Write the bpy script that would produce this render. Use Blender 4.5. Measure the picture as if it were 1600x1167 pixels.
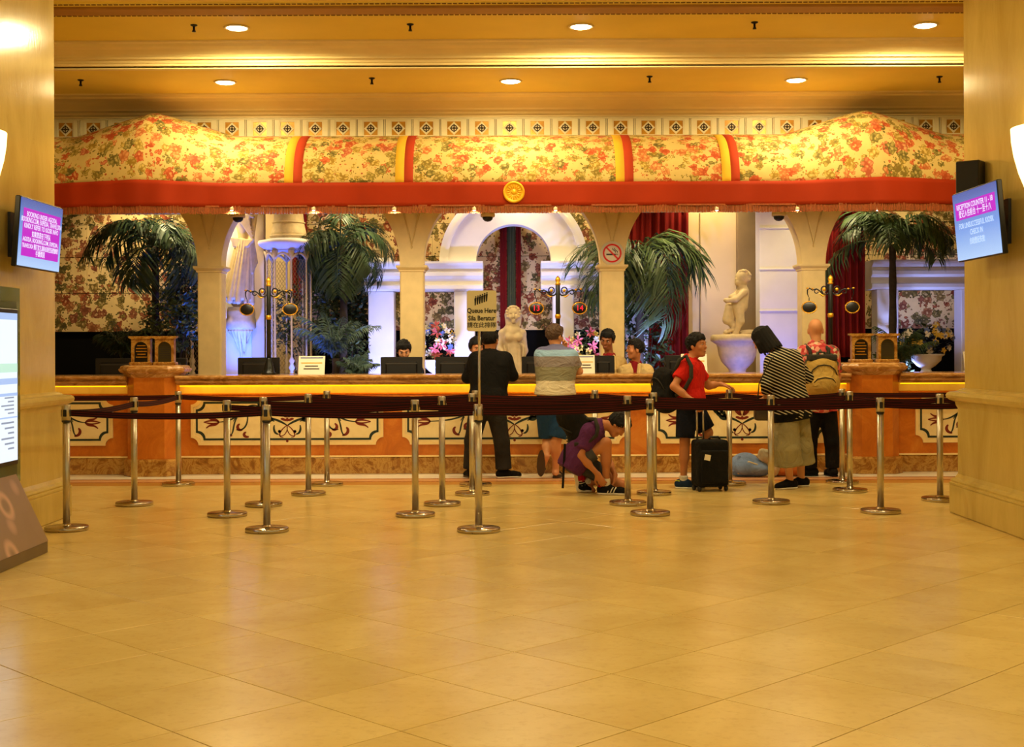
import bpy, bmesh, math, random
import numpy as np
from mathutils import Vector, Matrix

for o in list(bpy.data.objects):
    bpy.data.objects.remove(o)
SC = bpy.context.scene
COL = SC.collection
PI = math.pi
random.seed(7)
rng = np.random.default_rng(7)

# ------------------------------------------------------------------ camera
F, CX, CY, HC = 2050.0, 800.0, 546.0, 1.38       # focal length in pixels, principal column, horizon row, eye height
ROLL = math.radians(0.22)
cam = bpy.data.cameras.new('camera')
cam.sensor_fit = 'HORIZONTAL'; cam.sensor_width = 36.0
cam.lens = 36.0 * F / 1600.0
cam.shift_y = -(1167 / 2 - CY) / 1600.0
cam.clip_start = 0.05; cam.clip_end = 200
camo = bpy.data.objects.new('camera', cam); COL.objects.link(camo)
camo.location = (0, 0, HC)
camo.rotation_euler = (Matrix.Rotation(PI / 2, 3, 'X') @ Matrix.Rotation(-ROLL, 3, 'Z')).to_euler()
SC.camera = camo

# ------------------------------------------------------------------ view and world
SC.view_settings.view_transform = 'Standard'
SC.view_settings.look = 'None'
SC.view_settings.gamma = 1.0
SC.view_settings.use_curve_mapping = False
SC.view_settings.exposure = 0.25
SC.cycles.use_denoising = True
SC.cycles.max_bounces = 6; SC.cycles.diffuse_bounces = 3
world = bpy.data.worlds.new('lobby_ambient'); SC.world = world
world.use_nodes = True
wb = world.node_tree.nodes['Background']
wb.inputs[0].default_value = (1.0, 0.80, 0.38, 1)   # the large warm lobby behind the camera
wb.inputs[1].default_value = 0.46

WARM = (1.0, 0.81, 0.40)
def light(kind, name, loc, energy, color, **kw):
    d = bpy.data.lights.new(name, kind)
    d.energy = energy; d.color = color
    rot = kw.pop('rot', None); tgt = kw.pop('target', None)
    for k, v in kw.items(): setattr(d, k, v)
    o = bpy.data.objects.new(name, d); COL.objects.link(o); o.location = loc
    if rot: o.rotation_euler = rot
    if tgt is not None:
        o.rotation_euler = (Vector(tgt) - Vector(loc)).to_track_quat('-Z', 'Y').to_euler()
    return o
Z1, Z2 = 4.50, 4.295                                 # upper and lower ceiling heights
# the lobby's own ceiling downlights out of view, in the rows that the visible ones continue
for yy, en in ((9.6, 15), (7.2, 60), (5.0, 95)):
    for xx in (-1.5, 0.67, 2.6):
        light('SPOT', 'lobby_downlight_lamp', (xx, yy, Z1 - 0.02), en, WARM, spot_size=math.radians(120), spot_blend=0.8, shadow_soft_size=0.09)
# added unseen spots, turned towards the desk to brighten its front
for xx in (-2.4, 0.0, 2.4):
    light('SPOT', 'added_desk_fill_lamp', (xx, 9.4, Z1 - 0.03), 230, (1.0, 0.84, 0.46), spot_size=math.radians(62), spot_blend=0.9, shadow_soft_size=0.12, target=(xx * 1.35, 14.6, 0.75))
# the back ceiling over the garden behind the desk
for xx, yy, en in ((-4.2, 17.2, 30), (-2.0, 17.0, 20), (0.2, 16.9, 18), (2.3, 17.0, 26), (4.4, 17.2, 18)):
    light('SPOT', 'alcove_downlight_lamp', (xx, yy, 3.70), en * 4.2, WARM, spot_size=math.radians(140), spot_blend=0.7, shadow_soft_size=0.07)
for xx, en in ((-5.3, 62), (-4.1, 50), (-2.4, 26), (-0.9, 26), (0.1, 36), (1.0, 26), (2.75, 30), (4.3, 12), (5.6, 24)):  # added fill spots, unseen, that brighten the alcove walls
    light('SPOT', 'added_alcove_fill_lamp', (xx, 18.0, 3.74), en * 1.6, WARM, spot_size=math.radians(120), spot_blend=0.8, shadow_soft_size=0.05, target=(xx, 19.0, 2.3))
# blue LED uplights standing behind the desk
BLUE = (0.04, 0.13, 1.0)
for xx, yy, tx, ty, tz, en in ((-3.60, 16.85, -3.64, 17.45, 2.0, 60), (-1.75, 16.95, -1.75, 18.3, 1.7, 26), (-0.85, 17.0, -0.75, 18.3, 2.2, 27), (0.85, 17.0, 0.75, 18.3, 2.3, 25),
                               (1.75, 16.9, 1.8, 17.6, 1.8, 40), (2.95, 16.30, 2.92, 16.75, 1.6, 5), (3.55, 17.0, 3.6, 17.8, 2.0, 8), (5.3, 17.3, 5.4, 18.3, 2.3, 30), (-2.75, 16.75, -2.9, 17.35, 2.3, 20)):
    light('SPOT', 'blue_uplight_lamp', (xx, yy, 0.75), en * 5.0, BLUE if abs(tx) > 2.4 and tx < 5 else (.30, .40, 1.0), spot_size=math.radians(95), spot_blend=0.9, shadow_soft_size=0.06, target=(tx, ty, tz))

# ------------------------------------------------------------------ helpers
def lin(c):
    c = np.array(c[:3], float) / 255.0
    return tuple(np.where(c <= 0.04045, c / 12.92, ((c + 0.055) / 1.055) ** 2.4)) + (1.0,)

def P(u, v, Y):
    """World point seen at pixel (u, v) of the photograph when it stands Y metres ahead."""
    c, s = math.cos(ROLL), math.sin(ROLL)
    du, dv = u - CX, v - CY
    u2, v2 = du * c - dv * s, du * s + dv * c
    return Vector((u2 * Y / F, Y, HC - v2 * Y / F))
def floorY(v): return F * HC / (v - CY)
def PX(u, Y): return (u - CX) * Y / F
def PZ(v, Y): return HC - (v - CY) * Y / F

WL = {}
def wloc(o): return WL.get(o.name, Vector((0, 0, 0))) if o else Vector((0, 0, 0))

class MB:
    def __init__(s): s.v = []; s.f = []; s.s = []; s.uv = None
    def add(s, vs, fs, smooth=False):
        b = len(s.v); s.v.extend([tuple(p) for p in vs])
        s.f.extend([tuple(i + b for i in f) for f in fs]); s.s.extend([smooth] * len(fs)); return s
    def box(s, x0, x1, y0, y1, z0, z1):
        return s.add([(x0, y0, z0), (x1, y0, z0), (x1, y1, z0), (x0, y1, z0), (x0, y0, z1), (x1, y0, z1), (x1, y1, z1), (x0, y1, z1)],
                     [(3, 2, 1, 0), (4, 5, 6, 7), (0, 1, 5, 4), (1, 2, 6, 5), (2, 3, 7, 6), (3, 0, 4, 7)])
    def cbox(s, c, sz, M=None):
        vs = []
        for dz in (-.5, .5):
            for dx, dy in ((-.5, -.5), (.5, -.5), (.5, .5), (-.5, .5)):
                p = Vector((dx * sz[0], dy * sz[1], dz * sz[2]))
                if M is not None: p = M @ p
                vs.append(Vector(c) + p)
        return s.add(vs, [(3, 2, 1, 0), (4, 5, 6, 7), (0, 1, 5, 4), (1, 2, 6, 5), (2, 3, 7, 6), (3, 0, 4, 7)])
    def prism(s, poly, a, b, axis='y', smooth=False):
        """Polygon extruded from a to b; axis y takes (x, z) points, x takes (y, z), z takes (x, y)."""
        n = len(poly)
        def mk(p, t):
            return {'y': (p[0], t, p[1]), 'x': (t, p[0], p[1]), 'z': (p[0], p[1], t)}[axis]
        vs = [mk(p, a) for p in poly] + [mk(p, b) for p in poly]
        b0 = len(s.v); s.add(vs, [tuple(range(n)), tuple(range(2 * n - 1, n - 1, -1))])
        fs = [(i, i + n, (i + 1) % n + n, (i + 1) % n) for i in range(n)]
        s.f.extend([tuple(i + b0 for i in f) for f in fs]); s.s.extend([smooth] * n); return s
    def lathe(s, prof, c=(0, 0, 0), n=24, a0=0.0, a1=2 * PI, M=None, sx=1.0, sy=1.0, smooth=True, caps=True):
        full = abs(a1 - a0 - 2 * PI) < 1e-6
        m = n if full else n + 1
        vs = []
        for r, z in prof:
            for i in range(m):
                a = a0 + (a1 - a0) * i / n
                p = Vector((r * math.cos(a) * sx, r * math.sin(a) * sy, z))
                if M is not None: p = M @ p
                vs.append(Vector(c) + p)
        fs = []
        for j in range(len(prof) - 1):
            for i in range(n):
                i2 = (i + 1) % m
                fs.append((j * m + i, j * m + i2, (j + 1) * m + i2, (j + 1) * m + i))
        s.add(vs, fs, smooth)
        b0 = len(s.v) - len(vs)
        if full and caps:
            if prof[0][0] > 1e-5: s.f.append(tuple(b0 + i for i in range(m - 1, -1, -1))); s.s.append(False)
            if prof[-1][0] > 1e-5: s.f.append(tuple(b0 + (len(prof) - 1) * m + i for i in range(m))); s.s.append(False)
        return s
    def tube(s, pts, r, n=8, smooth=True, flat=None):
        pts = [Vector(p) for p in pts]; L = len(pts)
        rs = r if hasattr(r, '__len__') else [r] * L
        vs = []; up = None
        for i, p in enumerate(pts):
            t = (pts[min(i + 1, L - 1)] - pts[max(i - 1, 0)]).normalized()
            if up is None:
                up = Vector((0, 0, 1)) if abs(t.z) < 0.9 else Vector((1, 0, 0))
            up = (up - t * up.dot(t)); up = up.normalized() if up.length > 1e-6 else t.orthogonal().normalized()
            w = t.cross(up)
            for k in range(n):
                a = 2 * PI * k / n
                vs.append(p + (up * math.cos(a) + w * math.sin(a)) * rs[i])
        fs = [(j * n + k, j * n + (k + 1) % n, (j + 1) * n + (k + 1) % n, (j + 1) * n + k) for j in range(L - 1) for k in range(n)]
        fs += [tuple(range(n - 1, -1, -1)), tuple((L - 1) * n + k for k in range(n))]
        return s.add(vs, fs, smooth)
    def sphere(s, c, r, n=16, m=10, M=None):
        r = r if hasattr(r, '__len__') else (r, r, r)
        vs = []; c = Vector(c)
        for j in range(m + 1):
            th = PI * j / m
            for i in range(n):
                a = 2 * PI * i / n
                p = Vector((r[0] * math.sin(th) * math.cos(a), r[1] * math.sin(th) * math.sin(a), r[2] * math.cos(th)))
                vs.append(c + (M @ p if M is not None else p))
        fs = [(j * n + i, (j + 1) * n + i, (j + 1) * n + (i + 1) % n, j * n + (i + 1) % n) for j in range(m) for i in range(n)]
        return s.add(vs, fs, True)
    def grid(s, fn, nu, nv, smooth=True, uvfn=None):
        vs = [fn(i / nu, j / nv) for j in range(nv + 1) for i in range(nu + 1)]
        fs = [(j * (nu + 1) + i, j * (nu + 1) + i + 1, (j + 1) * (nu + 1) + i + 1, (j + 1) * (nu + 1) + i) for j in range(nv) for i in range(nu)]
        if uvfn: s.uv = (s.uv or []) + [uvfn(i / nu, j / nv) for j in range(nv + 1) for i in range(nu + 1)]
        return s.add(vs, fs, smooth)
    def ribbon(s, pts, w, y, thick=0.002):
        """Flat inlay strip following 2D (x, z) points in the plane at depth y, standing thick proud of it."""
        L = len(pts); ws = w if hasattr(w, '__len__') else [w] * L
        vs = []
        for i, p in enumerate(pts):
            a = pts[max(i - 1, 0)]; b = pts[min(i + 1, L - 1)]
            tx, tz = b[0] - a[0], b[1] - a[1]; l = math.hypot(tx, tz) or 1
            nx, nz = -tz / l * ws[i] / 2, tx / l * ws[i] / 2
            vs += [(p[0] + nx, y - thick, p[1] + nz), (p[0] - nx, y - thick, p[1] - nz), (p[0] + nx, y, p[1] + nz), (p[0] - nx, y, p[1] - nz)]
        fs = []
        for i in range(L - 1):
            a, b = i * 4, i * 4 + 4
            fs += [(a, a + 1, b + 1, b), (a + 2, a, b, b + 2), (a + 1, a + 3, b + 3, b + 1)]
        return s.add(vs, fs)
    def build(s, name, mat, parent=None, bevel=0.0, seg=1, local=False, weld=False, kind=None, label=None, recalc=True):
        off = Vector((0, 0, 0)) if local else wloc(parent)
        me = bpy.data.meshes.new(name)
        me.from_pydata([(p[0] - off[0], p[1] - off[1], p[2] - off[2]) for p in s.v], [], s.f)
        me.polygons.foreach_set('use_smooth', s.s)
        if s.uv:
            ul = me.uv_layers.new(name='uv')
            idx = np.empty(len(me.loops), np.int32); me.loops.foreach_get('vertex_index', idx)
            ul.data.foreach_set('uv', np.array(s.uv, np.float32)[idx].ravel())
        if bevel or recalc or weld:
            bm = bmesh.new(); bm.from_mesh(me)
            if weld: bmesh.ops.remove_doubles(bm, verts=bm.verts, dist=1e-5)
            if recalc: bmesh.ops.recalc_face_normals(bm, faces=bm.faces)
            if bevel:
                ed = [e for e in bm.edges if len(e.link_faces) == 2 and e.calc_face_angle(0) > 0.6]
                bmesh.ops.bevel(bm, geom=ed, offset=bevel, segments=seg, affect='EDGES', profile=0.5, clamp_overlap=True)
            bm.to_mesh(me); bm.free()
        me.update()
        o = bpy.data.objects.new(name, me); COL.objects.link(o)
        if mat is not None: me.materials.append(mat)
        if parent: o.parent = parent; WL[o.name] = Vector(off)
        if kind: o['kind'] = kind
        if label: o['label'] = label
        return o

def tag(o, label=None, cat=None, group=None, kind=None):
    if label: o['label'] = label
    if cat: o['category'] = cat
    if group: o['group'] = group
    if kind: o['kind'] = kind
    return o
def thing(name, loc, label=None, cat=None, group=None):
    o = bpy.data.objects.new(name, None); COL.objects.link(o)
    o.empty_display_size = 0.1
    o.location = loc; WL[o.name] = Vector(loc)
    return tag(o, label, cat, group)
def copy_tree(o, parent=None):
    c = o.copy(); COL.objects.link(c)
    if parent is not None: c.parent = parent
    for ch in KIDS(o): copy_tree(ch, c)
    return c
def KIDS(o): return list(o.children)

def text_part(body, size, mat, parent, loc, M, name='lettering', align='CENTER', bold=0.0, depth=0.0008, sx=1.0, spacing=1.0):
    cu = bpy.data.curves.new('text', 'FONT'); cu.body = body; cu.size = size
    cu.align_x = align; cu.align_y = 'CENTER'; cu.extrude = depth; cu.offset = bold; cu.resolution_u = 3
    cu.space_character = spacing; cu.space_line = 1.0
    t = bpy.data.objects.new('text', cu); COL.objects.link(t)
    dg = bpy.context.evaluated_depsgraph_get(); dg.update()
    me = bpy.data.meshes.new_from_object(t.evaluated_get(dg))
    bpy.data.objects.remove(t); bpy.data.curves.remove(cu)
    off = wloc(parent)
    T = Matrix.Translation(Vector(loc) - off) @ M.to_4x4() @ Matrix.Diagonal((sx, 1, 1, 1))
    me.transform(T); me.materials.clear(); me.materials.append(mat)
    o = bpy.data.objects.new(name, me); COL.objects.link(o); o.parent = parent
    WL[o.name] = Vector(off)
    return o
FACE = Matrix(((1, 0, 0), (0, 0, -1), (0, 1, 0)))    # flat lettering stood upright, facing the camera (-Y)

# ------------------------------------------------------------------ implicit-surface mesher for bodies, statues, bags
def cone(a, b, ra, rb, k=0.03, clip=(), sub=False): return dict(t=0, a=np.array(a, np.float32), b=np.array(b, np.float32), ra=ra, rb=rb, k=k, clip=clip, sub=sub)
def ell(c, r, R=None, k=0.03, clip=(), sub=False):
    return dict(t=1, c=np.array(c, np.float32), r=np.array(r, np.float32), R=np.array(R if R is not None else np.eye(3), np.float32), k=k, clip=clip, sub=sub)
def rbox(c, hs, rad, R=None, k=0.02, clip=(), sub=False):
    return dict(t=2, c=np.array(c, np.float32), r=np.array(hs, np.float32), rad=rad, R=np.array(R if R is not None else np.eye(3), np.float32), k=k, clip=clip, sub=sub)
def _bb(p):
    if p['t'] == 0:
        m = max(p['ra'], p['rb']); return np.minimum(p['a'], p['b']) - m, np.maximum(p['a'], p['b']) + m
    e = np.abs(p['R']) @ (p['r'] + (p['rad'] if p['t'] == 2 else 0))
    return p['c'] - e, p['c'] + e
def sdf_geo(prims, h=0.008, clip=()):
    lo = np.min([_bb(p)[0] for p in prims if not p['sub']], 0) - 3 * h
    hi = np.max([_bb(p)[1] for p in prims if not p['sub']], 0) + 3 * h
    n = np.ceil((hi - lo) / h).astype(int) + 1
    fld = np.full(n, 0.5, np.float32)
    for p in prims:
        a, b = _bb(p); mg = p['k'] + 3 * h
        i0 = np.clip(np.floor((a - mg - lo) / h).astype(int), 0, n); i1 = np.clip(np.ceil((b + mg - lo) / h).astype(int) + 1, 0, n)
        if (i1 <= i0).any(): continue
        X = (lo[0] + h * np.arange(i0[0], i1[0], dtype=np.float32))[:, None, None]
        Y = (lo[1] + h * np.arange(i0[1], i1[1], dtype=np.float32))[None, :, None]
        Z = (lo[2] + h * np.arange(i0[2], i1[2], dtype=np.float32))[None, None, :]
        if p['t'] == 0:
            ba = p['b'] - p['a']; bb = float(ba @ ba) + 1e-9
            dx, dy, dz = X - p['a'][0], Y - p['a'][1], Z - p['a'][2]
            t = np.clip((dx * ba[0] + dy * ba[1] + dz * ba[2]) / bb, 0, 1)
            d = np.sqrt((dx - t * ba[0]) ** 2 + (dy - t * ba[1]) ** 2 + (dz - t * ba[2]) ** 2) - (p['ra'] + (p['rb'] - p['ra']) * t)
        else:
            dx, dy, dz = X - p['c'][0], Y - p['c'][1], Z - p['c'][2]
            R = p['R']
            q = [dx * R[0, j] + dy * R[1, j] + dz * R[2, j] for j in range(3)]   # columns of R are the local axes
            r = p['r']
            if p['t'] == 1:
                k0 = np.sqrt((q[0] / r[0]) ** 2 + (q[1] / r[1]) ** 2 + (q[2] / r[2]) ** 2)
                k1 = np.sqrt((q[0] / r[0] ** 2) ** 2 + (q[1] / r[1] ** 2) ** 2 + (q[2] / r[2] ** 2) ** 2) + 1e-6
                d = k0 * (k0 - 1) / k1
            else:
                e = [np.abs(q[j]) - r[j] for j in range(3)]
                d = np.sqrt(np.maximum(e[0], 0) ** 2 + np.maximum(e[1], 0) ** 2 + np.maximum(e[2], 0) ** 2) + np.minimum(np.maximum(np.maximum(e[0], e[1]), e[2]), 0) - p['rad']
        for (c0, nn) in p['clip']:
            d = np.maximum(d, (X - c0[0]) * nn[0] + (Y - c0[1]) * nn[1] + (Z - c0[2]) * nn[2])
        sl = tuple(slice(i0[j], i1[j]) for j in range(3))
        f = fld[sl]
        if p['sub']:
            fld[sl] = np.maximum(f, -d)
        else:
            k = max(p['k'], 1e-4); hh = np.maximum(k - np.abs(f - d), 0) / k
            fld[sl] = np.minimum(f, d) - hh * hh * k * 0.25
    if clip:
        X = (lo[0] + h * np.arange(n[0], dtype=np.float32))[:, None, None]; Y = (lo[1] + h * np.arange(n[1], dtype=np.float32))[None, :, None]; Z = (lo[2] + h * np.arange(n[2], dtype=np.float32))[None, None, :]
        for (c0, nn) in clip:
            fld = np.maximum(fld, (X - c0[0]) * nn[0] + (Y - c0[1]) * nn[1] + (Z - c0[2]) * nn[2])
    ins = fld < 0
    cs = [ins[i:n[0] - 1 + i, j:n[1] - 1 + j, k:n[2] - 1 + k] for i in (0, 1) for j in (0, 1) for k in (0, 1)]
    anyi = np.logical_or.reduce(cs); alli = np.logical_and.reduce(cs)
    act = anyi & ~alli
    idx = np.full(act.shape, -1, np.int64); ci = np.argwhere(act)
    idx[act] = np.arange(len(ci))
    val = np.stack([fld[ci[:, 0] + i, ci[:, 1] + j, ci[:, 2] + k] for i in (0, 1) for j in (0, 1) for k in (0, 1)], 1)
    cor = np.array([(i, j, k) for i in (0, 1) for j in (0, 1) for k in (0, 1)], float)
    acc = np.zeros((len(ci), 3)); cnt = np.zeros(len(ci))
    for a in range(8):
        for b in range(a + 1, 8):
            if np.abs(cor[a] - cor[b]).sum() != 1: continue
            va, vb = val[:, a], val[:, b]; m = (va < 0) != (vb < 0)
            t = np.where(m, va / np.where(m, va - vb, 1), 0)
            acc += m[:, None] * (cor[a] + t[:, None] * (cor[b] - cor[a])); cnt += m
    vert = lo + h * (ci + acc / cnt[:, None])
    quads = []
    for ax in range(3):
        sl0 = [slice(1, None)] * 3; sl1 = [slice(1, None)] * 3
        sl0[ax] = slice(0, n[ax] - 1); sl1[ax] = slice(1, n[ax])
        o1, o2 = [q for q in range(3) if q != ax]
        for j in (o1, o2): sl0[j] = slice(1, n[j] - 1); sl1[j] = slice(1, n[j] - 1)
        s0, s1 = ins[tuple(sl0)], ins[tuple(sl1)]
        e = np.argwhere(s0 != s1)
        if not len(e): continue
        base = e.copy(); base[:, o1] += 1; base[:, o2] += 1
        flip = s0[e[:, 0], e[:, 1], e[:, 2]]
        def cell(d1, d2):
            q = base.copy(); q[:, o1] += d1; q[:, o2] += d2
            return idx[q[:, 0], q[:, 1], q[:, 2]]
        qd = np.stack([cell(-1, -1), cell(0, -1), cell(0, 0), cell(-1, 0)], 1)
        if ax == 1: flip = ~flip
        qd[~flip] = qd[~flip][:, ::-1]
        quads.append(qd)
    return vert, np.concatenate(quads)
def sdf(name, mat, parent, prims, h=0.008, clip=(), kind=None):
    vert, quads = sdf_geo(prims, h, clip)
    me = bpy.data.meshes.new(name); off = wloc(parent)
    me.vertices.add(len(vert)); me.vertices.foreach_set('co', (vert - np.array(off)).astype(np.float32).ravel())
    me.loops.add(quads.size); me.loops.foreach_set('vertex_index', quads.ravel().astype(np.int32))
    me.polygons.add(len(quads)); me.polygons.foreach_set('loop_start', (np.arange(len(quads)) * 4).astype(np.int32))
    try: me.polygons.foreach_set('loop_total', np.full(len(quads), 4, np.int32))
    except Exception: pass
    me.polygons.foreach_set('use_smooth', np.ones(len(quads), bool))
    me.update(calc_edges=True); me.validate()
    o = bpy.data.objects.new(name, me); COL.objects.link(o); me.materials.append(mat)
    if parent: o.parent = parent; WL[o.name] = Vector(off)
    if kind: o['kind'] = kind
    return o

# ------------------------------------------------------------------ materials (all procedural)
class NT:
    def __init__(s, name):
        s.m = bpy.data.materials.new(name); s.m.use_nodes = True
        s.t = s.m.node_tree; s.b = s.t.nodes['Principled BSDF']
    def n(s, typ, **kw):
        d = s.t.nodes.new(typ)
        for k, v in kw.items():
            if k in d.inputs.keys(): s.put(d.inputs[k], v)
            else: setattr(d, k, v)
        return d
    def put(s, sock, v):
        if isinstance(v, bpy.types.NodeSocket): s.t.links.new(v, sock)
        else: sock.default_value = v
    def coord(s, kind='Object', scale=(1, 1, 1), rot=(0, 0, 0), loc=(0, 0, 0)):
        tc = s.n('ShaderNodeTexCoord'); mp = s.n('ShaderNodeMapping')
        s.t.links.new(tc.outputs[kind], mp.inputs['Vector'])
        mp.inputs['Scale'].default_value = scale; mp.inputs['Rotation'].default_value = rot; mp.inputs['Location'].default_value = loc
        return mp.outputs[0]
    def noise(s, vec, scale, detail=3, rough=0.5, dist=0.0):
        d = s.n('ShaderNodeTexNoise'); s.put(d.inputs['Vector'], vec)
        d.inputs['Scale'].default_value = scale; d.inputs['Detail'].default_value = detail; d.inputs['Roughness'].default_value = rough; d.inputs['Distortion'].default_value = dist
        return d
    def vor(s, vec, scale, feature='F1', rand=1.0):
        d = s.n('ShaderNodeTexVoronoi', feature=feature); s.put(d.inputs['Vector'], vec); d.inputs['Scale'].default_value = scale
        d.inputs['Randomness'].default_value = rand; return d
    def ramp(s, fac, stops, interp='LINEAR'):
        d = s.n('ShaderNodeValToRGB'); d.color_ramp.interpolation = interp
        e = d.color_ramp.elements
        while len(e) < len(stops): e.new(0.5)
        for el, (p, c) in zip(e, stops):
            el.position = p; el.color = c if len(c) == 4 else tuple(c) + (1,)
        s.put(d.inputs[0], fac); return d.outputs[0]
    def mix(s, fac, a, b, blend='MIX'):
        d = s.n('ShaderNodeMix', data_type='RGBA', blend_type=blend)
        s.put(d.inputs[0], fac); s.put(d.inputs[6], a); s.put(d.inputs[7], b); return d.outputs[2]
    def math(s, op, a, b=None, c=None):
        d = s.n('ShaderNodeMath', operation=op); s.put(d.inputs[0], a)
        if b is not None: s.put(d.inputs[1], b)
        if c is not None: s.put(d.inputs[2], c)
        return d.outputs[0]
    def bump(s, h, strength=0.3, dist=0.01):
        d = s.n('ShaderNodeBump'); s.put(d.inputs['Height'], h); d.inputs['Strength'].default_value = strength; d.inputs['Distance'].default_value = dist
        s.t.links.new(d.outputs[0], s.b.inputs['Normal'])
    def set(s, **kw):
        for k, v in kw.items():
            s.put(s.b.inputs[{'color': 'Base Color', 'rough': 'Roughness', 'metal': 'Metallic', 'spec': 'Specular IOR Level', 'coat': 'Coat Weight', 'emis': 'Emission Color', 'estr': 'Emission Strength', 'sheen': 'Sheen Weight', 'alpha': 'Alpha', 'trans': 'Transmission Weight', 'ior': 'IOR'}[k]], v)
        return s.m

def plain(name, rgb, rough=0.6, metal=0.0, var=0.08, scale=6.0, bump=0.0, spec=0.5, coat=0.0):
    m = NT(name); c = lin(rgb)
    vec = m.coord()
    n = m.noise(vec, scale, 4)
    lo = tuple(x * (1 - var) for x in c[:3]) + (1,); hi = tuple(min(1, x * (1 + var)) for x in c[:3]) + (1,)
    m.set(color=m.ramp(n.outputs[0], [(0.3, lo), (0.7, hi)]), rough=rough, metal=metal, spec=spec, coat=coat)
    if bump: m.bump(m.noise(vec, scale * 6, 3).outputs[0], bump, 0.01)
    return m.m
def glow(name, rgb, strength):
    m = NT(name); m.set(color=(0, 0, 0, 1), emis=lin(rgb), estr=strength); return m.m

M = {}
M['wall_stone'] = (lambda m: (lambda v: (m.bump(m.noise(v, 40, 3).outputs[0], 0.12, 0.01), m.set(color=m.mix(m.ramp(m.noise(v, 14, 6, 0.7, 1.0).outputs[0], [(0.62, (0, 0, 0)), (0.85, (.35, .35, .35))]), m.ramp(m.noise(v, 2.2, 6, 0.65, 0.6).outputs[0], [(0.25, lin((192, 164, 84))), (0.7, lin((220, 194, 112)))]), lin((146, 118, 46))), rough=0.17, spec=0.28))[1])(m.coord(scale=(1, 1, .35))))(NT('polished cream stone'))
M['ceiling'] = plain('ochre ceiling paint', (234, 204, 78), 0.62, var=0.05, scale=1.5)
M['ceiling_low'] = plain('pale ceiling paint', (234, 208, 100), 0.62, var=0.05, scale=1.5)
M['cornice'] = plain('cream cornice plaster', (236, 212, 150), 0.5, var=0.04, scale=3)
M['beam_band'] = plain('brown painted band', (168, 120, 52), 0.6, var=0.08, scale=5)
M['dash'] = plain('dark bead trim', (118, 82, 24), 0.6)
M['frieze_cream'] = plain('frieze cream paint', (238, 224, 178), 0.5, var=0.05, scale=8)
M['frieze_gold'] = plain('frieze gold field', (196, 140, 36), 0.35, metal=0.3, var=0.2, scale=9)
M['frieze_dark'] = plain('dark bronze medallion', (70, 50, 24), 0.4, metal=0.3)
M['groove'] = plain('dark groove', (120, 84, 40), 0.8)

def floral(name, coordkind, ground, layers, pal_c, rim_c, sprigs=.3):
    m = NT(name); base = m.coord(coordkind)
    def warp(vec, sc, amt):
        w = m.noise(vec, sc, 3); va = m.n('ShaderNodeVectorMath', operation='MULTIPLY_ADD')
        m.put(va.inputs[0], w.outputs['Color']); va.inputs[1].default_value = (amt, amt, amt); m.put(va.inputs[2], vec); return va.outputs[0]
    vec = warp(base, 11, .07); fine = warp(base, 40, .022)
    g = lin(ground); g2 = tuple(x * .84 for x in g[:3]) + (1,)
    col = m.ramp(m.noise(base, 5, 3).outputs[0], [(0.3, g2), (0.7, g)])
    pos = (0, .17, .36, .54, .74, .88)
    def pick(fac, cols): return m.ramp(fac, [(p, lin(c)) for p, c in zip(pos, cols)], 'CONSTANT')
    # small twigs and sprigs
    v3 = m.vor(fine, 24); sep3 = m.n('ShaderNodeSeparateColor'); m.put(sep3.inputs[0], v3.outputs['Color'])
    spr = m.math('MULTIPLY', m.math('LESS_THAN', v3.outputs['Distance'], .30), m.math('GREATER_THAN', sep3.outputs[1], 1 - sprigs))
    col = m.mix(spr, col, pick(sep3.outputs[0], rim_c))
    for scale, off, th in layers:                          # leaves and blossoms
        sh = m.n('ShaderNodeVectorMath', operation='ADD'); m.put(sh.inputs[0], vec); sh.inputs[1].default_value = (off, off * .7, 0)
        v = m.vor(sh.outputs[0], scale, rand=0.9); lob = m.vor(sh.outputs[0], scale * 3.3)
        d = m.math('ADD', v.outputs['Distance'], m.math('MULTIPLY', m.math('SUBTRACT', lob.outputs['Distance'], 0.33), 0.5))
        mask = m.math('LESS_THAN', d, th); core = m.math('LESS_THAN', d, th - 0.06)
        sp = m.n('ShaderNodeSeparateColor'); m.put(sp.inputs[0], v.outputs['Color'])
        on = m.math('GREATER_THAN', sp.outputs[2], 0.15)
        pal, rim = pick(sp.outputs[0], pal_c), pick(sp.outputs[0], rim_c)
        petal = m.ramp(lob.outputs['Distance'], [(.16, (0, 0, 0)), (.42, (.55, .55, .55)), (.62, (1, 1, 1))])
        c2 = m.mix(petal, pal, rim)
        light_ = m.math('MULTIPLY', m.math('LESS_THAN', d, th * .35), .45)
        c2 = m.mix(light_, c2, g)
        col = m.mix(m.math('MULTIPLY', mask, on), col, m.mix(core, rim, c2))
    m.set(color=col, rough=0.8, spec=0.2)
    m.bump(m.noise(base, 220, 2).outputs[0], 0.1, 0.002)
    return m.m
PAL = [(214, 118, 66), (192, 166, 82), (224, 156, 92), (216, 184, 96), (170, 150, 76), (214, 134, 88)]
RIM = [(176, 76, 38), (130, 108, 44), (188, 104, 54), (156, 122, 44), (104, 92, 42), (172, 84, 50)]
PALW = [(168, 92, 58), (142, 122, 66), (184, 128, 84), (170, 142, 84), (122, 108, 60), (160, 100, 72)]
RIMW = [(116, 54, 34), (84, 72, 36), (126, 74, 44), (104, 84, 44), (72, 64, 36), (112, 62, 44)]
M['floral'] = floral('floral canopy fabric', 'UV', (220, 190, 116), ((8.4, 0.0, 0.56), (7.2, 3.7, 0.52)), PAL, RIM)
M['floral_wall'] = floral('floral wall covering', 'UV', (224, 194, 140), ((7.0, 0.0, 0.58), (6.2, 3.7, 0.54)), PALW, RIMW, .4)
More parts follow.
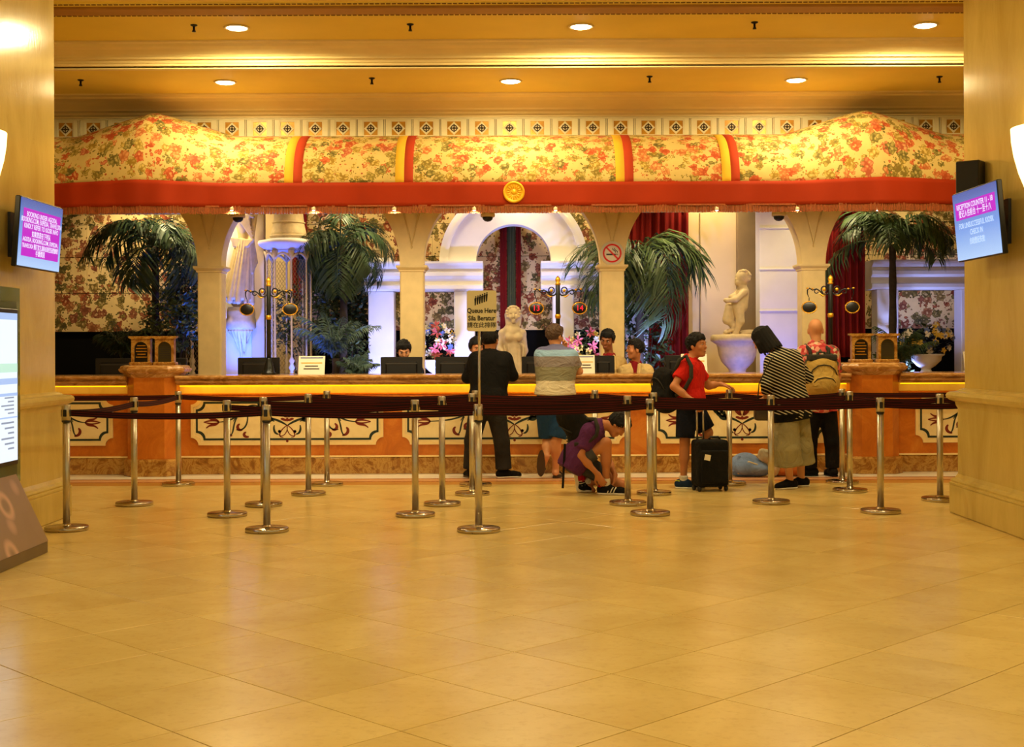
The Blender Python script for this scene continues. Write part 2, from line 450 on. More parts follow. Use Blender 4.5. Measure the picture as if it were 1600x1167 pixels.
M['red_cloth'] = plain('rust red valance cloth', (160, 46, 6), 0.75, var=0.08, scale=2.0, bump=0.08, spec=0.2)
M['fringe'] = plain('brown fringe', (158, 80, 34), 0.8, var=0.3, scale=60)
M['yellow_cloth'] = plain('yellow cloth', (226, 176, 48), 0.8, var=0.05, spec=0.2)
M['red_band'] = plain('brick red cloth', (176, 60, 26), 0.8, var=0.05, spec=0.2)
M['gold'] = plain('gold paint', (240, 180, 20), 0.35, metal=0.25, var=0.1)
M['col_beige'] = plain('beige column paint', (232, 205, 140), 0.5, var=0.06, scale=7, bump=0.05)
M['white_stone'] = plain('white painted plaster', (228, 222, 220), 0.55, var=0.03, scale=5)
M['beige_wall'] = plain('beige wall paint', (216, 188, 138), 0.6, var=0.05, scale=2)
M['brown_wall'] = plain('brown pilaster', (142, 116, 74), 0.6, var=0.12, scale=3)
M['statue'] = plain('pale carved stone', (206, 182, 140), 0.6, var=0.12, scale=14, bump=0.15)
M['recess_shade'] = plain('painted recess shade', (10, 9, 8), 0.9, var=0.0, spec=0.1)  # black colour stands in for the shade of the opening
M['red_curtain'] = plain('dark red curtain', (120, 24, 20), 0.85, var=0.15, scale=3, spec=0.15)
M['green_cloth'] = plain('olive drape', (70, 72, 40), 0.85)
M['steel'] = plain('brushed steel', (196, 188, 170), 0.34, metal=1.0, var=0.05, scale=30)
M['steel_plate'] = plain('polished steel plate', (190, 180, 160), 0.18, metal=1.0, var=0.05, scale=20)
M['black_plastic'] = plain('black plastic', (16, 15, 15), 0.4, var=0.1)
M['dark_grey'] = plain('dark grey plastic', (48, 44, 40), 0.45, var=0.1)
M['iron'] = plain('black iron', (18, 16, 14), 0.4, metal=0.4)
M['gilt'] = plain('gilt metal', (220, 160, 40), 0.3, metal=0.7, var=0.15, scale=30)
M['pole_black'] = plain('black lacquered iron', (22, 24, 22), 0.35, metal=0.2)
M['paper'] = plain('white card', (238, 228, 204), 0.6, var=0.02)
M['ink'] = plain('black ink', (22, 18, 16), 0.6, var=0)
M['sign_cream'] = plain('cream sign board', (246, 234, 196), 0.45, var=0.03)
M['orange_marble'] = (lambda m: (lambda v: m.set(color=m.ramp(m.noise(v, 3.0, 8, 0.7, 1.2).outputs[0], [(0.25, lin((174, 90, 20))), (0.5, lin((202, 114, 32))), (0.75, lin((222, 144, 56)))]), rough=0.28, spec=0.5))(m.coord()))(NT('orange marble'))
M['brown_marble'] = (lambda m: (lambda v: m.set(color=m.ramp(m.noise(v, 5.0, 9, 0.75, 2.2).outputs[0], [(0.28, lin((92, 54, 18))), (0.45, lin((156, 102, 40))), (0.55, lin((196, 150, 74))), (0.62, lin((150, 96, 36))), (0.78, lin((206, 164, 92)))]), rough=0.2, spec=0.5))(m.coord()))(NT('brown veined marble'))
M['red_marble'] = (lambda m: (lambda v: m.set(color=m.ramp(m.noise(v, 7.0, 9, 0.75, 1.6).outputs[0], [(0.28, lin((120, 72, 30))), (0.48, lin((186, 132, 70))), (0.58, lin((216, 170, 112))), (0.75, lin((150, 98, 44)))]), rough=0.16, spec=0.5))(m.coord(scale=(.5, 1, 1.5))))(NT('rose brown counter marble'))
M['inlay_cream'] = (lambda m: (lambda v: m.set(color=m.ramp(m.noise(v, 3.0, 7, 0.7, 1.0).outputs[0], [(0.3, lin((232, 208, 150))), (0.7, lin((250, 232, 184)))]), rough=0.25))(m.coord()))(NT('cream inlay marble'))
M['inlay_green'] = plain('dark green inlay', (32, 48, 44), 0.35, var=0.1)
M['inlay_red'] = plain('maroon inlay', (120, 34, 24), 0.35, var=0.1)
M['ledge_white'] = plain('pale moulding', (244, 214, 150), 0.4, var=0.03)
M['led'] = glow('yellow LED strip', (255, 186, 10), 1.6)
M['lens'] = glow('downlight lens', (255, 236, 200), 30.0)
M['lens_small'] = glow('small lamp lens', (255, 236, 220), 8.0)
M['sconce'] = (lambda m: m.set(color=lin((255, 240, 210)), emis=lin((255, 226, 160)), estr=2.2, rough=0.4))(NT('lit alabaster'))
M['trim_ring'] = plain('white lamp ring', (236, 220, 180), 0.4)
def tile_mat(name, a, b):
    m = NT(name); v = m.coord('Object')
    oi = m.n('ShaderNodeObjectInfo')
    va = m.n('ShaderNodeVectorMath', operation='MULTIPLY_ADD'); m.put(va.inputs[0], oi.outputs['Random']); va.inputs[1].default_value = (37, 91, 13); m.put(va.inputs[2], v)
    big = m.noise(va.outputs[0], 1.6, 5, 0.6, 0.5); fine = m.noise(va.outputs[0], 22, 5, 0.7)
    c = m.ramp(big.outputs[0], [(0.3, lin(a)), (0.7, lin(b))])
    c = m.mix(m.ramp(fine.outputs[0], [(0.5, (0, 0, 0)), (0.72, (.28, .28, .28))]), c, lin((186, 142, 76)))
    tint = m.math('MULTIPLY_ADD', oi.outputs['Random'], 0.08, 0.95)
    tc = m.n('ShaderNodeCombineColor'); [m.put(tc.inputs[i], tint) for i in range(3)]
    c = m.mix(1.0, c, tc.outputs[0], 'MULTIPLY')
    m.set(color=c, rough=m.math('MULTIPLY_ADD', fine.outputs[0], 0.10, 0.17), spec=0.5)
    return m.m
M['tile'] = tile_mat('polished beige floor tile', (218, 186, 108), (236, 208, 134))
M['grout'] = plain('brown grout', (150, 110, 52), 0.7)
M['band_white'] = plain('white marble band', (255, 248, 230), 0.2, var=0.04, scale=3)
M['band_pink'] = plain('pink marble band', (232, 178, 128), 0.2, var=0.05, scale=3)
M['band_red'] = plain('red marble line', (190, 104, 60), 0.2, var=0.05, scale=3)
M['band_orange'] = plain('orange marble band', (206, 148, 72), 0.2, var=0.08, scale=3)
M['belt'] = (lambda m: (lambda z: m.set(color=m.ramp(z, [(0, lin((40, 12, 12))), (.3, lin((110, 24, 22))), (.36, lin((34, 10, 12))), (.64, lin((34, 10, 12))), (.66, lin((110, 24, 22))), (.72, lin((40, 12, 12)))], 'CONSTANT'), rough=0.8, spec=0.2))(m.n('ShaderNodeSeparateXYZ', Vector=m.coord('UV')).outputs[1]))(NT('maroon striped webbing'))
def leaf(name, a, b):
    m = NT(name); v = m.coord()
    m.set(color=m.ramp(m.noise(v, 4, 3).outputs[0], [(0.3, lin(a)), (0.7, lin(b))]), rough=0.5, spec=0.35); return m.m
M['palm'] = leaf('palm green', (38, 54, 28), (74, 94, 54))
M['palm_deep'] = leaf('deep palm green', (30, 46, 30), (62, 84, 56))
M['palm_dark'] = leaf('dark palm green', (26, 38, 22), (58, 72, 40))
M['palm_blue'] = leaf('grey green fern', (50, 72, 66), (96, 120, 104))
M['shrub'] = leaf('shrub green', (34, 48, 22), (76, 88, 42))
M['bark'] = plain('palm bark', (52, 40, 28), 0.9, var=0.3, scale=20, bump=0.4)
M['skin'] = plain('warm skin', (214, 150, 104), 0.5, var=0.05, scale=9, spec=0.35)
M['skin_tan'] = plain('tan skin', (190, 122, 76), 0.5, var=0.05, scale=9, spec=0.35)
M['skin_dark'] = plain('brown skin', (150, 92, 56), 0.5, var=0.05, scale=9, spec=0.35)
M['hair'] = plain('black hair', (11, 8, 7), 0.6, var=0.3, scale=40, bump=0.5, spec=0.25)
M['hair_brown'] = plain('greying brown hair', (84, 60, 46), 0.6, var=0.3, scale=40, bump=0.4)
M['eye_white'] = plain('eye white', (206, 190, 172), 0.3, var=0)
M['lip'] = plain('lips', (160, 84, 66), 0.5, var=0)
def cloth(name, rgb, var=0.1):
    m = NT(name); c = lin(rgb); v = m.coord()
    n = m.noise(v, 5, 4)
    m.set(color=m.ramp(n.outputs[0], [(0.3, tuple(x * (1 - var) for x in c[:3]) + (1,)), (0.7, tuple(min(1, x * (1 + var)) for x in c[:3]) + (1,))]), rough=0.85, spec=0.15)
    m.bump(m.noise(m.coord(scale=(1, 1, .7)), 8, 3, .5, 2.2).outputs[0], .75, .03)
    return m.m
M['black_cloth'] = cloth('black cloth', (20, 19, 20)); M['denim_black'] = cloth('washed black denim', (44, 42, 40), 0.25)
M['denim_blue'] = cloth('dark blue denim', (44, 52, 68), 0.15)
M['blue_shorts'] = cloth('blue shorts cloth', (34, 66, 104)); M['purple'] = cloth('purple shirt cloth', (92, 44, 92)); M['red_shirt'] = cloth('red polo cloth', (206, 36, 26))
M['navy_cloth'] = cloth('navy shorts cloth', (22, 24, 36)); M['grey_cloth'] = cloth('grey shorts cloth', (74, 74, 78)); M['olive_cloth'] = cloth('sage trousers cloth', (152, 142, 104))
M['blazer'] = cloth('beige blazer cloth', (204, 172, 112)); M['maroon_shirt'] = cloth('maroon shirt cloth', (128, 22, 28)); M['tan_bag'] = cloth('tan backpack cloth', (192, 158, 84))
M['pack_black'] = cloth('black backpack nylon', (26, 25, 24), 0.25); M['blue_bag'] = cloth('pale blue bag cloth', (120, 142, 186), 0.2); M['white_bag'] = cloth('mottled grey white bag', (196, 184, 156), 0.3)
M['orange_bag'] = cloth('orange brown bag', (188, 106, 44), 0.15)
M['sole'] = plain('white rubber', (232, 224, 204), 0.6, var=0.03); M['shoe_red'] = cloth('red shoe cloth', (186, 30, 36)); M['shoe_navy'] = cloth('navy shoe cloth', (30, 46, 74)); M['shoe_lime'] = cloth('lime shoe cloth', (196, 204, 40)); M['shoe_brown'] = plain('dark brown leather', (58, 44, 32), 0.45)
M['sock'] = cloth('white sock', (226, 216, 196), 0.03)
M['strap_grey'] = cloth('grey webbing', (58, 56, 50))

# ------------------------------------------------------------------ floor
ROOM = 7.0
YB = 13.42                                            # where the tiles end and the marble border begins
fl = MB().box(-ROOM, ROOM, -1.5, 20.0, -0.20, -0.006).build('floor', M['grout']); tag(fl, kind='structure')
TS = 0.849 * 0.9718 / math.sqrt(2)                    # tile edge
def clip_poly(poly, fn):
    out = []
    for i in range(len(poly)):
        a, b = poly[i], poly[(i + 1) % len(poly)]; da, db = fn(a), fn(b)
        if da >= 0: out.append(a)
        if (da >= 0) != (db >= 0):
            t = da / (da - db); out.append((a[0] + (b[0] - a[0]) * t, a[1] + (b[1] - a[1]) * t))
    return out
D = TS * math.sqrt(2); G = 0.0032
A0, B0 = -5.31 * 0.9718, 4.47 * 0.9718
full_me = None
rest = MB()
for i in range(-24, 24):
    for j in range(-24, 24):
        a, b = A0 + (i + .5) * D, B0 + (j + .5) * D    # a = x - y, b = x + y at the tile centre
        x, y = (a + b) / 2, (b - a) / 2
        if y < -1.5 or y > YB + D or abs(x) > ROOM + D: continue
        r = D / 2 - G
        poly = [(x, y - r), (x + r, y), (x, y + r), (x - r, y)]
        cp = clip_poly(poly, lambda p: YB - p[1]); cp = clip_poly(cp, lambda p: p[1] + 1.5) if cp else cp
        cp = clip_poly(cp, lambda p: ROOM - abs(p[0])) if cp else cp
        if len(cp) < 3: continue
        vis = y > 4.2 and abs(x) < 0.41 * y + 0.5 and not (abs(x) > 4.4 and y > 8.9)
        if not vis:
            rest.prism(cp, -0.006, 0, 'z'); continue
        if len(cp) == 4 and cp == poly:
            if full_me is None:
                o = MB().prism([(px - x, py - y) for px, py in poly], -0.006, 0, 'z').build('tile', M['tile'], bevel=0.0012); full_me = o.data
            else:
                o = bpy.data.objects.new('tile', full_me); COL.objects.link(o)
            o.location = (x, y, 0)
        else:
            o = MB().prism([(px - x, py - y) for px, py in cp], -0.006, 0, 'z').build('tile', M['tile']); o.location = (x, y, 0)
        o.parent = fl
rest.build('tile_field', M['tile'], fl, kind='stuff')
for nm, y0, y1, mt in (('border_band', YB, 13.72, 'band_orange'), ('border_line', 13.72, 13.80, 'band_red'), ('border_band', 13.80, 14.02, 'band_pink'), ('border_line', 14.02, 14.09, 'band_red'), ('border_band', 14.09, 15.0, 'band_white')):
    MB().box(-ROOM, ROOM, y0 + .001, y1 - .001, -0.006, 0.0).build(nm, M[mt], fl)
MB().box(-ROOM, ROOM, 15.0, 19.9, -0.006, 0.0).build('staff_floor', M['band_orange'], fl)

# ------------------------------------------------------------------ ceiling with its steps and mouldings
YW = 15.55                                            # wall that carries the frieze
ce = thing('ceiling', (0, 0, 0)); tag(ce, kind='structure')
MB().box(-ROOM, ROOM, 2.6, 13.25, Z1, Z1 + 0.2).build('upper_ceiling', M['ceiling'], ce)
MB().box(-ROOM, ROOM, 13.52, YW + .3, Z2, Z2 + 0.3).build('lower_ceiling', M['ceiling_low'], ce)
# stepped cornice between both levels
prof = [(13.18, Z1), (13.18, Z1 - .018), (13.24, Z1 - .022), (13.26, Z1 - .045), (13.33, Z1 - .06), (13.40, Z1 - .095), (13.42, Z1 - .115), (13.42, Z1 - .135), (13.47, Z1 - .14), (13.47, Z1 - .165), (13.49, Z1 - .168), (13.49, Z1 - .19), (13.52, Z1 - .193), (13.52, Z2 - .012), (13.60, Z2 - .012), (13.60, Z1)]
MB().prism(prof, -ROOM, ROOM, 'x').build('step_cornice', M['cornice'], ce)
# crown moulding over the frieze
zt = PZ(183, YW)
prof = [(14.86, Z2), (14.86, Z2 - .015), (14.95, Z2 - .02), (14.97, Z2 - .035), (15.12, Z2 - .045), (15.22, Z2 - .075), (15.28, Z2 - .10), (15.30, Z2 - .115), (15.40, Z2 - .12), (15.42, Z2 - .14), (15.50, zt + .012), (15.50, zt - .004), (YW + .02, zt - .004), (YW + .02, Z2)]
MB().prism(prof, -ROOM, ROOM, 'x').build('crown_cornice', M['cornice'], ce)
yb0, yb1 = (Z1 - HC) * F / 538, (Z1 - HC) * F / 528
MB().box(-ROOM, ROOM, yb0, yb1, Z1 - 0.025, Z1 + .01).build('ceiling_band', M['beam_band'], ce, bevel=.004)
for yy in ((Z1 - HC) * F / 542.2, (Z1 - HC) * F / 524.6):
    d = MB()
    for k in range(-139, 140):
        x = k * 0.05
        d.box(x - .019, x + .019, yy - .006, yy + .006, Z1 - .012, Z1)
    d.build('bead_row', M['dash'], ce, kind='stuff')
    MB().box(-ROOM, ROOM, yy - .028, yy + .028, Z1 - .004, Z1 + .01).build('bead_strip', M['ceiling_low'], ce)

# ------------------------------------------------------------------ frieze wall
wf = MB().box(-ROOM, ROOM, YW + .02, YW + .30, 3.12, Z2 + .1).build('wall_frieze', M['frieze_cream']); tag(wf, kind='structure')
z0, z1 = PZ(217, YW), zt
trim = thing('trim_1', (0, YW, z0)); tag(trim, kind='structure')
MB().box(-ROOM, ROOM, YW - .03, YW + .02, z1 - .022, z1 - .004).build('top_rail', M['frieze_cream'], trim, bevel=.004)
MB().box(-ROOM, ROOM, YW - .03, YW + .02, z0, z0 + .02).build('bottom_rail', M['frieze_cream'], trim, bevel=.004)
MB().box(-ROOM, ROOM, YW + .008, YW + .021, z0 + .01, z1 - .01).build('backing', M['groove'], trim)
PW = 43.35 * YW / F; zc = (z0 + z1) / 2; ph = (z1 - z0) / 2 - .022
proto = None
for k in range(-20, 21):
    x = PX(797.5, YW) + PW * k
    if abs(x) > 6.8: continue
    if proto is None:
        pm = MB(); w = PW / 2 - .012
        # frame with a square window, stepped
        q = ph - .012; q2 = ph - .026
        pm.box(-w, -q, -.016, .012, -ph, ph); pm.box(q, w, -.016, .012, -ph, ph); pm.box(-q, q, -.016, .012, q, ph); pm.box(-q, q, -.016, .012, -ph, -q)
        for a, b, c, d_ in ((-q, -q2, -q, q), (q2, q, -q, q), (-q2, q2, q2, q), (-q2, q2, -q, -q2)): pm.box(a, b, -.008, .012, c, d_)
        pnl = pm.build('frieze_panel', M['frieze_cream'], local=True)
        gf = MB().box(-q2, q2, .002, .012, -q2, q2).build('gold_field', M['frieze_gold'], local=True); gf.parent = pnl
        r = q2 * .98
        dm = MB().prism([(0, -r), (r, 0), (0, r), (-r, 0)], -.006, .003, 'y').build('diamond', M['frieze_cream'], local=True, bevel=.003); dm.parent = pnl
        md = MB(); R3 = q2 * .42
        ring = [(R3 * math.cos(a), -.009, R3 * math.sin(a)) for a in np.linspace(0, 2 * PI, 17)]
        md.tube(ring, .006, 6)
        for a in range(4):
            ca, sa = math.cos(a * PI / 2), math.sin(a * PI / 2)
            md.tube([(0, -.009, 0), (ca * R3 * .7, -.010, sa * R3 * .7), (ca * R3 * 1.35, -.008, sa * R3 * 1.35)], [.010, .005, .009], 6)
        md.sphere((0, -.008, 0), (.014, .006, .014), 8, 6)
        mo = md.build('medallion', M['frieze_dark'], local=True); mo.parent = pnl
        proto = pnl
    else:
        pnl = copy_tree(proto)
    pnl.parent = trim; pnl.location = (x, 0, zc - z0)
bar = None
for k in range(-20, 21):
    x = PX(797.5, YW) + PW * (k + .5)
    if abs(x) > 6.8: continue
    if bar is None:
        bar = MB().box(-.005, .005, -.024, .012, -ph, ph).build('divider', M['frieze_cream'], local=True); o = bar
    else: o = bar.copy(); COL.objects.link(o)
    o.parent = trim; o.location = (x, 0, zc - z0)

# ------------------------------------------------------------------ side walls, soffit, alcove shell
for s, nm in ((-1, 'wall_left'), (1, 'wall_right')):
    w = MB().box(s * ROOM, s * (ROOM + .2), 8.4, 20.0, -.006, 4.7).build(nm, M['wall_stone']); tag(w, kind='structure')
sf = MB().box(-ROOM, ROOM, 14.56, 16.34, 3.12, 3.18).build('ceiling_soffit', M['ceiling_low']); tag(sf, kind='structure')
ac = MB().box(-ROOM, ROOM, 16.34, 20.0, 3.80, 3.95).build('ceiling_alcove', M['beige_wall']); tag(ac, kind='structure')
YK = 19.0
wb_ = MB().box(-ROOM, ROOM, YK + .05, YK + .3, -.006, 3.9).build('wall_back', M['recess_shade']); tag(wb_, kind='structure')  # flat black wall: darkness of the opening below the panels is painted
# floral covered panels hung on the back wall
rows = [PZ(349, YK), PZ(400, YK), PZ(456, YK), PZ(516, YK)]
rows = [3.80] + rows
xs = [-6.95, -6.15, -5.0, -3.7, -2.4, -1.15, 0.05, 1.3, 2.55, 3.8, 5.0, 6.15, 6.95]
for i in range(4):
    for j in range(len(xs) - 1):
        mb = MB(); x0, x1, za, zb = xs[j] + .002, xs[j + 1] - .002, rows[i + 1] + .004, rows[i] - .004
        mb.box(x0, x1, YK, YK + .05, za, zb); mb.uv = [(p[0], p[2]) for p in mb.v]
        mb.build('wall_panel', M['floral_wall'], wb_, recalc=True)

# ------------------------------------------------------------------ the two square pillars in front
def pillar(s, xin, name_label):
    y0, y1 = 8.75, 10.92
    t = thing('pillar', (s * (xin + 1.0), (y0 + y1) / 2, 0), name_label, 'pillar')
    def ring(p, za, zb, nm, bev=.012):
        xa, xb = s * (xin - p), s * (xin + 2.1 + p)
        return MB().box(min(xa, xb), max(xa, xb), y0 - p, y1 + p, za, zb).build(nm, M['wall_stone'], t, bevel=bev, seg=2)
    ring(0, 1.0, Z1 + .05, 'shaft', .01)
    ring(.045, .30, .93, 'dado', .008)
    ring(.10, 0.0, .24, 'plinth', .012)
    # moulded courses
    def course(profile, nm):
        mb = MB()
        loops = []
        for p, z in profile:
            xa, xb = s * (xin - p), s * (xin + 2.1 + p)
            loops.append([(xa, y0 - p, z), (xa, y1 + p, z), (xb, y1 + p, z), (xb, y0 - p, z)])
        vs = [q for l in loops for q in l]
        fs = [(4 * i + k, 4 * i + (k + 1) % 4, 4 * i + 4 + (k + 1) % 4, 4 * i + 4 + k) for i in range(len(loops) - 1) for k in range(4)]
        fs += [(0, 1, 2, 3), tuple(range(len(vs) - 4, len(vs)))]
        mb.add(vs, fs).build(nm, M['wall_stone'], t)
    course([(.045, .88), (.055, .90), (.06, .93), (.095, .945), (.115, .965), (.12, .985), (.11, 1.005), (.09, 1.015), (.05, 1.02), (.03, 1.035), (0, 1.045)], 'cap_moulding')
    course([(.10, .24), (.10, .255), (.085, .262), (.09, .275), (.08, .29), (.06, .30), (.05, .32), (.045, .33)], 'base_moulding')
pillar(-1, 3.80, 'square cream stone pillar on the left, behind the tall screen kiosk')
pillar(1, 3.765, 'square cream stone pillar on the right, under the black speaker')

# ------------------------------------------------------------------ reception counter
YC = 14.66
ZT = 1.105
PL, PR = PX(233, 14.4), PX(1370, 14.4)                # centres of both pedestals
ct = thing('reception_counter', (0, YC, 0), 'long orange marble reception counter with cream floral inlay panels', 'counter')
MB().box(-ROOM + .01, ROOM - .01, YC, YC + .16, .16, 1.0).build('front_wall', M['orange_marble'], ct)
pz = PZ(712, YC)
MB().prism([(YC - .03, .002), (YC - .03, pz - .02), (YC - .02, pz - .005), (YC, pz), (YC + .1, pz), (YC + .1, .002)], -ROOM + .01, ROOM - .01, 'x').build('plinth', M['brown_marble'], ct)
MB().prism([(YC - .035, pz - .006), (YC - .035, pz + .004), (YC - .02, pz + .012), (YC, pz + .012), (YC, pz - .006)], -ROOM + .01, ROOM - .01, 'x').build('plinth_moulding', M['ledge_white'], ct)
zl = PZ(617, YC)
MB().prism([(YC - .012, zl + .01), (YC - .025, zl + .02), (YC - .012, zl + .03), (YC, zl + .03), (YC, zl + .01)], -ROOM + .01, ROOM - .01, 'x').build('upper_moulding', M['orange_marble'], ct)
MB().box(-ROOM + .01, ROOM - .01, YC - .004, YC + .01, zl + .03, 1.0).build('frieze_band', M['inlay_cream'], ct)
# inner work surface behind the high ledge
MB().box(-ROOM + .01, ROOM - .01, YC + .50, YC + 1.05, .74, .78).build('work_desk', M['dark_grey'], ct)
MB().box(-ROOM + .01, ROOM - .01, YC + .44, YC + .50, .002, 1.0).build('inner_wall', M['orange_marble'], ct)

def notched(x0, x1, za, zb, r, n=5):
    """Rectangle with small concave rounded steps cut from its corners."""
    out = []
    for cx, cz, a0 in ((x0, za, 0), (x0, zb, -PI / 2), (x1, zb, PI), (x1, za, PI / 2)):
        pts = [(cx + r * math.cos(a0 + PI / 2 * i / n), cz + r * math.sin(a0 + PI / 2 * i / n)) for i in range(n + 1)]
        out += pts
    return out
def border(mb, x0, x1, za, zb, r, w, y, th):
    a = notched(x0, x1, za, zb, r); b = notched(x0 + w, x1 - w, za + w, zb - w, r)
    n = len(a)
    vs = [(p[0], y - th, p[1]) for p in a] + [(p[0], y - th, p[1]) for p in b] + [(p[0], y, p[1]) for p in a] + [(p[0], y, p[1]) for p in b]
    fs = []
    for i in range(n):
        j = (i + 1) % n
        fs += [(i, j, n + j, n + i), (i, 2 * n + i, 2 * n + j, j), (n + i, n + j, 3 * n + j, 3 * n + i)]
    mb.add(vs, fs)
def bez(p0, p1, p2, p3, n=14):
    return [tuple((1 - t) ** 3 * a + 3 * (1 - t) ** 2 * t * b + 3 * (1 - t) * t * t * c + t ** 3 * d for a, b, c, d in zip(p0, p1, p2, p3)) for t in np.linspace(0, 1, n)]
def taper(n, w, a=.25, b=.1):
    return [w * (a + (1 - a) * math.sin(PI * min(1, .15 + i / (n - 1) * .85)) if i < n - 1 else w * b / w) for i in range(n)]
def motif(par, cx, cz, y, S, W, mirror_only=(1, -1)):
    """Tulip and scroll inlay: S metres per photographed pixel, W half width in pixels of the panel."""
    gr, rd = MB(), MB()
    def pt(x, z, s): return (cx + s * x * S, cz + z * S)
    def g(p, w, s, mb=gr):
        b = bez(*[pt(*q, s) for q in p]); mb.ribbon(b, [S * w * 1.3 * (.35 + .65 * math.sin(PI * (.1 + .85 * i / 13))) for i in range(14)], y)
    for s in mirror_only:
        # central bouquet
        g([(1, -8), (10, -2), (20, 2), (32, 4)], 2.6, s)
        g([(0, -8), (12, -16), (16, -28), (6, -27)], 1.5, s, rd); g([(0, -8), (-2, -20), (8, -30), (14, -22)], 1.1, s, rd)
        g([(14, -22), (20, -22), (22, -14), (20, -8)], 2.6, s)
        rd.lathe([(0, 0), (S * 2.4, 0)], (cx + s * 12 * S, y - .003, cz - 18 * S), 8, M=Matrix.Rotation(PI / 2, 3, 'X'))
        for k in range(5):                                   # acanthus leaves climbing to the side
            x0, z0_ = 22 + k * 4.2, 0 + k * 4.5
            g([(x0, z0_), (x0 + 4, z0_ + 2), (x0 + 6, z0_ + 6), (x0 + 5.5, z0_ + 11)], 3.4, s)
            g([(x0 + 2, z0_ - 1), (x0 + 7, z0_ - 2), (x0 + 11, z0_), (x0 + 14, z0_ + 3)], 3.0, s)
        g([(20, -2), (34, 2), (44, 14), (46, 26)], 2.2, s)
        # side spray with tulip
        g([(46, 22), (56, 26), (70, 20), (84, -2)], 2.0, s); g([(66, 14), (76, 8), (86, -2), (W - 42, -3)], 2.0, s)
        g([(62, 10), (60, -8), (68, -18), (80, -15)], 1.9, s); g([(78, 4), (86, -6), (82, -22), (90, -24)], 1.9, s)
        g([(70, -15), (78, -18), (80, -8), (74, -6)], 3.6, s, rd); g([(86, -24), (96, -24), (97, -14), (92, -12)], 3.6, s, rd); g([(60, -26), (68, -28), (70, -20), (64, -19)], 3.4, s, rd)
        tx = W - 42
        for dz in (5, -5): g([(tx, -3), (tx + 6, -3 + dz * 1.6), (tx + 12, -3 + dz * .2), (tx + 20, -3 + dz * 1.9)], 2.6, s, rd)
        for dz in (2, -2): g([(tx, -3), (tx + 8, -3 + dz * 2), (tx + 16, -3 + dz), (tx + 24, -3)], 1.8, s, rd)
        # upper scrolls behind the belts
        g([(4, 14), (10, 26), (26, 28), (34, 20)], 2.0, s); g([(34, 20), (38, 14), (32, 10), (28, 14)], 1.6, s)
        g([(2, 5), (9, 9), (12, 16), (10, 24)], 4.2, s, rd); g([(1, 4), (4, 10), (5, 16), (3, 22)], 2.2, s, rd)
        g([(1, -1), (5, 0), (8, 3), (10, 1)], 3.0, s, rd)
    rd.prism([(cx, cz - 3 * S), (cx + 3 * S, cz + 1 * S), (cx, cz + 4 * S), (cx - 3 * S, cz + 1 * S)], y - .003, y, 'y')
    rd.prism([(cx, cz - 37 * S), (cx + 2.2 * S, cz - 33 * S), (cx, cz - 29 * S), (cx - 2.2 * S, cz - 33 * S)], y - .003, y, 'y')
    gr.build('scroll_inlay', M['inlay_green'], par, kind='stuff'); rd.build('flower_inlay', M['inlay_red'], par, kind='stuff')
zA, zB = PZ(692, YC), PZ(620, YC)
S_ = YC / F
for u0, u1 in ((300, 597), (630, 977), (1022, 1296), (-115, 175), (1431, 1715)):
    x0, x1 = PX(u0, YC), PX(u1, YC)
    mb = MB(); border(mb, x0 - .012, x1 + .012, zA - .012, zB + .012, .085, .03, YC, .022)
    fr = mb.build('inlay_panel', M['ledge_white'], ct, label='cream marble panel with a notched outline and dark scroll inlay')
    MB().prism(notched(x0 + .014, x1 - .014, zA + .014, zB - .014, .085), YC - .006, YC + .01, 'y').build('panel_face', M['inlay_cream'], fr)
    mb = MB(); border(mb, x0 + .042, x1 - .042, zA + .042, zB - .042, .085, .022, YC - .006, .0025); mb.build('border_line', M['inlay_green'], fr)
    motif(fr, (x0 + x1) / 2, (zA + zB) / 2 + .01, YC - .006, S_, (u1 - u0) / 2)

# ledge (worktop) in three runs, cut by the pedestals
def ledge_profile(yf):
    return [(yf + .05, ZT - .105), (yf + .05, ZT - .085), (yf + .015, ZT - .078), (yf + .005, ZT - .062), (yf + .02, ZT - .05), (yf + .02, ZT - .042), (yf - .01, ZT - .036), (yf - .018, ZT - .018), (yf - .01, ZT - .002), (yf, ZT), (YC + .56, ZT), (YC + .56, ZT - .05), (yf + .2, ZT - .105)]
top = thing('marble_worktop', (0, YC, 1.0), 'moulded brown marble ledge running along the top of the reception counter', 'worktop')
for xa, xb in ((-ROOM + .01, PL - .27), (PL + .27, PR - .27), (PR + .27, ROOM - .01)):
    MB().prism(ledge_profile(YC - .22), xa, xb, 'x').build('ledge', M['red_marble'], top)
# LED strip under the ledge: a real lamp of the place
led = thing('led_strip', (0, YC - .03, .99), 'yellow light strip tucked under the counter ledge', 'light strip')
for xa, xb in ((PL + .30, PR - .30), (-5.9, PL - .3), (PR + .3, 5.9)):
    MB().box(xa, xb, YC - .13, YC - .11, .982, .994).build('diffuser', M['led'], led)
    n = max(1, int((xb - xa) / 2.0))
    for k in range(n):
        xm = xa + (xb - xa) * (k + .5) / n
        light('AREA', 'led_strip_lamp', (xm, YC - .12, .975), .85 * (xb - xa) / n if xa > PL and xb < PR + .1 else .3, (1.0, .47, .0), shape='RECTANGLE', size=(xb - xa) / n, size_y=.03, rot=(math.radians(68), 0, 0))

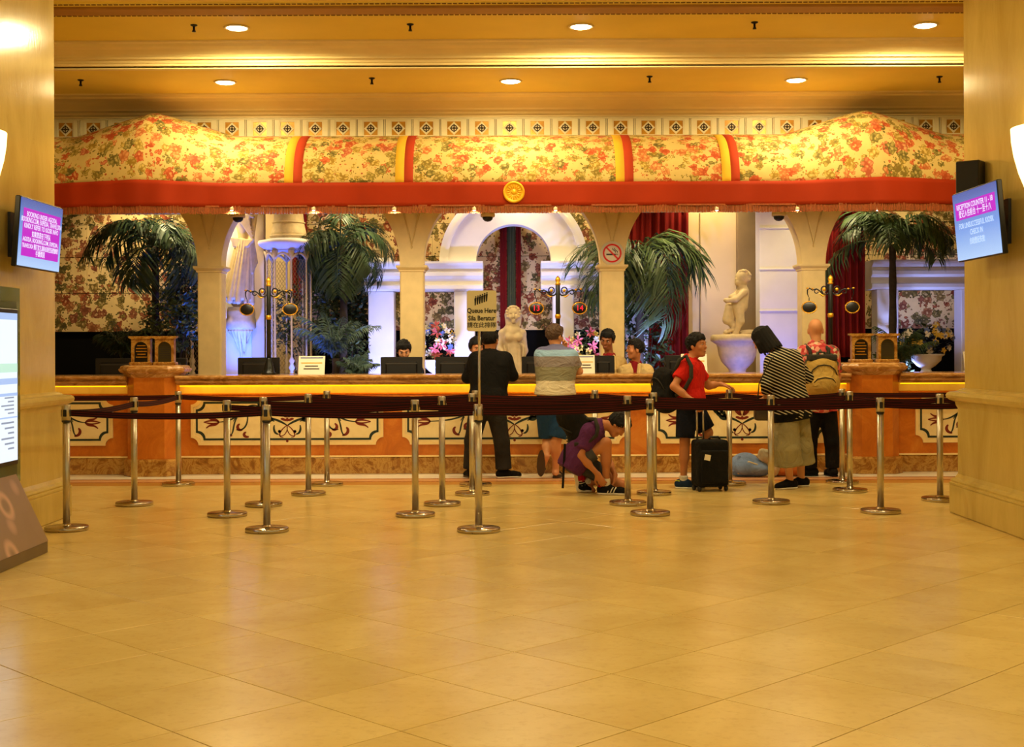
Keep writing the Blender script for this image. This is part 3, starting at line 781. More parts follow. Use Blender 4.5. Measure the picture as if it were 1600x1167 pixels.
def pedestal(cx, label):
    t = thing('counter_pedestal', (cx, YC - .15, 0), label, 'pedestal')
    def oct_(r, z, dy=0):
        return [(cx + r * sx, YC - .10 + dy + r * sy * .8, z) for sx, sy in ((-1, .9), (-1, -.25), (-.62, -.8), (.62, -.8), (1, -.25), (1, .9))]
    def loft(prof, nm, mat):
        vs = [q for r, z in prof for q in oct_(r, z)]; n = 6
        fs = [(6 * i + k, 6 * i + (k + 1) % n, 6 * i + 6 + (k + 1) % n, 6 * i + 6 + k) for i in range(len(prof) - 1) for k in range(n)]
        fs += [tuple(range(5, -1, -1)), tuple(range(len(vs) - 6, len(vs)))]
        MB().add(vs, fs).build(nm, mat, t)
    loft([(.27, .17), (.27, 1.09)], 'body', M['orange_marble'])
    loft([(.31, .002), (.31, .165), (.295, .185), (.27, .19)], 'base', M['brown_marble'])
    loft([(.27, 1.085), (.30, 1.10), (.315, 1.125), (.35, 1.145), (.365, 1.165), (.365, 1.18), (.35, 1.188), (.345, 1.205), (.33, 1.215), (.30, 1.222)], 'cap', M['red_marble'])
    return t
pedestal(PL, 'faceted orange marble counter pedestal at the left end of the desk')
pedestal(PR, 'faceted orange marble counter pedestal at the right end of the desk')

# arched plaque holders on the pedestals
def plaque(u, Y, zb, w, hgt, label, dark):
    c = P(u, 546, Y); x = c.x
    t = thing('plaque_stand', (x, Y, zb), label, 'plaque', 'marble plaque holders on the counter pedestals')
    a = w * .36; sp = zb + hgt * .58
    outer = [(x - w / 2, zb), (x - w / 2, zb + hgt), (x + w / 2, zb + hgt), (x + w / 2, zb)]
    arch = [(x + a, zb)] + [(x + a * math.cos(q), sp + a * math.sin(q)) for q in np.linspace(0, PI, 11)] + [(x - a, zb)]
    MB().prism(outer + arch, Y - .03, Y + .05, 'y').build('frame', M['brown_marble'], t)
    MB().prism([(x - w * .62, zb + hgt + .012), (x - w * .62, zb + hgt + .03), (x + w * .62, zb + hgt + .03), (x + w * .62, zb + hgt + .012), (x + w * .5, zb + hgt), (x - w * .5, zb + hgt)], Y - .045, Y + .06, 'y').build('cornice', M['brown_marble'], t)
    MB().box(x - w * .6, x + w * .6, Y - .05, Y + .07, zb - .035, zb).build('foot', M['brown_marble'], t, bevel=.008)
    pl = MB().prism(arch, Y, Y + .02, 'y').build('plate', M['plaque_dark'] if dark else M['plaque_olive'], t)
    ln = MB()
    for k in range(5 if dark else 7):
        z = sp + a * .45 - k * (hgt * .62) / (5 if dark else 7); ww = a * (.6 if k in (0, 3) else .8)
        ln.box(x - ww, x + ww, Y - .003, Y, z - .006, z + .004)
    ln.build('engraved_lines', M['gilt'] if dark else M['dark_grey'], pl, kind='stuff')
M['plaque_dark'] = plain('black plaque', (14, 14, 20), 0.2); M['plaque_olive'] = plain('dark olive plaque', (62, 54, 24), 0.3)
zp = 1.222 + .035
for u, lab, dk in ((221, 'arched marble holder with a black gilt lettered plaque, left pedestal', True), (258, 'arched marble holder with an olive plaque, left pedestal', False),
                   (1345, 'arched marble holder with a black gilt lettered plaque, right pedestal', True), (1386, 'arched marble holder with an olive plaque, right pedestal', False)):
    plaque(u, 14.50, zp, .21, .255, lab, dk)

# ------------------------------------------------------------------ awning
aw = thing('awning', (0, 14.4, 2.87), 'floral fabric awning with rust red fringed valance over the reception desk', 'awning')
YA, ZA_, YE, ZE = 14.40, PZ(288, 14.4), 15.48, PZ(217, 15.48)
XP = (PX(243, 15.0), PX(1352, 15.0))
def bump_at(x):
    b = 0
    for xp in XP:
        q = abs(x - xp) / .92
        if q < 1: b = max(b, (1 - q) ** 1.25 * (1 + .5 * q) )
    return b
def canopy(x, t):
    b = bump_at(x)
    a = t * PI / 2
    y = YA - .012 - .10 * b + (YE - YA + .10 * b) * (1 - math.cos(a)) ** 1.15
    z = ZA_ + (ZE - ZA_) * math.sin(a) ** 1.0
    # the tent rise over the pedestals
    z += b * .27 * math.sin(PI * min(1, t / .78) / 2) * (1 if t < .78 else math.cos((t - .78) / .22 * PI / 2 * .9))
    return (x, y, z)
def canopy_mb(xa, xb, nx, lift=0.0, nv=18):
    mb = MB()
    def fn(i, j):
        x, y, z = canopy(xa + (xb - xa) * i, j); return (x, y - lift, z + lift * .6)
    mb.grid(fn, nx, nv, True, lambda i, j: (xa + (xb - xa) * i, j * 1.25)); return mb
def thick(o, th):
    m = o.modifiers.new('thickness', 'SOLIDIFY'); m.thickness = th; m.offset = 1
cano = canopy_mb(-6.9, 6.9, 300).build('canopy_fabric', M['floral'], aw, recalc=False); thick(cano, .01)
for u in (454, 627, 971, 1137):
    x = PX(u + 4, YA)
    wb2 = .075
    for k, mt in ((0, 'yellow_cloth'), (1, 'red_band')):
        o = canopy_mb(x - wb2 * 1.15 + k * wb2 * 1.3, x - wb2 * 1.15 + (k + 1) * wb2 * 1.3, 2, .012).build('fabric_band', M[mt], aw, recalc=False); thick(o, .004)
zv0, zv1 = PZ(322, 14.4), PZ(287, 14.4)
def val(i, j):
    x = -6.9 + 13.8 * i; b = bump_at(x)
    sag = .018 * math.sin(x * 2.3 + 1) * (1 - j)
    return (x, YA - .03 - .10 * b + .012 * math.sin(x * 7) * (1 - j) + .006 * math.sin(x * 19 + 2), zv0 + (zv1 - zv0 + .015 + .03 * b) * j + .01 * sag)
vo = MB().grid(val, 260, 6).build('valance', M['red_cloth'], aw, recalc=False); thick(vo, .012)
fr = MB(); x = -6.9
while x < 6.9:
    b = bump_at(x); w = random.uniform(.007, .012); y = YA - .035 - .10 * b + .012 * math.sin(x * 7) + random.uniform(-.006, .004)
    dz = random.uniform(-.006, .006); dx = random.uniform(-.004, .004)
    zb_ = PZ(333, 14.4)
    fr.add([(x, y, zv0 + .01), (x + w, y, zv0 + .01), (x + w + dx, y, zb_ + dz), (x + dx, y, zb_ + dz), (x, y + .008, zv0 + .01), (x + w, y + .008, zv0 + .01), (x + w + dx, y + .008, zb_ + dz), (x + dx, y + .008, zb_ + dz)],
           [(0, 1, 2, 3), (7, 6, 5, 4), (0, 4, 5, 1), (3, 2, 6, 7), (1, 5, 6, 2), (0, 3, 7, 4)])
    x += w + random.uniform(.0005, .003)
fr.build('fringe', M['fringe'], aw, kind='stuff', recalc=False)
gl = MB().box(-6.9, 6.9, YA - .045, YA - .02, zv0 - .004, zv0 + .014).build('braid', M['fringe'], aw)
# gilt rosette
rc = P(803, 300, 14.33); Rr = 17 * 14.33 / F
ros = thing('rosette', rc, 'round golden rosette fixed at the middle of the red valance', 'ornament')
mb = MB(); MX = Matrix.Rotation(PI / 2, 3, 'X')
mb.lathe([(Rr, 0), (Rr, .012), (Rr * .93, .024), (Rr * .82, .024), (Rr * .78, .012), (Rr * .72, .010), (0, .010)], rc + Vector((0, .02, 0)), 40, M=MX); mb.build('disc', M['gold'], ros)
for k in range(16):
    a = 2 * PI * k / 16; d = Vector((math.cos(a), 0, math.sin(a)))
    Rm = Matrix((d, Vector((0, 1, 0)), d.cross(Vector((0, 1, 0))))).transposed()
    MB().sphere(rc + d * Rr * .52 + Vector((0, .008, 0)), (Rr * .2, .012, Rr * .07), 8, 6, M=Rm).build('petal', M['gold'], ros)
MB().sphere(rc + Vector((0, .006, 0)), (Rr * .26, .016, Rr * .26), 14, 8).build('boss', M['gold'], ros)
# small spotlights clipped on the valance
lab = ['leftmost, above the draped statue', 'above the birdcage, second from the left', 'beside the second column', 'left of the golden rosette', 'right of the golden rosette', 'above the beige wall left of the cherub', 'above the white wall right of the cherub', 'rightmost, above the right hand palm']
for u, lb in zip((362, 490, 616, 741, 868, 1120, 1246, 1371), lab):
    c = P(u, 328, 14.30)
    t = thing('valance_spotlight', c, 'tiny lit spotlight on the awning fringe, ' + lb, 'spotlight', 'spotlights along the awning fringe')
    MB().lathe([(.012, .03), (.02, .025), (.024, -.004), (.021, -.004)], c, 12).build('cup', M['trim_ring'], t)
    MB().lathe([(0, -.012), (.012, -.009), (.021, 0), (0, 0)], c, 12).build('lens', M['lens_small'], t)
    MB().tube([c + Vector((0, .0, .03)), c + Vector((0, .05, .04)), c + Vector((0, .075, .04))], .005, 6).build('clip', M['trim_ring'], t)
    light('SPOT', 'valance_lamp', c + Vector((0, -.02, -.03)), 46, (1, .82, .52), spot_size=math.radians(110), spot_blend=.7, shadow_soft_size=.03, target=(c.x, c.y + 1.7, 1.2))
# dome cameras under the soffit
for u, v, lb in ((372, 340, 'above the draped statue'), (762, 339, 'above the white arch'), (1217, 338, 'left of the fourth column')):
    c = P(u, v, 16.1)
    t = thing('dome_camera', c, 'small dome security camera under the awning ' + lb, 'camera', 'dome cameras under the awning')
    MB().lathe([(.02, 3.121 - c.z), (.02, .06), (.085, .055), (.09, .02), (.085, 0), (.07, 0)], c, 20).build('housing', M['col_beige'], t)
    MB().lathe([(.068, .004), (.06, -.03), (.035, -.052), (0, -.06)], c, 20).build('dome', M['black_plastic'], t)

# ------------------------------------------------------------------ columns and arches behind the desk
YQ = 16.5
def column(u, label):
    x = P(u, 546, YQ).x
    t = thing('arcade_column', (x, YQ, 0), label, 'column', 'beige columns behind the desk')
    hw = .148; zs = 2.42
    MB().box(x - hw, x + hw, YQ - hw, YQ + hw, .002, zs - .05).build('shaft', M['col_beige'], t, bevel=.02, seg=2)
    pr = [(hw, -.07), (hw + .012, -.06), (hw + .012, -.045), (hw + .03, -.03), (hw + .045, -.012), (hw + .045, .012), (hw, .015)]
    vs = [q for r, z in pr for q in ((x - r, YQ - r, zs + z), (x + r, YQ - r, zs + z), (x + r, YQ + r, zs + z), (x - r, YQ + r, zs + z))]
    MB().add(vs, [(4 * i + k, 4 * i + (k + 1) % 4, 4 * i + 4 + (k + 1) % 4, 4 * i + 4 + k) for i in range(len(pr) - 1) for k in range(4)] + [(3, 2, 1, 0), tuple(range(len(vs) - 4, len(vs)))]).build('capital', M['col_beige'], t)
    # arch springing
    R_ = 1.107; right = []
    for zz in np.linspace(0, .68, 12):
        right.append((hw + R_ - math.sqrt(R_ ** 2 - zz ** 2), zs + .015 + zz))
    poly = [(x + a, b) for a, b in right] + [(x - a, b) for a, b in right[::-1]]
    MB().prism(poly, YQ - hw + .01, YQ + hw - .01, 'y').build('arch_springing', M['col_beige'], t)
    # Y shaped relief
    mb = MB(); yy = YQ - hw + .004
    for s in (-1, 1): mb.tube([(x + s * .10, yy, zs + .68), (x + s * .035, yy, zs + .42), (x, yy, zs + .26)], [.012, .01, .006], 6)
    mb.sphere((x, yy, zs + .24), (.014, .01, .02), 8, 6); mb.build('relief', M['col_beige'], t)
    return x
for u, lb in ((331.5, 'beige square column with capital beside the draped statue'), (645, 'beige square column in front of the white entablature with the ball'), (956, 'beige square column bearing the no smoking sign'), (1268, 'beige square column behind the bald man')):
    column(u, lb)
# wall over the arches
ar = MB().box(-ROOM, ROOM, YQ - .14, YQ + .14, 3.11, 3.80).build('wall_arcade', M['col_beige']); tag(ar, kind='structure')

# no smoking sign
c = P(956.5, 395.5, YQ - .16); R_ = 14.5 * YQ / F
ns = thing('no_smoking_sign', c, 'round no smoking sign fixed to the beige column', 'sign')
MB().lathe([(R_ * 1.28, -.012), (R_ * 1.28, 0), (0, 0)], c, 32, M=MX).build('white_backing', M['paper'], ns)
M['sign_red'] = plain('sign red', (226, 20, 16), .45, var=0)
MB().lathe([(R_, .0), (R_, .006), (R_ * .83, .006), (R_ * .83, 0)], c, 40, M=MX, caps=False).build('red_ring', M['sign_red'], ns)
q = R_ * .62
MB().ribbon([(c.x - q, c.z + q), (c.x + q, c.z - q)], R_ * .16, c.y, .006).build('red_slash', M['sign_red'], ns)
mb = MB(); mb.box(c.x - R_ * .62, c.x + R_ * .38, c.y - .003, c.y, c.z - R_ * .22, c.z - R_ * .06); mb.box(c.x + R_ * .44, c.x + R_ * .5, c.y - .003, c.y, c.z - R_ * .22, c.z - R_ * .06); mb.box(c.x + R_ * .55, c.x + R_ * .61, c.y - .003, c.y, c.z - R_ * .22, c.z - R_ * .06)
mb.build('cigarette', M['ink'], ns)
mb = MB()
for dx in (0, .2): mb.ribbon(bez((c.x + R_ * (.1 + dx), c.z + R_ * .55), (c.x + R_ * (-.1 + dx), c.z + R_ * .3), (c.x + R_ * (.4 + dx), c.z + R_ * .35), (c.x + R_ * (.35 + dx), c.z + R_ * .05), 10), R_ * .07, c.y, .003)
mb.build('smoke', M['ink'], ns)

# ------------------------------------------------------------------ garden scenery behind the desk
YS = 18.3
def zpx(v): return PZ(v, YS)
def X(u, Y=YS): return P(u, 450, Y).x
ENT = [(0, 455), (-.05, 452), (-.05, 447), (0, 445), (0, 436), (-.03, 434), (-.06, 432), (-.06, 427), (-.02, 425), (-.02, 421), (-.06, 419), (-.10, 416), (-.12, 413), (-.12, 410)]
def entablature(t, x0, x1, dep=.34):
    prof = [(YS - dep / 2 + d, zpx(v)) for d, v in ENT]
    back = [(2 * YS - y, z) for y, z in prof[::-1]]
    return MB().prism(prof + back, x0, x1, 'x').build('entablature', M['white_stone'], t)
def leg(t, x0, x1, dep=.30):
    MB().box(x0, x1, YS - dep / 2, YS + dep / 2, .002, zpx(455)).build('pier', M['white_stone'], t, bevel=.01)
pv = thing('white_pavilion', (X(800), YS, 0), 'white plaster garden pavilion with a round central arch', 'pavilion')
leg(pv, X(577), X(617)); leg(pv, X(710), X(742)); leg(pv, X(863), X(896)); leg(pv, X(978), X(1012))
entablature(pv, X(570), X(755)); entablature(pv, X(845), X(1022))
cx, zs = X(802.5), zpx(411); Ro, Ri = (X(918) - X(688)) / 2, (X(861) - X(745)) / 2
po = [(cx + Ro * math.cos(a), zs + .01 + Ro * math.sin(a)) for a in np.linspace(0, PI, 33)]; pi_ = [(cx + Ri * math.cos(a), zs + .01 + Ri * math.sin(a)) for a in np.linspace(PI, 0, 33)]
MB().prism(po + pi_, YS - .17, YS + .17, 'y').build('arch', M['white_stone'], pv)
Rm = Ri + (Ro - Ri) * .86
po2 = [(cx + Rm * math.cos(a), zs + .01 + Rm * math.sin(a)) for a in np.linspace(0, PI, 33)]; pi2 = [(cx + (Rm - .05) * math.cos(a), zs + .01 + (Rm - .05) * math.sin(a)) for a in np.linspace(PI, 0, 33)]
MB().prism(po2 + pi2, YS - .19, YS - .16, 'y').build('archivolt', M['white_stone'], pv)
c = Vector((X(597), YS, zpx(402)))
MB().box(X(580), X(614), YS - .16, YS + .16, zpx(411), zpx(403)).build('ball_base', M['white_stone'], pv, bevel=.01)
MB().sphere(Vector((X(597), YS, zpx(391))), (14.5 * YS / F,) * 3, 24, 16).build('stone_ball', M['statue'], pv, label='round carved stone ball finial')
mb = MB(); cb = Vector((X(597), YS, zpx(391))); rb = 14.6 * YS / F
mb.tube([cb + Vector((rb * math.cos(a), rb * math.sin(a), 0)) for a in np.linspace(0, 2 * PI, 25)], .008, 6)
for k in range(6):
    mb.tube([cb + Vector((rb * math.sin(th) * math.cos(k * PI / 3), rb * math.sin(th) * math.sin(k * PI / 3), -rb * math.cos(th))) for th in np.linspace(.2, 1.5, 8)], .006, 5)
mb.build('ball_bands', M['statue'], pv)
pr = thing('white_portal', (X(1440), YS, 0), 'white plaster portal behind the right hand palm', 'portal')
leg(pr, X(1366), X(1399)); leg(pr, X(1496), X(1530)); entablature(pr, X(1356), X(1542))

# walls of the alcove that stand forward of the back wall
def slab(nm, u0, u1, Y, th, mat, grooves=()):
    x0, x1 = X(u0, Y), X(u1, Y)
    t = tag(MB().box(x0, x1, Y, Y + th, .002, 3.80).build(nm, M[mat], bevel=.006), kind='structure')
    for v in grooves:
        MB().box(x0 - .006, x1 + .006, Y - .012, Y + .05, PZ(v, Y) - .012, PZ(v, Y) + .012).build('string_course', M[mat], t, bevel=.004)
    return t
slab('wall_garden_right', 1074, 1156, 18.6, .2, 'beige_wall')
slab('wall_pilaster', 1153, 1190, 18.45, .3, 'brown_wall')
slab('wall_white_right', 1187, 1258, 17.75, .3, 'white_stone', (358, 422, 487, 552))
slab('wall_white_left', 352, 394, 17.75, .1, 'white_stone')
slab('wall_strip_left', 393, 413, 17.72, .12, 'beige_wall')
slab('wall_garden_left', 408, 470, 18.9, .1, 'beige_wall')
pm = tag(MB().tube([P(1093.5, 333, 18.58), P(1093.5, 590, 18.58)], .008, 6).build('trim_2', M['brown_wall']), kind='structure')

def curtain(u0, u1, Y, mat, label, v0=325, v1=592, folds=9, amp=.05):
    x0, x1 = X(u0, Y), X(u1, Y); zt_, zb_ = min(3.79, PZ(v0, Y)), PZ(v1, Y)
    t = thing('curtain', ((x0 + x1) / 2, Y, zb_), label, 'curtain')
    def fn(i, j):
        return (x0 + (x1 - x0) * i, Y + amp * math.sin(i * folds * 2 * PI + .6 * math.sin(j * 3)) * (.6 + .4 * j) + .02 * math.sin(i * 37), zt_ + (zb_ - zt_) * j)
    o = MB().grid(fn, folds * 8, 10).build('drape', M[mat], t, recalc=False); thick(o, .006)
    MB().tube([(x0 - .03, Y, zt_ - .02), (x1 + .03, Y, zt_ - .02)], .02, 8).build('rod', M['iron'], t)
curtain(985, 1076, 18.45, 'red_curtain', 'dark red curtain hanging behind the large palm', folds=8)
curtain(1283, 1352, 17.9, 'red_curtain', 'dark red curtain beside the fourth column', v1=560, folds=7)
curtain(782, 792, 18.85, 'red_curtain', 'narrow red drape at the left of the arch opening', v0=270, v1=520, folds=2, amp=.015)
curtain(793, 806, 18.9, 'green_cloth', 'olive drape in the middle of the arch opening', v0=270, v1=520, folds=2, amp=.02)
curtain(807, 814, 18.85, 'red_curtain', 'narrow red drape at the right of the arch opening', v0=270, v1=520, folds=2, amp=.015)
curtain(455, 480, 18.85, 'red_curtain', 'red curtain edge behind the second palm', v1=470, folds=3)

# bell roofed birdcages
def aviary(u, Y, label):
    c = P(u, 546, Y); s = Y / F
    t = thing('birdcage', (c.x, Y, 0), label, 'birdcage', 'bell roofed birdcages')
    def z(v): return PZ(v, Y)
    R_ = 48 * s
    ctr = (c.x, Y, 0)
    MB().lathe([(29 * s, z(372)), (27 * s, z(362)), (24 * s, z(348)), (23 * s, z(338)), (21 * s, z(322)), (16 * s, z(306)), (6 * s, z(296)), (0, z(292))], ctr, 28).build('dome', M['statue'], t)
    mb = MB()
    for v, r in ((347, 24.4), (368, 28.8)):
        mb.tube([(c.x + r * s * math.cos(a), Y + r * s * math.sin(a), z(v)) for a in np.linspace(0, 2 * PI, 33)], .012, 6)
    mb.build('dome_moulding', M['statue'], t)
    MB().lathe([(0, z(392)), (R_ * .7, z(391)), (R_ * .96, z(383)), (R_, z(379)), (R_ * .98, z(376)), (28 * s, z(372)), (0, z(371))], ctr, 36).build('rim', M['white_stone'], t)
    n = 8; rp = 34 * s
    for k in range(n):
        a = 2 * PI * (k + .35) / n; px, py = c.x + rp * math.cos(a), Y + rp * math.sin(a)
        MB().lathe([(.035, z(583)), (.035, z(580)), (.02, z(578)), (.045, z(573)), (.02, z(567)), (.04, z(562)), (.014, z(556)), (.011, z(410)), (.022, z(402)), (.045, z(392))], (px, py, 0), 10).build('post', M['statue'], t)
        a2 = 2 * PI * (k + 1.35) / n; am = (a + a2) / 2
        mb = MB(); pts = []
        for q in np.linspace(0, 1, 9):
            aa = a + (a2 - a) * q; pts.append((c.x + rp * math.cos(aa), Y + rp * math.sin(aa), z(405) + math.sin(PI * q) * 9 * s))
        mb.tube(pts, .018, 6); mb.build('arch_rib', M['statue'], t)
        # lattice
        if k % 2: continue
        mb = MB(); m_ = 5; H0, H1 = z(578), z(405); NV = 22
        for d in (-1, 1):
            for i in range(-NV, m_):
                pts = []
                for q in range(0, NV + 1):
                    w = i + q if d > 0 else m_ - 1 - i - q + 0
                    f_ = (i + q) / m_
                    if 0 <= f_ <= 1:
                        f2 = f_ if d > 0 else 1 - f_
                        aa = a + (a2 - a) * f2; pts.append((c.x + rp * math.cos(aa), Y + rp * math.sin(aa), H0 + (H1 - H0) * q / NV))
                if len(pts) > 1: mb.tube(pts, .0026, 3, False)
        mb.build('lattice', M['brown_wall'], t, kind='stuff')
    MB().lathe([(38 * s, .002), (38 * s, z(590)), (40 * s, z(586)), (40 * s, z(583)), (0, z(583))], ctr, 32).build('base', M['white_stone'], t)
aviary(452, 17.35, 'bell roofed birdcage right of the draped statue')
aviary(325, 18.42, 'birdcage half hidden behind the first beige column')

# palms
def frond_mb(L, droop, n, lw, ll, seed, mat=None, bendx=0.0):
    r = random.Random(seed); mb = MB(); pts = []
    p = Vector((0, 0, 0)); ang = 0.0
    N = 16
    for i in range(N + 1):
        f = i / N
        pts.append(p.copy()); e = PI / 2 * .55 - droop * f ** 1.3
        p = p + Vector((math.cos(e), bendx * f * .4, math.sin(e))) * (L / N)
    mb.tube(pts, [.014 * (1 - .8 * i / N) for i in range(N + 1)], 5)
    for k in range(n):
        f = .14 + .86 * k / n; q = f * N; i = min(int(q), N - 1); w = q - i
        c = pts[i].lerp(pts[i + 1], w); t = (pts[i + 1] - pts[i]).normalized()
        side = Vector((-t.y, t.x, 0)); side = Vector((0, 1, 0)) if side.length < .1 else side.normalized()
        for s in (-1, 1):
            l = ll * (math.sin(PI * (.18 + .78 * f)) ** .7) * r.uniform(.85, 1.12)
            d = (side * s * .75 + t * r.uniform(.5, .7) + Vector((0, 0, r.uniform(-.35, .0)))).normalized()
            wv = t.cross(d).cross(d).normalized() if t.cross(d).length > 1e-3 else t
            a = c; b = c + d * l * .45; e = c + d * l * .78 + Vector((0, 0, -l * .24)); g = c + d * l * .92 + Vector((0, 0, -l * .56)) 
            mb.add([a, b + wv * lw, b - wv * lw, b + Vector((0, 0, .25 * lw)), e + wv * lw * .7, e - wv * lw * .7, g],
                   [(0, 1, 3), (0, 3, 2), (1, 4, 3), (2, 3, 5), (3, 4, 5), (4, 6, 5)], False)
    return mb
def palm(name, u, v, Y, ang, label, L=.95, nf=15, ll=.30, lw=.013, mat='palm', trunk=True, seed=1, droop=2.0, zbase=0.0, cat='palm', e0=-.6, e1=.6):
    c = P(u, v, Y); r = random.Random(seed)
    t = thing(name, (c.x, c.y, zbase), label, cat)
    if trunk:
        pts = [(c.x + .04 * math.sin(q * 2), c.y, zbase + .002 + (c.z - zbase) * q) for q in np.linspace(0, 1, 12)]
        MB().tube(pts, [.055 - .012 * q + (.008 if i % 2 else 0) for i, q in enumerate(np.linspace(0, 1, 12))], 10).build('trunk', M['bark'], t)
    for k in range(nf):
        a = 2 * PI * k / nf + r.uniform(-.2, .2); l = L * r.uniform(.8, 1.1); el = r.uniform(e0, e1)
        if math.cos(a) and abs(Y + math.sin(a) * l * .8) and Y + math.sin(a) * l * .8 < 16.75: l *= .65
        if Y + math.sin(a) * l > 18.8: l *= .7
        mb = frond_mb(l, droop * r.uniform(.8, 1.15), 26, lw, ll * r.uniform(.85, 1.1), seed * 100 + k, bendx=r.uniform(-.4, .4))
        R_ = Matrix.Rotation(a, 3, 'Z') @ Matrix.Rotation(-el, 3, 'Y')
        mb.v = [tuple(R_ @ Vector(p) + c) for p in mb.v]
        mb.build('frond', M[mat], t, recalc=False)
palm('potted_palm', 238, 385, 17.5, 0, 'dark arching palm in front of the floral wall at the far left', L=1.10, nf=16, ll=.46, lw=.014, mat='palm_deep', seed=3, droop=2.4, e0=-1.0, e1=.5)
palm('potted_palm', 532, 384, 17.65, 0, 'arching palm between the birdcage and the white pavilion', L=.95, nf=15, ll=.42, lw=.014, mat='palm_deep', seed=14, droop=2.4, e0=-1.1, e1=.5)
palm('potted_palm', 995, 410, 17.6, 0, 'large arching palm behind the seated clerk in a blazer', L=1.25, nf=20, ll=.58, lw=.015, mat='palm', seed=5, droop=2.9, e0=-.9, e1=.45)
palm('potted_palm', 1390, 382, 17.5, 0, 'arching palm before the white portal at the right', L=1.05, nf=16, ll=.48, lw=.013, mat='palm', seed=6, droop=2.2)
palm('fern', 520, 560, 17.1, 0, 'grey green fern palm beneath the second arch', L=.75, nf=14, ll=.20, lw=.008, mat='palm_blue', trunk=True, seed=8, droop=1.1, cat='fern', e0=.1, e1=.7)
palm('fern', 556, 590, 16.95, 0, 'low bluish fern beside the white pier', L=.42, nf=12, ll=.14, lw=.008, mat='palm_blue', trunk=True, seed=9, droop=1.2, cat='fern', e0=.1, e1=.7)
palm('fern', 190, 560, 17.4, 0, 'dark feathery fern left of the first column', L=.6, nf=12, ll=.2, lw=.008, mat='palm_dark', trunk=True, seed=10, droop=1.2, cat='fern', e0=.1, e1=.7)
palm('fern', 1408, 572, 17.2, 0, 'green fern between the plaques and the white flower urn', L=.6, nf=13, ll=.2, lw=.008, mat='palm', trunk=True, seed=11, droop=1.1, cat='fern', e0=.1, e1=.7)

def shrub(u, v, Y, rx, rz, n, label, mat='shrub', size=.05, seed=1):
    c = P(u, v, Y); r = random.Random(seed)
    t = thing('shrub', (c.x, Y, 0), label, 'shrub')
    mb = MB()
    for k in range(n):
        th, ph_ = r.uniform(0, 2 * PI), math.acos(r.uniform(-1, 1)); q = r.uniform(.3, 1) ** .5
        p = c + Vector((rx * q * math.sin(ph_) * math.cos(th), min(rx, .4) * q * math.sin(ph_) * math.sin(th), rz * q * math.cos(ph_)))
        d = Vector((r.uniform(-1, 1), r.uniform(-1, .3), r.uniform(-.9, .4))).normalized(); w = d.cross(Vector((r.uniform(-1, 1), r.uniform(-1, 1), 1))).normalized()
        l = size * r.uniform(.7, 1.4); nn = d.cross(w) * l * .18
        mb.add([p, p + d * l * .5 + w * l * .36 + nn, p + d * l * 1.15, p + d * l * .5 - w * l * .36 + nn, p + d * l * .5], [(0, 1, 4), (1, 2, 4), (2, 3, 4), (3, 0, 4)])
    mb.build('foliage', M[mat], t, kind='stuff', recalc=False)
    mb = MB()
    for k in range(5):
        a = k * 1.3; mb.tube([(c.x, Y, .003), (c.x + .1 * rx * math.cos(a), Y + .05 * math.sin(a), c.z * .5), (c.x + .5 * rx * math.cos(a), Y + .2 * rx * math.sin(a), c.z + rz * .3)], [.02, .014, .006], 6)
    mb.build('stems', M['bark'], t)
shrub(268, 505, 17.3, .42, .42, 800, 'dark leafy shrub left of the first column', seed=2, size=.06)
shrub(470, 500, 17.8, .50, .5, 900, 'leafy shrub growing behind the birdcage lattice', seed=3, size=.06)
shrub(545, 545, 17.9, .28, .42, 420, 'dark shrub in the shade left of the white pier', seed=5, size=.06)
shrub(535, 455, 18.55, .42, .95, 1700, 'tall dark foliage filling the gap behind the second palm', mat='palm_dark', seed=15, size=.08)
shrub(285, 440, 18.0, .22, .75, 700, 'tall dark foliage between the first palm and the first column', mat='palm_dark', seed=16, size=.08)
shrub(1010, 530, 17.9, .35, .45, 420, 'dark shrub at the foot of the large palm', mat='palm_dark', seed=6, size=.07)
shrub(1395, 560, 17.6, .3, .3, 260, 'dark shrub behind the right hand plaques', seed=7, size=.06)

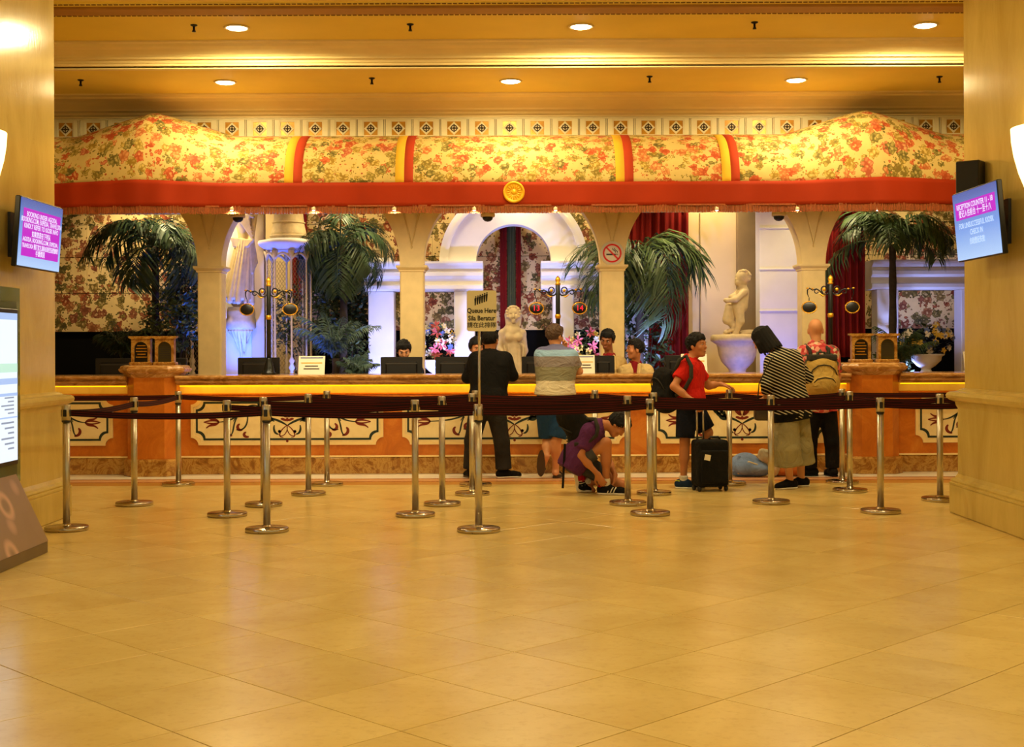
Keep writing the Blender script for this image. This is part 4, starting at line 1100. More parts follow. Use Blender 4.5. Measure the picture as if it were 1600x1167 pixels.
# flower arrangements in urns
M['petal_white'] = plain('white petals', (226, 214, 196), .6, var=.05); M['petal_pink'] = plain('pink lily petals', (206, 92, 96), .6, var=.1); M['petal_yellow'] = plain('yellow petals', (220, 180, 70), .6); M['petal_blue'] = plain('blue petals', (92, 110, 170), .6)
def flower_urn(u, vt, vb, Y, rpx, label, cols, urn=True, seed=1, nfl=26):
    r = random.Random(seed); s = Y / F; c = P(u, (vt + vb) / 2, Y); rz = (vb - vt) / 2 * s; rx = rpx * s
    t = thing('flower_urn', (c.x, Y, 0), label, 'flower urn')
    zb = PZ(vb, Y)
    MB().lathe([(.16, .002), (.16, .05), (.09, .08), (.08, zb - .34), (.12, zb - .28), (.07, zb - .22), (.06, zb - .19), (.12, zb - .15), (.19, zb - .08), (.20, zb - .03), (.235, zb - .01), (.235, zb + .005), (.19, zb + .005)], (c.x, Y, 0), 28).build('urn', M['white_stone'], t)
    mb = MB()
    for k in range(240):
        th, q = r.uniform(0, 2 * PI), r.uniform(.2, 1); zz = r.uniform(-1, .9)
        p = c + Vector((rx * q * math.cos(th) * math.sqrt(1 - zz * zz), rx * .8 * q * math.sin(th) * math.sqrt(1 - zz * zz), rz * zz)); d = Vector((math.cos(th), math.sin(th), r.uniform(-.6, .8))).normalized(); w = d.cross(Vector((0, 0, 1))).normalized(); l = r.uniform(.05, .1)
        mb.add([p, p + d * l * .5 + w * l * .22, p + d * l, p + d * l * .5 - w * l * .22], [(0, 1, 2, 3)])
    mb.build('leaves', M['shrub'], t, kind='stuff', recalc=False)
    for k in range(nfl):
        a = r.uniform(PI * 1.0, PI * 2.0); zz = r.uniform(-.75, .95); q = math.sqrt(1 - zz * zz)
        p = c + Vector((rx * q * math.cos(a), rx * .8 * q * math.sin(a) , rz * zz)); n_ = Vector((.6 * math.cos(a), -1, .35 * zz)).normalized()
        R_ = n_.to_track_quat('Z', 'Y').to_matrix(); col = r.choice(cols); big = col == 'petal_pink'
        mb = MB(); pl = .085 if big else .05; np_ = 6
        for m_ in range(np_):
            b = 2 * PI * m_ / np_ + r.random(); d = Vector((math.cos(b), math.sin(b), .35)); w = Vector((-math.sin(b), math.cos(b), 0)); wd = pl * (.22 if big else .34)
            vs = [Vector((0, 0, 0)), d * pl * .5 + w * wd, d * pl - Vector((0, 0, pl * .2)), d * pl * .5 - w * wd]
            mb.add([R_ @ q_ + p for q_ in vs], [(0, 1, 2, 3)])
        mb.build('blossom', M[col], t, recalc=False)
flower_urn(684, 505, 562, 17.6, 26, 'mixed flower arrangement in an urn left of the man in black', ['petal_white', 'petal_white', 'petal_yellow', 'petal_blue', 'petal_pink'], seed=21, nfl=34)
flower_urn(915, 515, 560, 17.7, 26, 'flower arrangement with pink lilies right of the striped shirt man', ['petal_pink', 'petal_white', 'petal_pink', 'petal_yellow'], seed=22, nfl=22)
flower_urn(1447, 505, 556, 17.3, 40, 'white and blue flower arrangement in a pale urn at the right', ['petal_white', 'petal_white', 'petal_yellow', 'petal_blue'], seed=23, nfl=44)

# ------------------------------------------------------------------ statues
def stat(nm, loc, label): return thing(nm, loc, label, 'statue')
# draped caryatid on the white strip
Y = 17.47
c = P(378, 560, Y)
t = stat('statue', (c.x, Y, 0), 'tall draped stone figure on a bracket against the white wall strip')
def J(u, v, dy=0, Yb=None): return P(u, v, (Yb or Y) + dy)
pr_ = [cone(J(386, 316), J(381, 345), .11, .115), cone(J(381, 345), J(383, 372), .11, .085), cone(J(383, 372), J(378, 420), .08, .085), cone(J(378, 420), J(372, 470), .085, .10)]
for k in range(11):                                       # hanging folds of the skirt
    a = -1.45 + 2.9 * k / 10; dx = 15.5 * math.sin(a); dy = -.125 * math.cos(a); w_ = 1 + .12 * (k % 2)
    pr_.append(cone(J(383 + dx * .85, 376, dy * .85), J(372 + dx * 1.35 * w_, 462 + (k * 7) % 13, dy * 1.3 * w_), .014, .038, .004))
for k in range(7):                                        # gathered drape across the chest and hip
    pr_.append(cone(J(365 + k * 5, 330 + k * 1.5, -.12), J(396 - k * 1.5, 374 - k * 6.5, -.125), .018, .016, .008))
    pr_.append(cone(J(361 + k * .6, 372 + k * 2.2, -.06), J(394 - k * 1.2, 376 + k * 1.4, -.125), .010, .014, .006))
for k in range(4): pr_.append(cone(J(390 + k * 2, 378, -.10 + .02 * k), J(393 + k * 2.2, 425 - k * 5, -.08 + .02 * k), .016, .03, .008))
pr_ += [cone(J(398, 330, -.02), J(393, 374, -.08), .045, .035)]
sdf('figure', M['statue'], t, pr_, .008)
br = MB(); bx = J(375, 505).x
br.lathe([(.17, PZ(478, Y)), (.19, PZ(486, Y)), (.185, PZ(494, Y)), (.20, PZ(498, Y)), (.20, PZ(510, Y)), (.17, PZ(514, Y)), (.10, PZ(518, Y))], (bx, Y + .06, 0), 24); br.build('bracket', M['statue'], t)
pr_ = []
for k in range(9):
    a = -1.15 + 2.3 * k / 8; pr_.append(cone((bx + .15 * math.sin(a), Y + .06 - .15 * math.cos(a), PZ(515, Y)), (bx + .06 * math.sin(a * 1.2), Y + .14, PZ(562 - abs(k - 4) * 7 - (k % 2) * 8, Y)), .030, .008, .004))
sdf('acanthus', M['statue'], t, pr_, .008)

# maiden in the arch
Y = 17.3
c = P(803, 560, Y); t = stat('statue', (c.x, Y, 0), 'pale stone maiden statue standing in the white arch')
hd = J(802, 492)
pr_ = [ell(hd, (.085, .10, .11)), ell(hd + Vector((0, .02, .02)), (.10, .11, .11)), cone(hd + Vector((0, 0, -.07)), J(800, 515), .05, .055), cone(J(786, 521), J(815, 521), .055, .055),
       cone(J(800, 520), J(802, 548), .13, .10), ell(J(796, 527, -.10), (.06, .05, .055)), ell(J(810, 527, -.10), (.06, .05, .055)),
       cone(J(785, 521), J(781, 545), .05, .04), cone(J(781, 545), J(792, 556, -.1), .038, .03), cone(J(816, 521), J(820, 548), .05, .04), cone(J(820, 548), J(812, 572, -.08), .038, .03),
       cone(J(803, 545), J(806, 575), .12, .15), cone(J(806, 575), J(805, 640), .16, .2), ell(hd + Vector((0, -.095, -.01)), (.014, .02, .022), k=.015)]
for k in range(6): pr_.append(cone(J(788 + k * 6, 540, -.10), J(797 + k * 4, 584, -.16), .012, .016, .015))
for k in range(11):
    a = -.5 + k * .414; pr_.append(ell(hd + Vector((.088 * math.cos(a), -.035, .018 + .090 * math.sin(a))), (.022, .045, .022), k=.008))
for q in (-1, 1): pr_ += [cone(hd + Vector((q * .085, .0, .0)), hd + Vector((q * .075, -.01, -.13)), .03, .025, .02), ell(hd + Vector((q * .038, -.088, -.035)), (.025, .02, .025), k=.02)]
pr_ += [cone(hd + Vector((0, -.10, .005)), hd + Vector((0, -.118, -.03)), .010, .014, .01), ell(hd + Vector((0, -.098, -.062)), (.024, .012, .010), k=.008), ell(hd + Vector((0, -.085, -.09)), (.03, .03, .025), k=.02)]
for s in (-1, 1): pr_.append(ell(hd + Vector((s * .033, -.098, .012)), (.018, .016, .010), k=.01, sub=True))
sdf('figure', M['statue'], t, pr_, .007)
MB().lathe([(.26, .002), (.26, .06), (.22, .09), (.22, .5), (.26, .55), (.26, .6)], (c.x, Y, 0), 20).build('pedestal', M['white_stone'], t)

# cherub over the great basin
Y = 16.9
def J(u, v, dy=0): return P(u, v, Y + dy)
c = P(1152, 546, Y); t = thing('stone_basin', (c.x, Y, 0), 'large stone basin on a foot under the cherub statue', 'basin'); s = Y / F
MB().lathe([(.30, .002), (.30, .08), (.16, .14), (.13, .55), (.10, PZ(592, Y)), (13 * s, PZ(582, Y)), (14 * s, PZ(578, Y)), (19 * s, PZ(573, Y)), (25 * s, PZ(566, Y)), (29 * s, PZ(556, Y)), (30.5 * s, PZ(546, Y)), (32 * s, PZ(540, Y)), (40 * s, PZ(534.5, Y)), (41.5 * s, PZ(533, Y)), (41 * s, PZ(526, Y)), (38 * s, PZ(524, Y)), (30 * s, PZ(527, Y)), (0, PZ(528, Y))], (c.x, Y, 0), 44).build('bowl', M['statue'], t)
t = stat('statue', (c.x, Y, PZ(525, Y)), 'stone cherub statue turned left, standing on the large basin')
hd = J(1159, 435)
pr_ = [ell(hd, (.085, .085, .10)), ell(hd + Vector((.02, .0, .02)), (.09, .095, .09)), ell(hd + Vector((-.075, -.03, -.015)), (.02, .02, .02), k=.015), ell(hd + Vector((-.05, -.02, -.06)), (.045, .05, .04)),
       cone(hd + Vector((.01, 0, -.07)), J(1160, 452), .045, .05), cone(J(1160, 456), J(1157, 478), .085, .095), ell(J(1152, 472, -.05), (.08, .07, .09)),
       cone(J(1163, 456, -.08), J(1150, 468, -.17), .045, .035), cone(J(1150, 468, -.17), J(1136, 470, -.14), .033, .03), cone(J(1158, 456, .06), J(1142, 464, -.02), .04, .032), ell(J(1134, 469, -.12), (.03, .03, .025)),
       cone(J(1154, 482, -.05), J(1157, 502, -.08), .075, .05), cone(J(1157, 502, -.08), J(1149, 522, -.05), .045, .032), cone(J(1149, 522, -.05), J(1143, 524, -.10), .03, .02),
       cone(J(1150, 482, .04), J(1142, 498, .02), .07, .05), cone(J(1142, 498, .02), J(1146, 520, .05), .042, .03),
       cone(J(1138, 478, -.03), J(1136, 500, -.02), .04, .06), cone(J(1137, 498), J(1146, 508), .05, .05)]
for k in range(16):
    a = -.5 + (k % 8) * .36; y_ = -.055 if k < 8 else .045
    pr_.append(ell(hd + Vector((.015 + .078 * math.cos(a), y_ + .02 * math.sin(k * 2.1), .022 + .075 * math.sin(a))), (.022, .03, .022), k=.008))
for k in range(3): pr_.append(ell(J(1134 + k * 5, 519 - k * 2, -.05), (.03, .045, .03), k=.01))
pr_ += [ell(J(1172, 519, .05), (.14, .06, .035)), cone(J(1130, 524, -.04), J(1180, 524, .05), .02, .02)]
for q in (-1, 1): pr_.append(ell(hd + Vector((-.078, -.03 + q * .035, .012)), (.014, .016, .010), k=.01, sub=True))
sdf('figure', M['statue'], t, pr_, .009)

# ------------------------------------------------------------------ ceiling lamps and sprinklers
def downlight(u, v, zc_, label, energy):
    Y = (zc_ - HC) * F / (CY - v); x = P(u, v, Y).x; c = Vector((x, Y, zc_))
    t = thing('ceiling_downlight', c, label, 'ceiling light', 'recessed ceiling downlights')
    MB().lathe([(.105, .001), (.125, -.004), (.12, -.012), (.105, -.014), (.098, -.004)], c, 28).build('ring', M['trim_ring'], t)
    MB().lathe([(.100, -.004), (.08, -.018), (.04, -.026), (0, -.028)], c, 24).build('lens', M['lens'], t)
    light('SPOT', 'ceiling_downlight_lamp', c + Vector((0, 0, -.05)), energy, WARM, spot_size=math.radians(178), spot_blend=.08, shadow_soft_size=.07)
for u, lb in ((370, 'left of the front row'), (908, 'middle of the front row'), (1446, 'right of the front row')):
    downlight(u, 41, Z1, 'glowing recessed ceiling downlight, ' + lb + ' by the brown band', 150)
for u, lb in ((352, 'left of the rear row'), (798, 'middle of the rear row'), (1244, 'right of the rear row')):
    downlight(u, 126, Z2, 'glowing recessed ceiling downlight, ' + lb + ' before the frieze', 56)
def sprinkler(u, v, zc_, label):
    Y = (zc_ - HC) * F / (CY - v + 3); c = Vector((P(u, v, Y).x, Y, zc_))
    t = thing('sprinkler', c, label, 'sprinkler', 'ceiling sprinklers')
    MB().lathe([(.034, 0), (.034, -.006), (.02, -.014), (.012, -.016)], c, 14).build('escutcheon', M['iron'], t)
    MB().lathe([(.011, -.014), (.011, -.05), (.016, -.052), (.016, -.06), (.006, -.062)], c, 10).build('head', M['iron'], t)
    MB().lathe([(.02, -.064), (.02, -.067), (0, -.067)], c, 12).build('deflector', M['iron'], t)
for u, v, z_, lb in ((303, 40, Z1, 'front row, left of the left downlight'), (641, 40, Z1, 'front row, left of the middle downlight'), (1179, 39, Z1, 'front row, left of the right downlight'),
                     (126, 125, Z2, 'rear row at the far left by the pillar'), (581, 124, Z2, 'rear row, left of the middle downlight'), (1015, 123, Z2, 'rear row, right of the middle downlight'), (1468, 125, Z2, 'rear row at the far right by the pillar')):
    sprinkler(u, v, z_, 'small dark ceiling sprinkler, ' + lb)

# ------------------------------------------------------------------ queue posts and belts
rows = {'front': [(104, 828), (417, 830), (748, 830)], 'second': [(355, 806), (649, 806), (1016, 804), (1376, 801)], 'third': [(210, 789), (412, 790), (691, 789), (981, 788), (1205, 786), (1469, 782)],
        'fourth': [(482, 773), (738, 773), (1022, 772), (1328, 768)], 'rearmost': [(279, 758), (511, 758), (743, 759), (930, 758), (1140, 757), (1316, 755)]}
HP = .965
proto = None; POST = {}
ordn = ['first', 'second', 'third', 'fourth', 'fifth', 'sixth']
for rn, lst in rows.items():
    for k, (u, v) in enumerate(lst):
        q = P(u, v, 10); Y = HC / (HC - q.z) * 10; x = q.x * Y / 10
        lab = f'steel queue post, {ordn[k]} from the left in the {rn} row'
        if (u, v) == (748, 830): lab = 'steel queue post carrying the queue here sign'
        if (u, v) == (1140, 757): lab = 'steel queue post under the hand of the boy in red'
        if proto is None:
            t = thing('queue_post', (0, 0, 0), lab, 'queue post', 'steel queue posts')
            MB().lathe([(.165, .001), (.165, .026), (.160, .031), (.05, .035), (.036, .04), (.034, .05)], n=36).build('base', M['steel_plate'], t, local=True)
            MB().lathe([(.0275, .03), (.0275, HP - .13)], n=20).build('pole', M['steel'], t, local=True)
            MB().lathe([(.0285, HP - .135), (.033, HP - .13), (.033, HP - .122), (.0285, HP - .118)], n=20).build('collar', M['black_plastic'], t, local=True)
            MB().lathe([(.034, HP - .118), (.034, HP - .006), (.030, HP), (0, HP)], n=24).build('head', M['steel'], t, local=True)
            mb = MB()
            for a in range(4):
                ca, sa = math.cos(a * PI / 2), math.sin(a * PI / 2)
                mb.cbox((ca * .030, sa * .030, HP - .062), (.014 if abs(ca) > .5 else .028, .028 if abs(ca) > .5 else .014, .054))
            mb.build('belt_slots', M['black_plastic'], t, local=True, bevel=.003, kind='stuff')
            proto = t
        else: t = copy_tree(proto); tag(t, lab)
        t.location = (x, Y, 0); POST[(u, v)] = Vector((x, Y, 0))
def belt(a, b, label, sag=.02, ha=HP - .062, hb=HP - .062):
    d = (b - a); L = d.length; e = d / L
    t0, t1 = a + e * .04, b - e * .04; n = 14; mb = MB(); vs = []; uv = []
    nrm = Vector((-e.y, e.x, 0)) * .0015
    for i in range(n + 1):
        f = i / n; p = t0.lerp(t1, f); z = ha + (hb - ha) * f - sag * 4 * f * (1 - f)
        for s in (1, -1):
            for dz, w in ((-.024, 0), (.024, 1)): vs.append((p.x + s * nrm.x, p.y + s * nrm.y, z + dz)); uv.append((f * L, w))
    fs = []
    for i in range(n):
        q = 4 * i; fs += [(q, q + 4, q + 5, q + 1), (q + 3, q + 7, q + 6, q + 2), (q + 1, q + 5, q + 7, q + 3), (q + 2, q + 6, q + 4, q)]
    fs += [(0, 1, 3, 2), (4 * n + 2, 4 * n + 3, 4 * n + 1, 4 * n)]
    mb.uv = uv; mb.add(vs, fs)
    o = mb.build('queue_belt', M['belt']); tag(o, label, 'belt', 'maroon queue belts')
nb = 0
def chain(lst, rn):
    for k in range(len(lst) - 1):
        a, b = [POST[q] if q in POST else q for q in lst[k:k + 2]]
        belt(a, b, f'maroon striped queue belt, {ordn[k]} span from the left in the {rn} row', random.uniform(.012, .03))
WP, EP = Vector((-5.6, 13.5, 0)), Vector((5.4, 13.55, 0))
R = rows
chain([R['front'][0], R['front'][1], R['front'][2]], 'front')
belt(POST[R['front'][2]], POST[R['second'][2]], 'maroon striped queue belt slanting right from the queue sign post')
chain(R['second'], 'second')
chain(R['third'][1:], 'third')
chain(R['fourth'], 'fourth')
chain(R['rearmost'], 'rearmost')
belt(POST[R['front'][0]], POST[R['third'][0]], 'maroon queue belt leading back from the leftmost post')
belt(POST[R['third'][0]], POST[R['rearmost'][0]], 'maroon queue belt from the second left post back to the counter row')
belt(WP + Vector((0, 0, 0)), POST[R['rearmost'][0]], 'maroon queue belt passing behind the left pillar', .01)
belt(POST[R['second'][3]], Vector((4.30, 11.30, 0)), 'maroon queue belt from the right front post towards the right pillar')
belt(POST[R['third'][5]], Vector((5.2, 12.1, 0)), 'maroon queue belt passing behind the right pillar', .01)
belt(POST[R['fourth'][3]], POST[R['third'][5]], 'maroon queue belt joining the two right rear posts')
belt(POST[R['rearmost'][5]], EP, 'maroon queue belt running right from the post nearest the right pedestal', .01)
for q, lb in ((WP, 'hidden behind the left pillar'), (EP, 'hidden far behind the right pillar'), (Vector((5.2, 12.1, 0)), 'hidden just behind the right pillar'), (Vector((4.30, 11.30, 0)), 'hidden close against the right pillar')):
    t = copy_tree(proto); tag(t, 'steel queue post ' + lb); t.location = (q.x, q.y, 0)

# queue sign
b = POST[(748, 830)]; Ysn = b.y - .005
sg = thing('queue_sign', (b.x + .005, Ysn, HP), 'cream sign board reading Queue Here on a steel rod', 'sign')
bx = b.x + .01
mb = MB(); mb.tube([(bx, Ysn - .043, HP - .11), (bx, Ysn - .043, PZ(505, Ysn))], .0095, 12); mb.build('rod', M['steel'], sg)
MB().lathe([(.012, HP - .12), (.018, HP - .118), (.018, HP - .02), (.012, HP - .016)], (bx, Ysn - .043, 0), 16).build('clamp', M['steel'], sg)
x0, x1, za, zb = PX(730, Ysn), PX(776, Ysn), PZ(517.5, Ysn), PZ(454, Ysn)
def rrect(x0, x1, z0, z1, r, n=5):
    out = []
    for cx, cz, a0 in ((x1 - r, z1 - r, 0), (x0 + r, z1 - r, PI / 2), (x0 + r, z0 + r, PI), (x1 - r, z0 + r, 3 * PI / 2)):
        out += [(cx + r * math.cos(a0 + PI / 2 * i / n), cz + r * math.sin(a0 + PI / 2 * i / n)) for i in range(n + 1)]
    return out
yf = Ysn - .06
MB().prism(rrect(x0, x1, za, zb, .018), yf, yf + .014, 'y').build('board', M['sign_cream'], sg, bevel=.002)
def sz(f): return zb + (za - zb) * f
cxs = (x0 + x1) / 2
for body, f, size, sx_ in (('Queue Here', .50, .050, .86), ('Sila Beratur', .685, .050, .86), ('請在此排隊', .855, .044, 1.0)):
    text_part(body, size, M['ink'], sg, (cxs, yf - .001, sz(f)), FACE, bold=.0012 if f < .8 else .0004, sx=sx_)
ic = MB()
for k in range(6):
    xx = cxs - .048 + k * .017; zz = sz(.27) + k * .006
    ic.sphere((xx + .004, yf - .001, zz + .034), (.0055, .0015, .0055), 8, 5)
    ic.prism([(xx - .004, zz - .03), (xx + .004, zz - .03), (xx + .010, zz + .026), (xx + .0, zz + .028), (xx - .006, zz + .02)], yf - .0025, yf, 'y')
ic.build('queue_pictogram', M['ink'], sg)

# ------------------------------------------------------------------ wall screens on the pillars
def screen_mat(name, rgb, s): return glow(name, rgb, s)
M['tv_blue'] = (lambda m: (lambda z: m.set(color=(0.01, .01, .01, 1), emis=m.ramp(z, [(0, lin((176, 208, 250))), (.45, lin((120, 160, 232))), (1, lin((70, 96, 168)))]), estr=.85, rough=.25))(m.n('ShaderNodeSeparateXYZ', Vector=m.coord('UV')).outputs[1]))(NT('lit blue screen'))
M['tv_magenta'] = glow('lit magenta', (196, 22, 200), .85)
M['tv_text'] = glow('lit white text', (236, 226, 255), .95)
M['tv_text_pale'] = glow('lit pale text', (196, 220, 255), .9)
def tv(s, xm, y0, y1, zmid, h, tilt, label, build_text):
    w = y1 - y0; c = Vector((xm, (y0 + y1) / 2, zmid))
    t = thing('wall_screen', c, label, 'screen')
    # local frame: right (as read), up, towards viewer; screen faces the other pillar
    n0 = Vector((-s, 0, 0)); up0 = Vector((0, 0, 1)); R0 = up0.cross(n0)
    n = (n0 * math.cos(tilt) - up0 * math.sin(tilt)); up = (up0 * math.cos(tilt) + n0 * math.sin(tilt)); rt = up.cross(n)
    Mx = Matrix((rt, up, n)).transposed()
    MB().cbox(c - n * .025, (w + .02, h + .02, .04), Mx).build('housing', M['black_plastic'], t, bevel=.006)
    mb = MB(); vs = [c + rt * a + up * b + n * .0 for a, b in ((-w / 2, -h / 2), (w / 2, -h / 2), (w / 2, h / 2), (-w / 2, h / 2))]
    vs2 = [p - n * .004 for p in vs]; mb.add(vs + vs2, [(0, 1, 2, 3), (7, 6, 5, 4)]); mb.uv = [(0, 0), (1, 0), (1, 1), (0, 1)] * 2
    pan = mb.build('display', M['tv_blue'], t, recalc=False)
    def rect(a0, a1, b0, b1, mt, nm='colour_block'):
        MB().cbox(c + rt * (w * ((a0 + a1) / 2 - .5)) + up * (h * ((b0 + b1) / 2 - .5)) + n * .001, (w * (a1 - a0), h * (b1 - b0), .001), Mx).build(nm, M[mt], pan)
    def line(body, a, b, size, mt='tv_text', sx=1.0, bold=.0006):
        text_part(body, size, M[mt], pan, c + rt * (w * (a - .5)) + up * (h * (b - .5)) + n * .0022, Mx, bold=bold, depth=.0003, sx=sx)
    build_text(rect, line)
    br = MB(); m2 = c - n * .045; wx = s * (3.80 if s < 0 else 3.765)
    br.cbox(m2 - n * .012, (.32, .26, .03), Mx)
    br.tube([m2 - n * .02, Vector((wx - s * .01, c.y, zmid))], .025, 8); br.cbox((wx - s * .012, c.y, zmid), (.022, .3, .34)); br.build('bracket', M['black_plastic'], t)
    return t
def left_text(rect, line):
    rect(.06, .95, .15, .86, 'tv_magenta')
    line('BOOKING UNDER AGODA,', .5, .775, .052); line('BOOKING.COM, EXPEDIA, TRAVELOKA', .505, .69, .052, sx=.93); line('KINDLY REFER TO KIOSK INFO', .5, .60, .052)
    line('如果您是在下列从', .5, .49, .05); line('AGODA, BOOKING.COM, EXPEDIA,', .5, .40, .047); line('TRAVELOKA 預訂官方,請向自助登記機辦理', .5, .305, .045, sx=.88); line('手續資訊', .5, .21, .05)
def right_text(rect, line):
    rect(.05, .96, .60, .86, 'tv_magenta')
    line('RECEPTION COUNTER 11 - 18', .5, .785, .058); line('登记入住柜台 十一至十八', .5, .675, .062)
    line('FOR UNSUCCESSFUL KIOSK', .5, .50, .06, 'tv_text_pale'); line('CHECK IN', .5, .385, .06, 'tv_text_pale'); line('自助登記失败', .5, .25, .055, 'tv_text_pale')
tv(-1, -3.60, 9.60, 10.48, PZ(366, 10.05), .50, math.radians(4), 'lit wall screen with magenta booking notice on the left pillar', left_text)
tv(1, 3.55, 9.56, 10.50, PZ(351, 10.03), .525, math.radians(5), 'lit blue wall screen for reception counter on the right pillar', right_text)
# speaker above the right screen
c = P(1517, 278, 10.45); t = thing('speaker', c, 'black box speaker mounted above the right wall screen', 'speaker')
Rz = Matrix.Rotation(math.radians(-38), 3, 'Z')
MB().cbox(c, (.19, .16, .26), Rz).build('cabinet', M['dark_grey'], t, bevel=.008)
MB().cbox(c + Rz @ Vector((0, -.083, 0)), (.176, .012, .245), Rz).build('grille', M['black_plastic'], t, bevel=.003)
MB().tube([c + Vector((.05, .02, -.02)), Vector((3.77, c.y + .03, c.z - .04))], .018, 8).build('wall_bracket', M['black_plastic'], t)

# ------------------------------------------------------------------ sconces
def sconce(s, xw, label):
    Yc = 9.25; zt_, zb_ = PZ(205, 9.35), PZ(326, 9.35)
    t = thing('wall_sconce', (xw, Yc, zb_), label, 'wall lamp', 'alabaster sconces on the pillars')
    hgt = zt_ - zb_
    prof = [(.02, zb_), (.075, zb_ + .05), (.125, zb_ + .13), (.165, zb_ + .24), (.195, zb_ + .36), (.21, zb_ + .46), (.215, hgt + zb_)]
    a0, a1 = (PI / 2, 3 * PI / 2) if s > 0 else (-PI / 2, PI / 2)
    o = MB().lathe(prof, (xw, Yc, 0), 20, a0, a1, sy=1.25).build('bowl', M['sconce'], t, recalc=False); thick(o, .008)
    light('POINT', 'sconce_lamp', (xw - s * .09, Yc, zt_ - .03), 8, (1, .78, .38), shadow_soft_size=.05)
    ir = MB(); X_ = xw - s * .03
    def w2(pts, r=.009): ir.tube([(X_ - s * .02 * q[2], Yc + q[0], zb_ + q[1]) for q in pts], r, 7)
    def curl(cy, cz, r, a0, a1, d=0, n=16):
        return [(cy + r * (1 - .35 * i / n) * math.cos(a0 + (a1 - a0) * i / n), cz + r * (1 - .35 * i / n) * math.sin(a0 + (a1 - a0) * i / n), d) for i in range(n + 1)]
    for m_ in (-1, 1):
        w2([(m_ * .10, .06, 1), (m_ * .05, -.06, 1.5), (-m_ * .06, -.24, 1), (-m_ * .10, -.30, 1)])
        w2(curl(-m_ * .10, -.26, .045, -PI / 2, -PI / 2 + m_ * -1.6 * PI, 1))
        w2([(m_ * .11, -.20, 1), (m_ * .02, -.36, 1.6), (-m_ * .10, -.56, 1), (-m_ * .135, -.60, 1)])
        w2(curl(m_ * .10, -.42, .04, PI / 2, PI / 2 + m_ * 1.7 * PI, 1)); w2(curl(-m_ * .135, -.585, .018, -PI / 2, -PI / 2 - m_ * 1.5 * PI, 1))
    ir.cbox((xw - s * .008, Yc, zb_ - .22), (.016, .04, .5)); ir.build('iron_scrolls', M['iron'], t, kind='stuff')
    MB().sphere((X_ - s * .02, Yc, zb_ - .31), .022, 12, 8).build('gilt_ball', M['gilt'], t)
    MB().cbox((xw - s * .012, Yc, zb_ + .06), (.024, .12, .14)).build('back_plate', M['iron'], t, bevel=.004)
sconce(-1, -3.80, 'glowing alabaster bowl sconce with iron scrolls, left pillar')
sconce(1, 3.765, 'glowing alabaster bowl sconce with iron scrolls, right pillar')

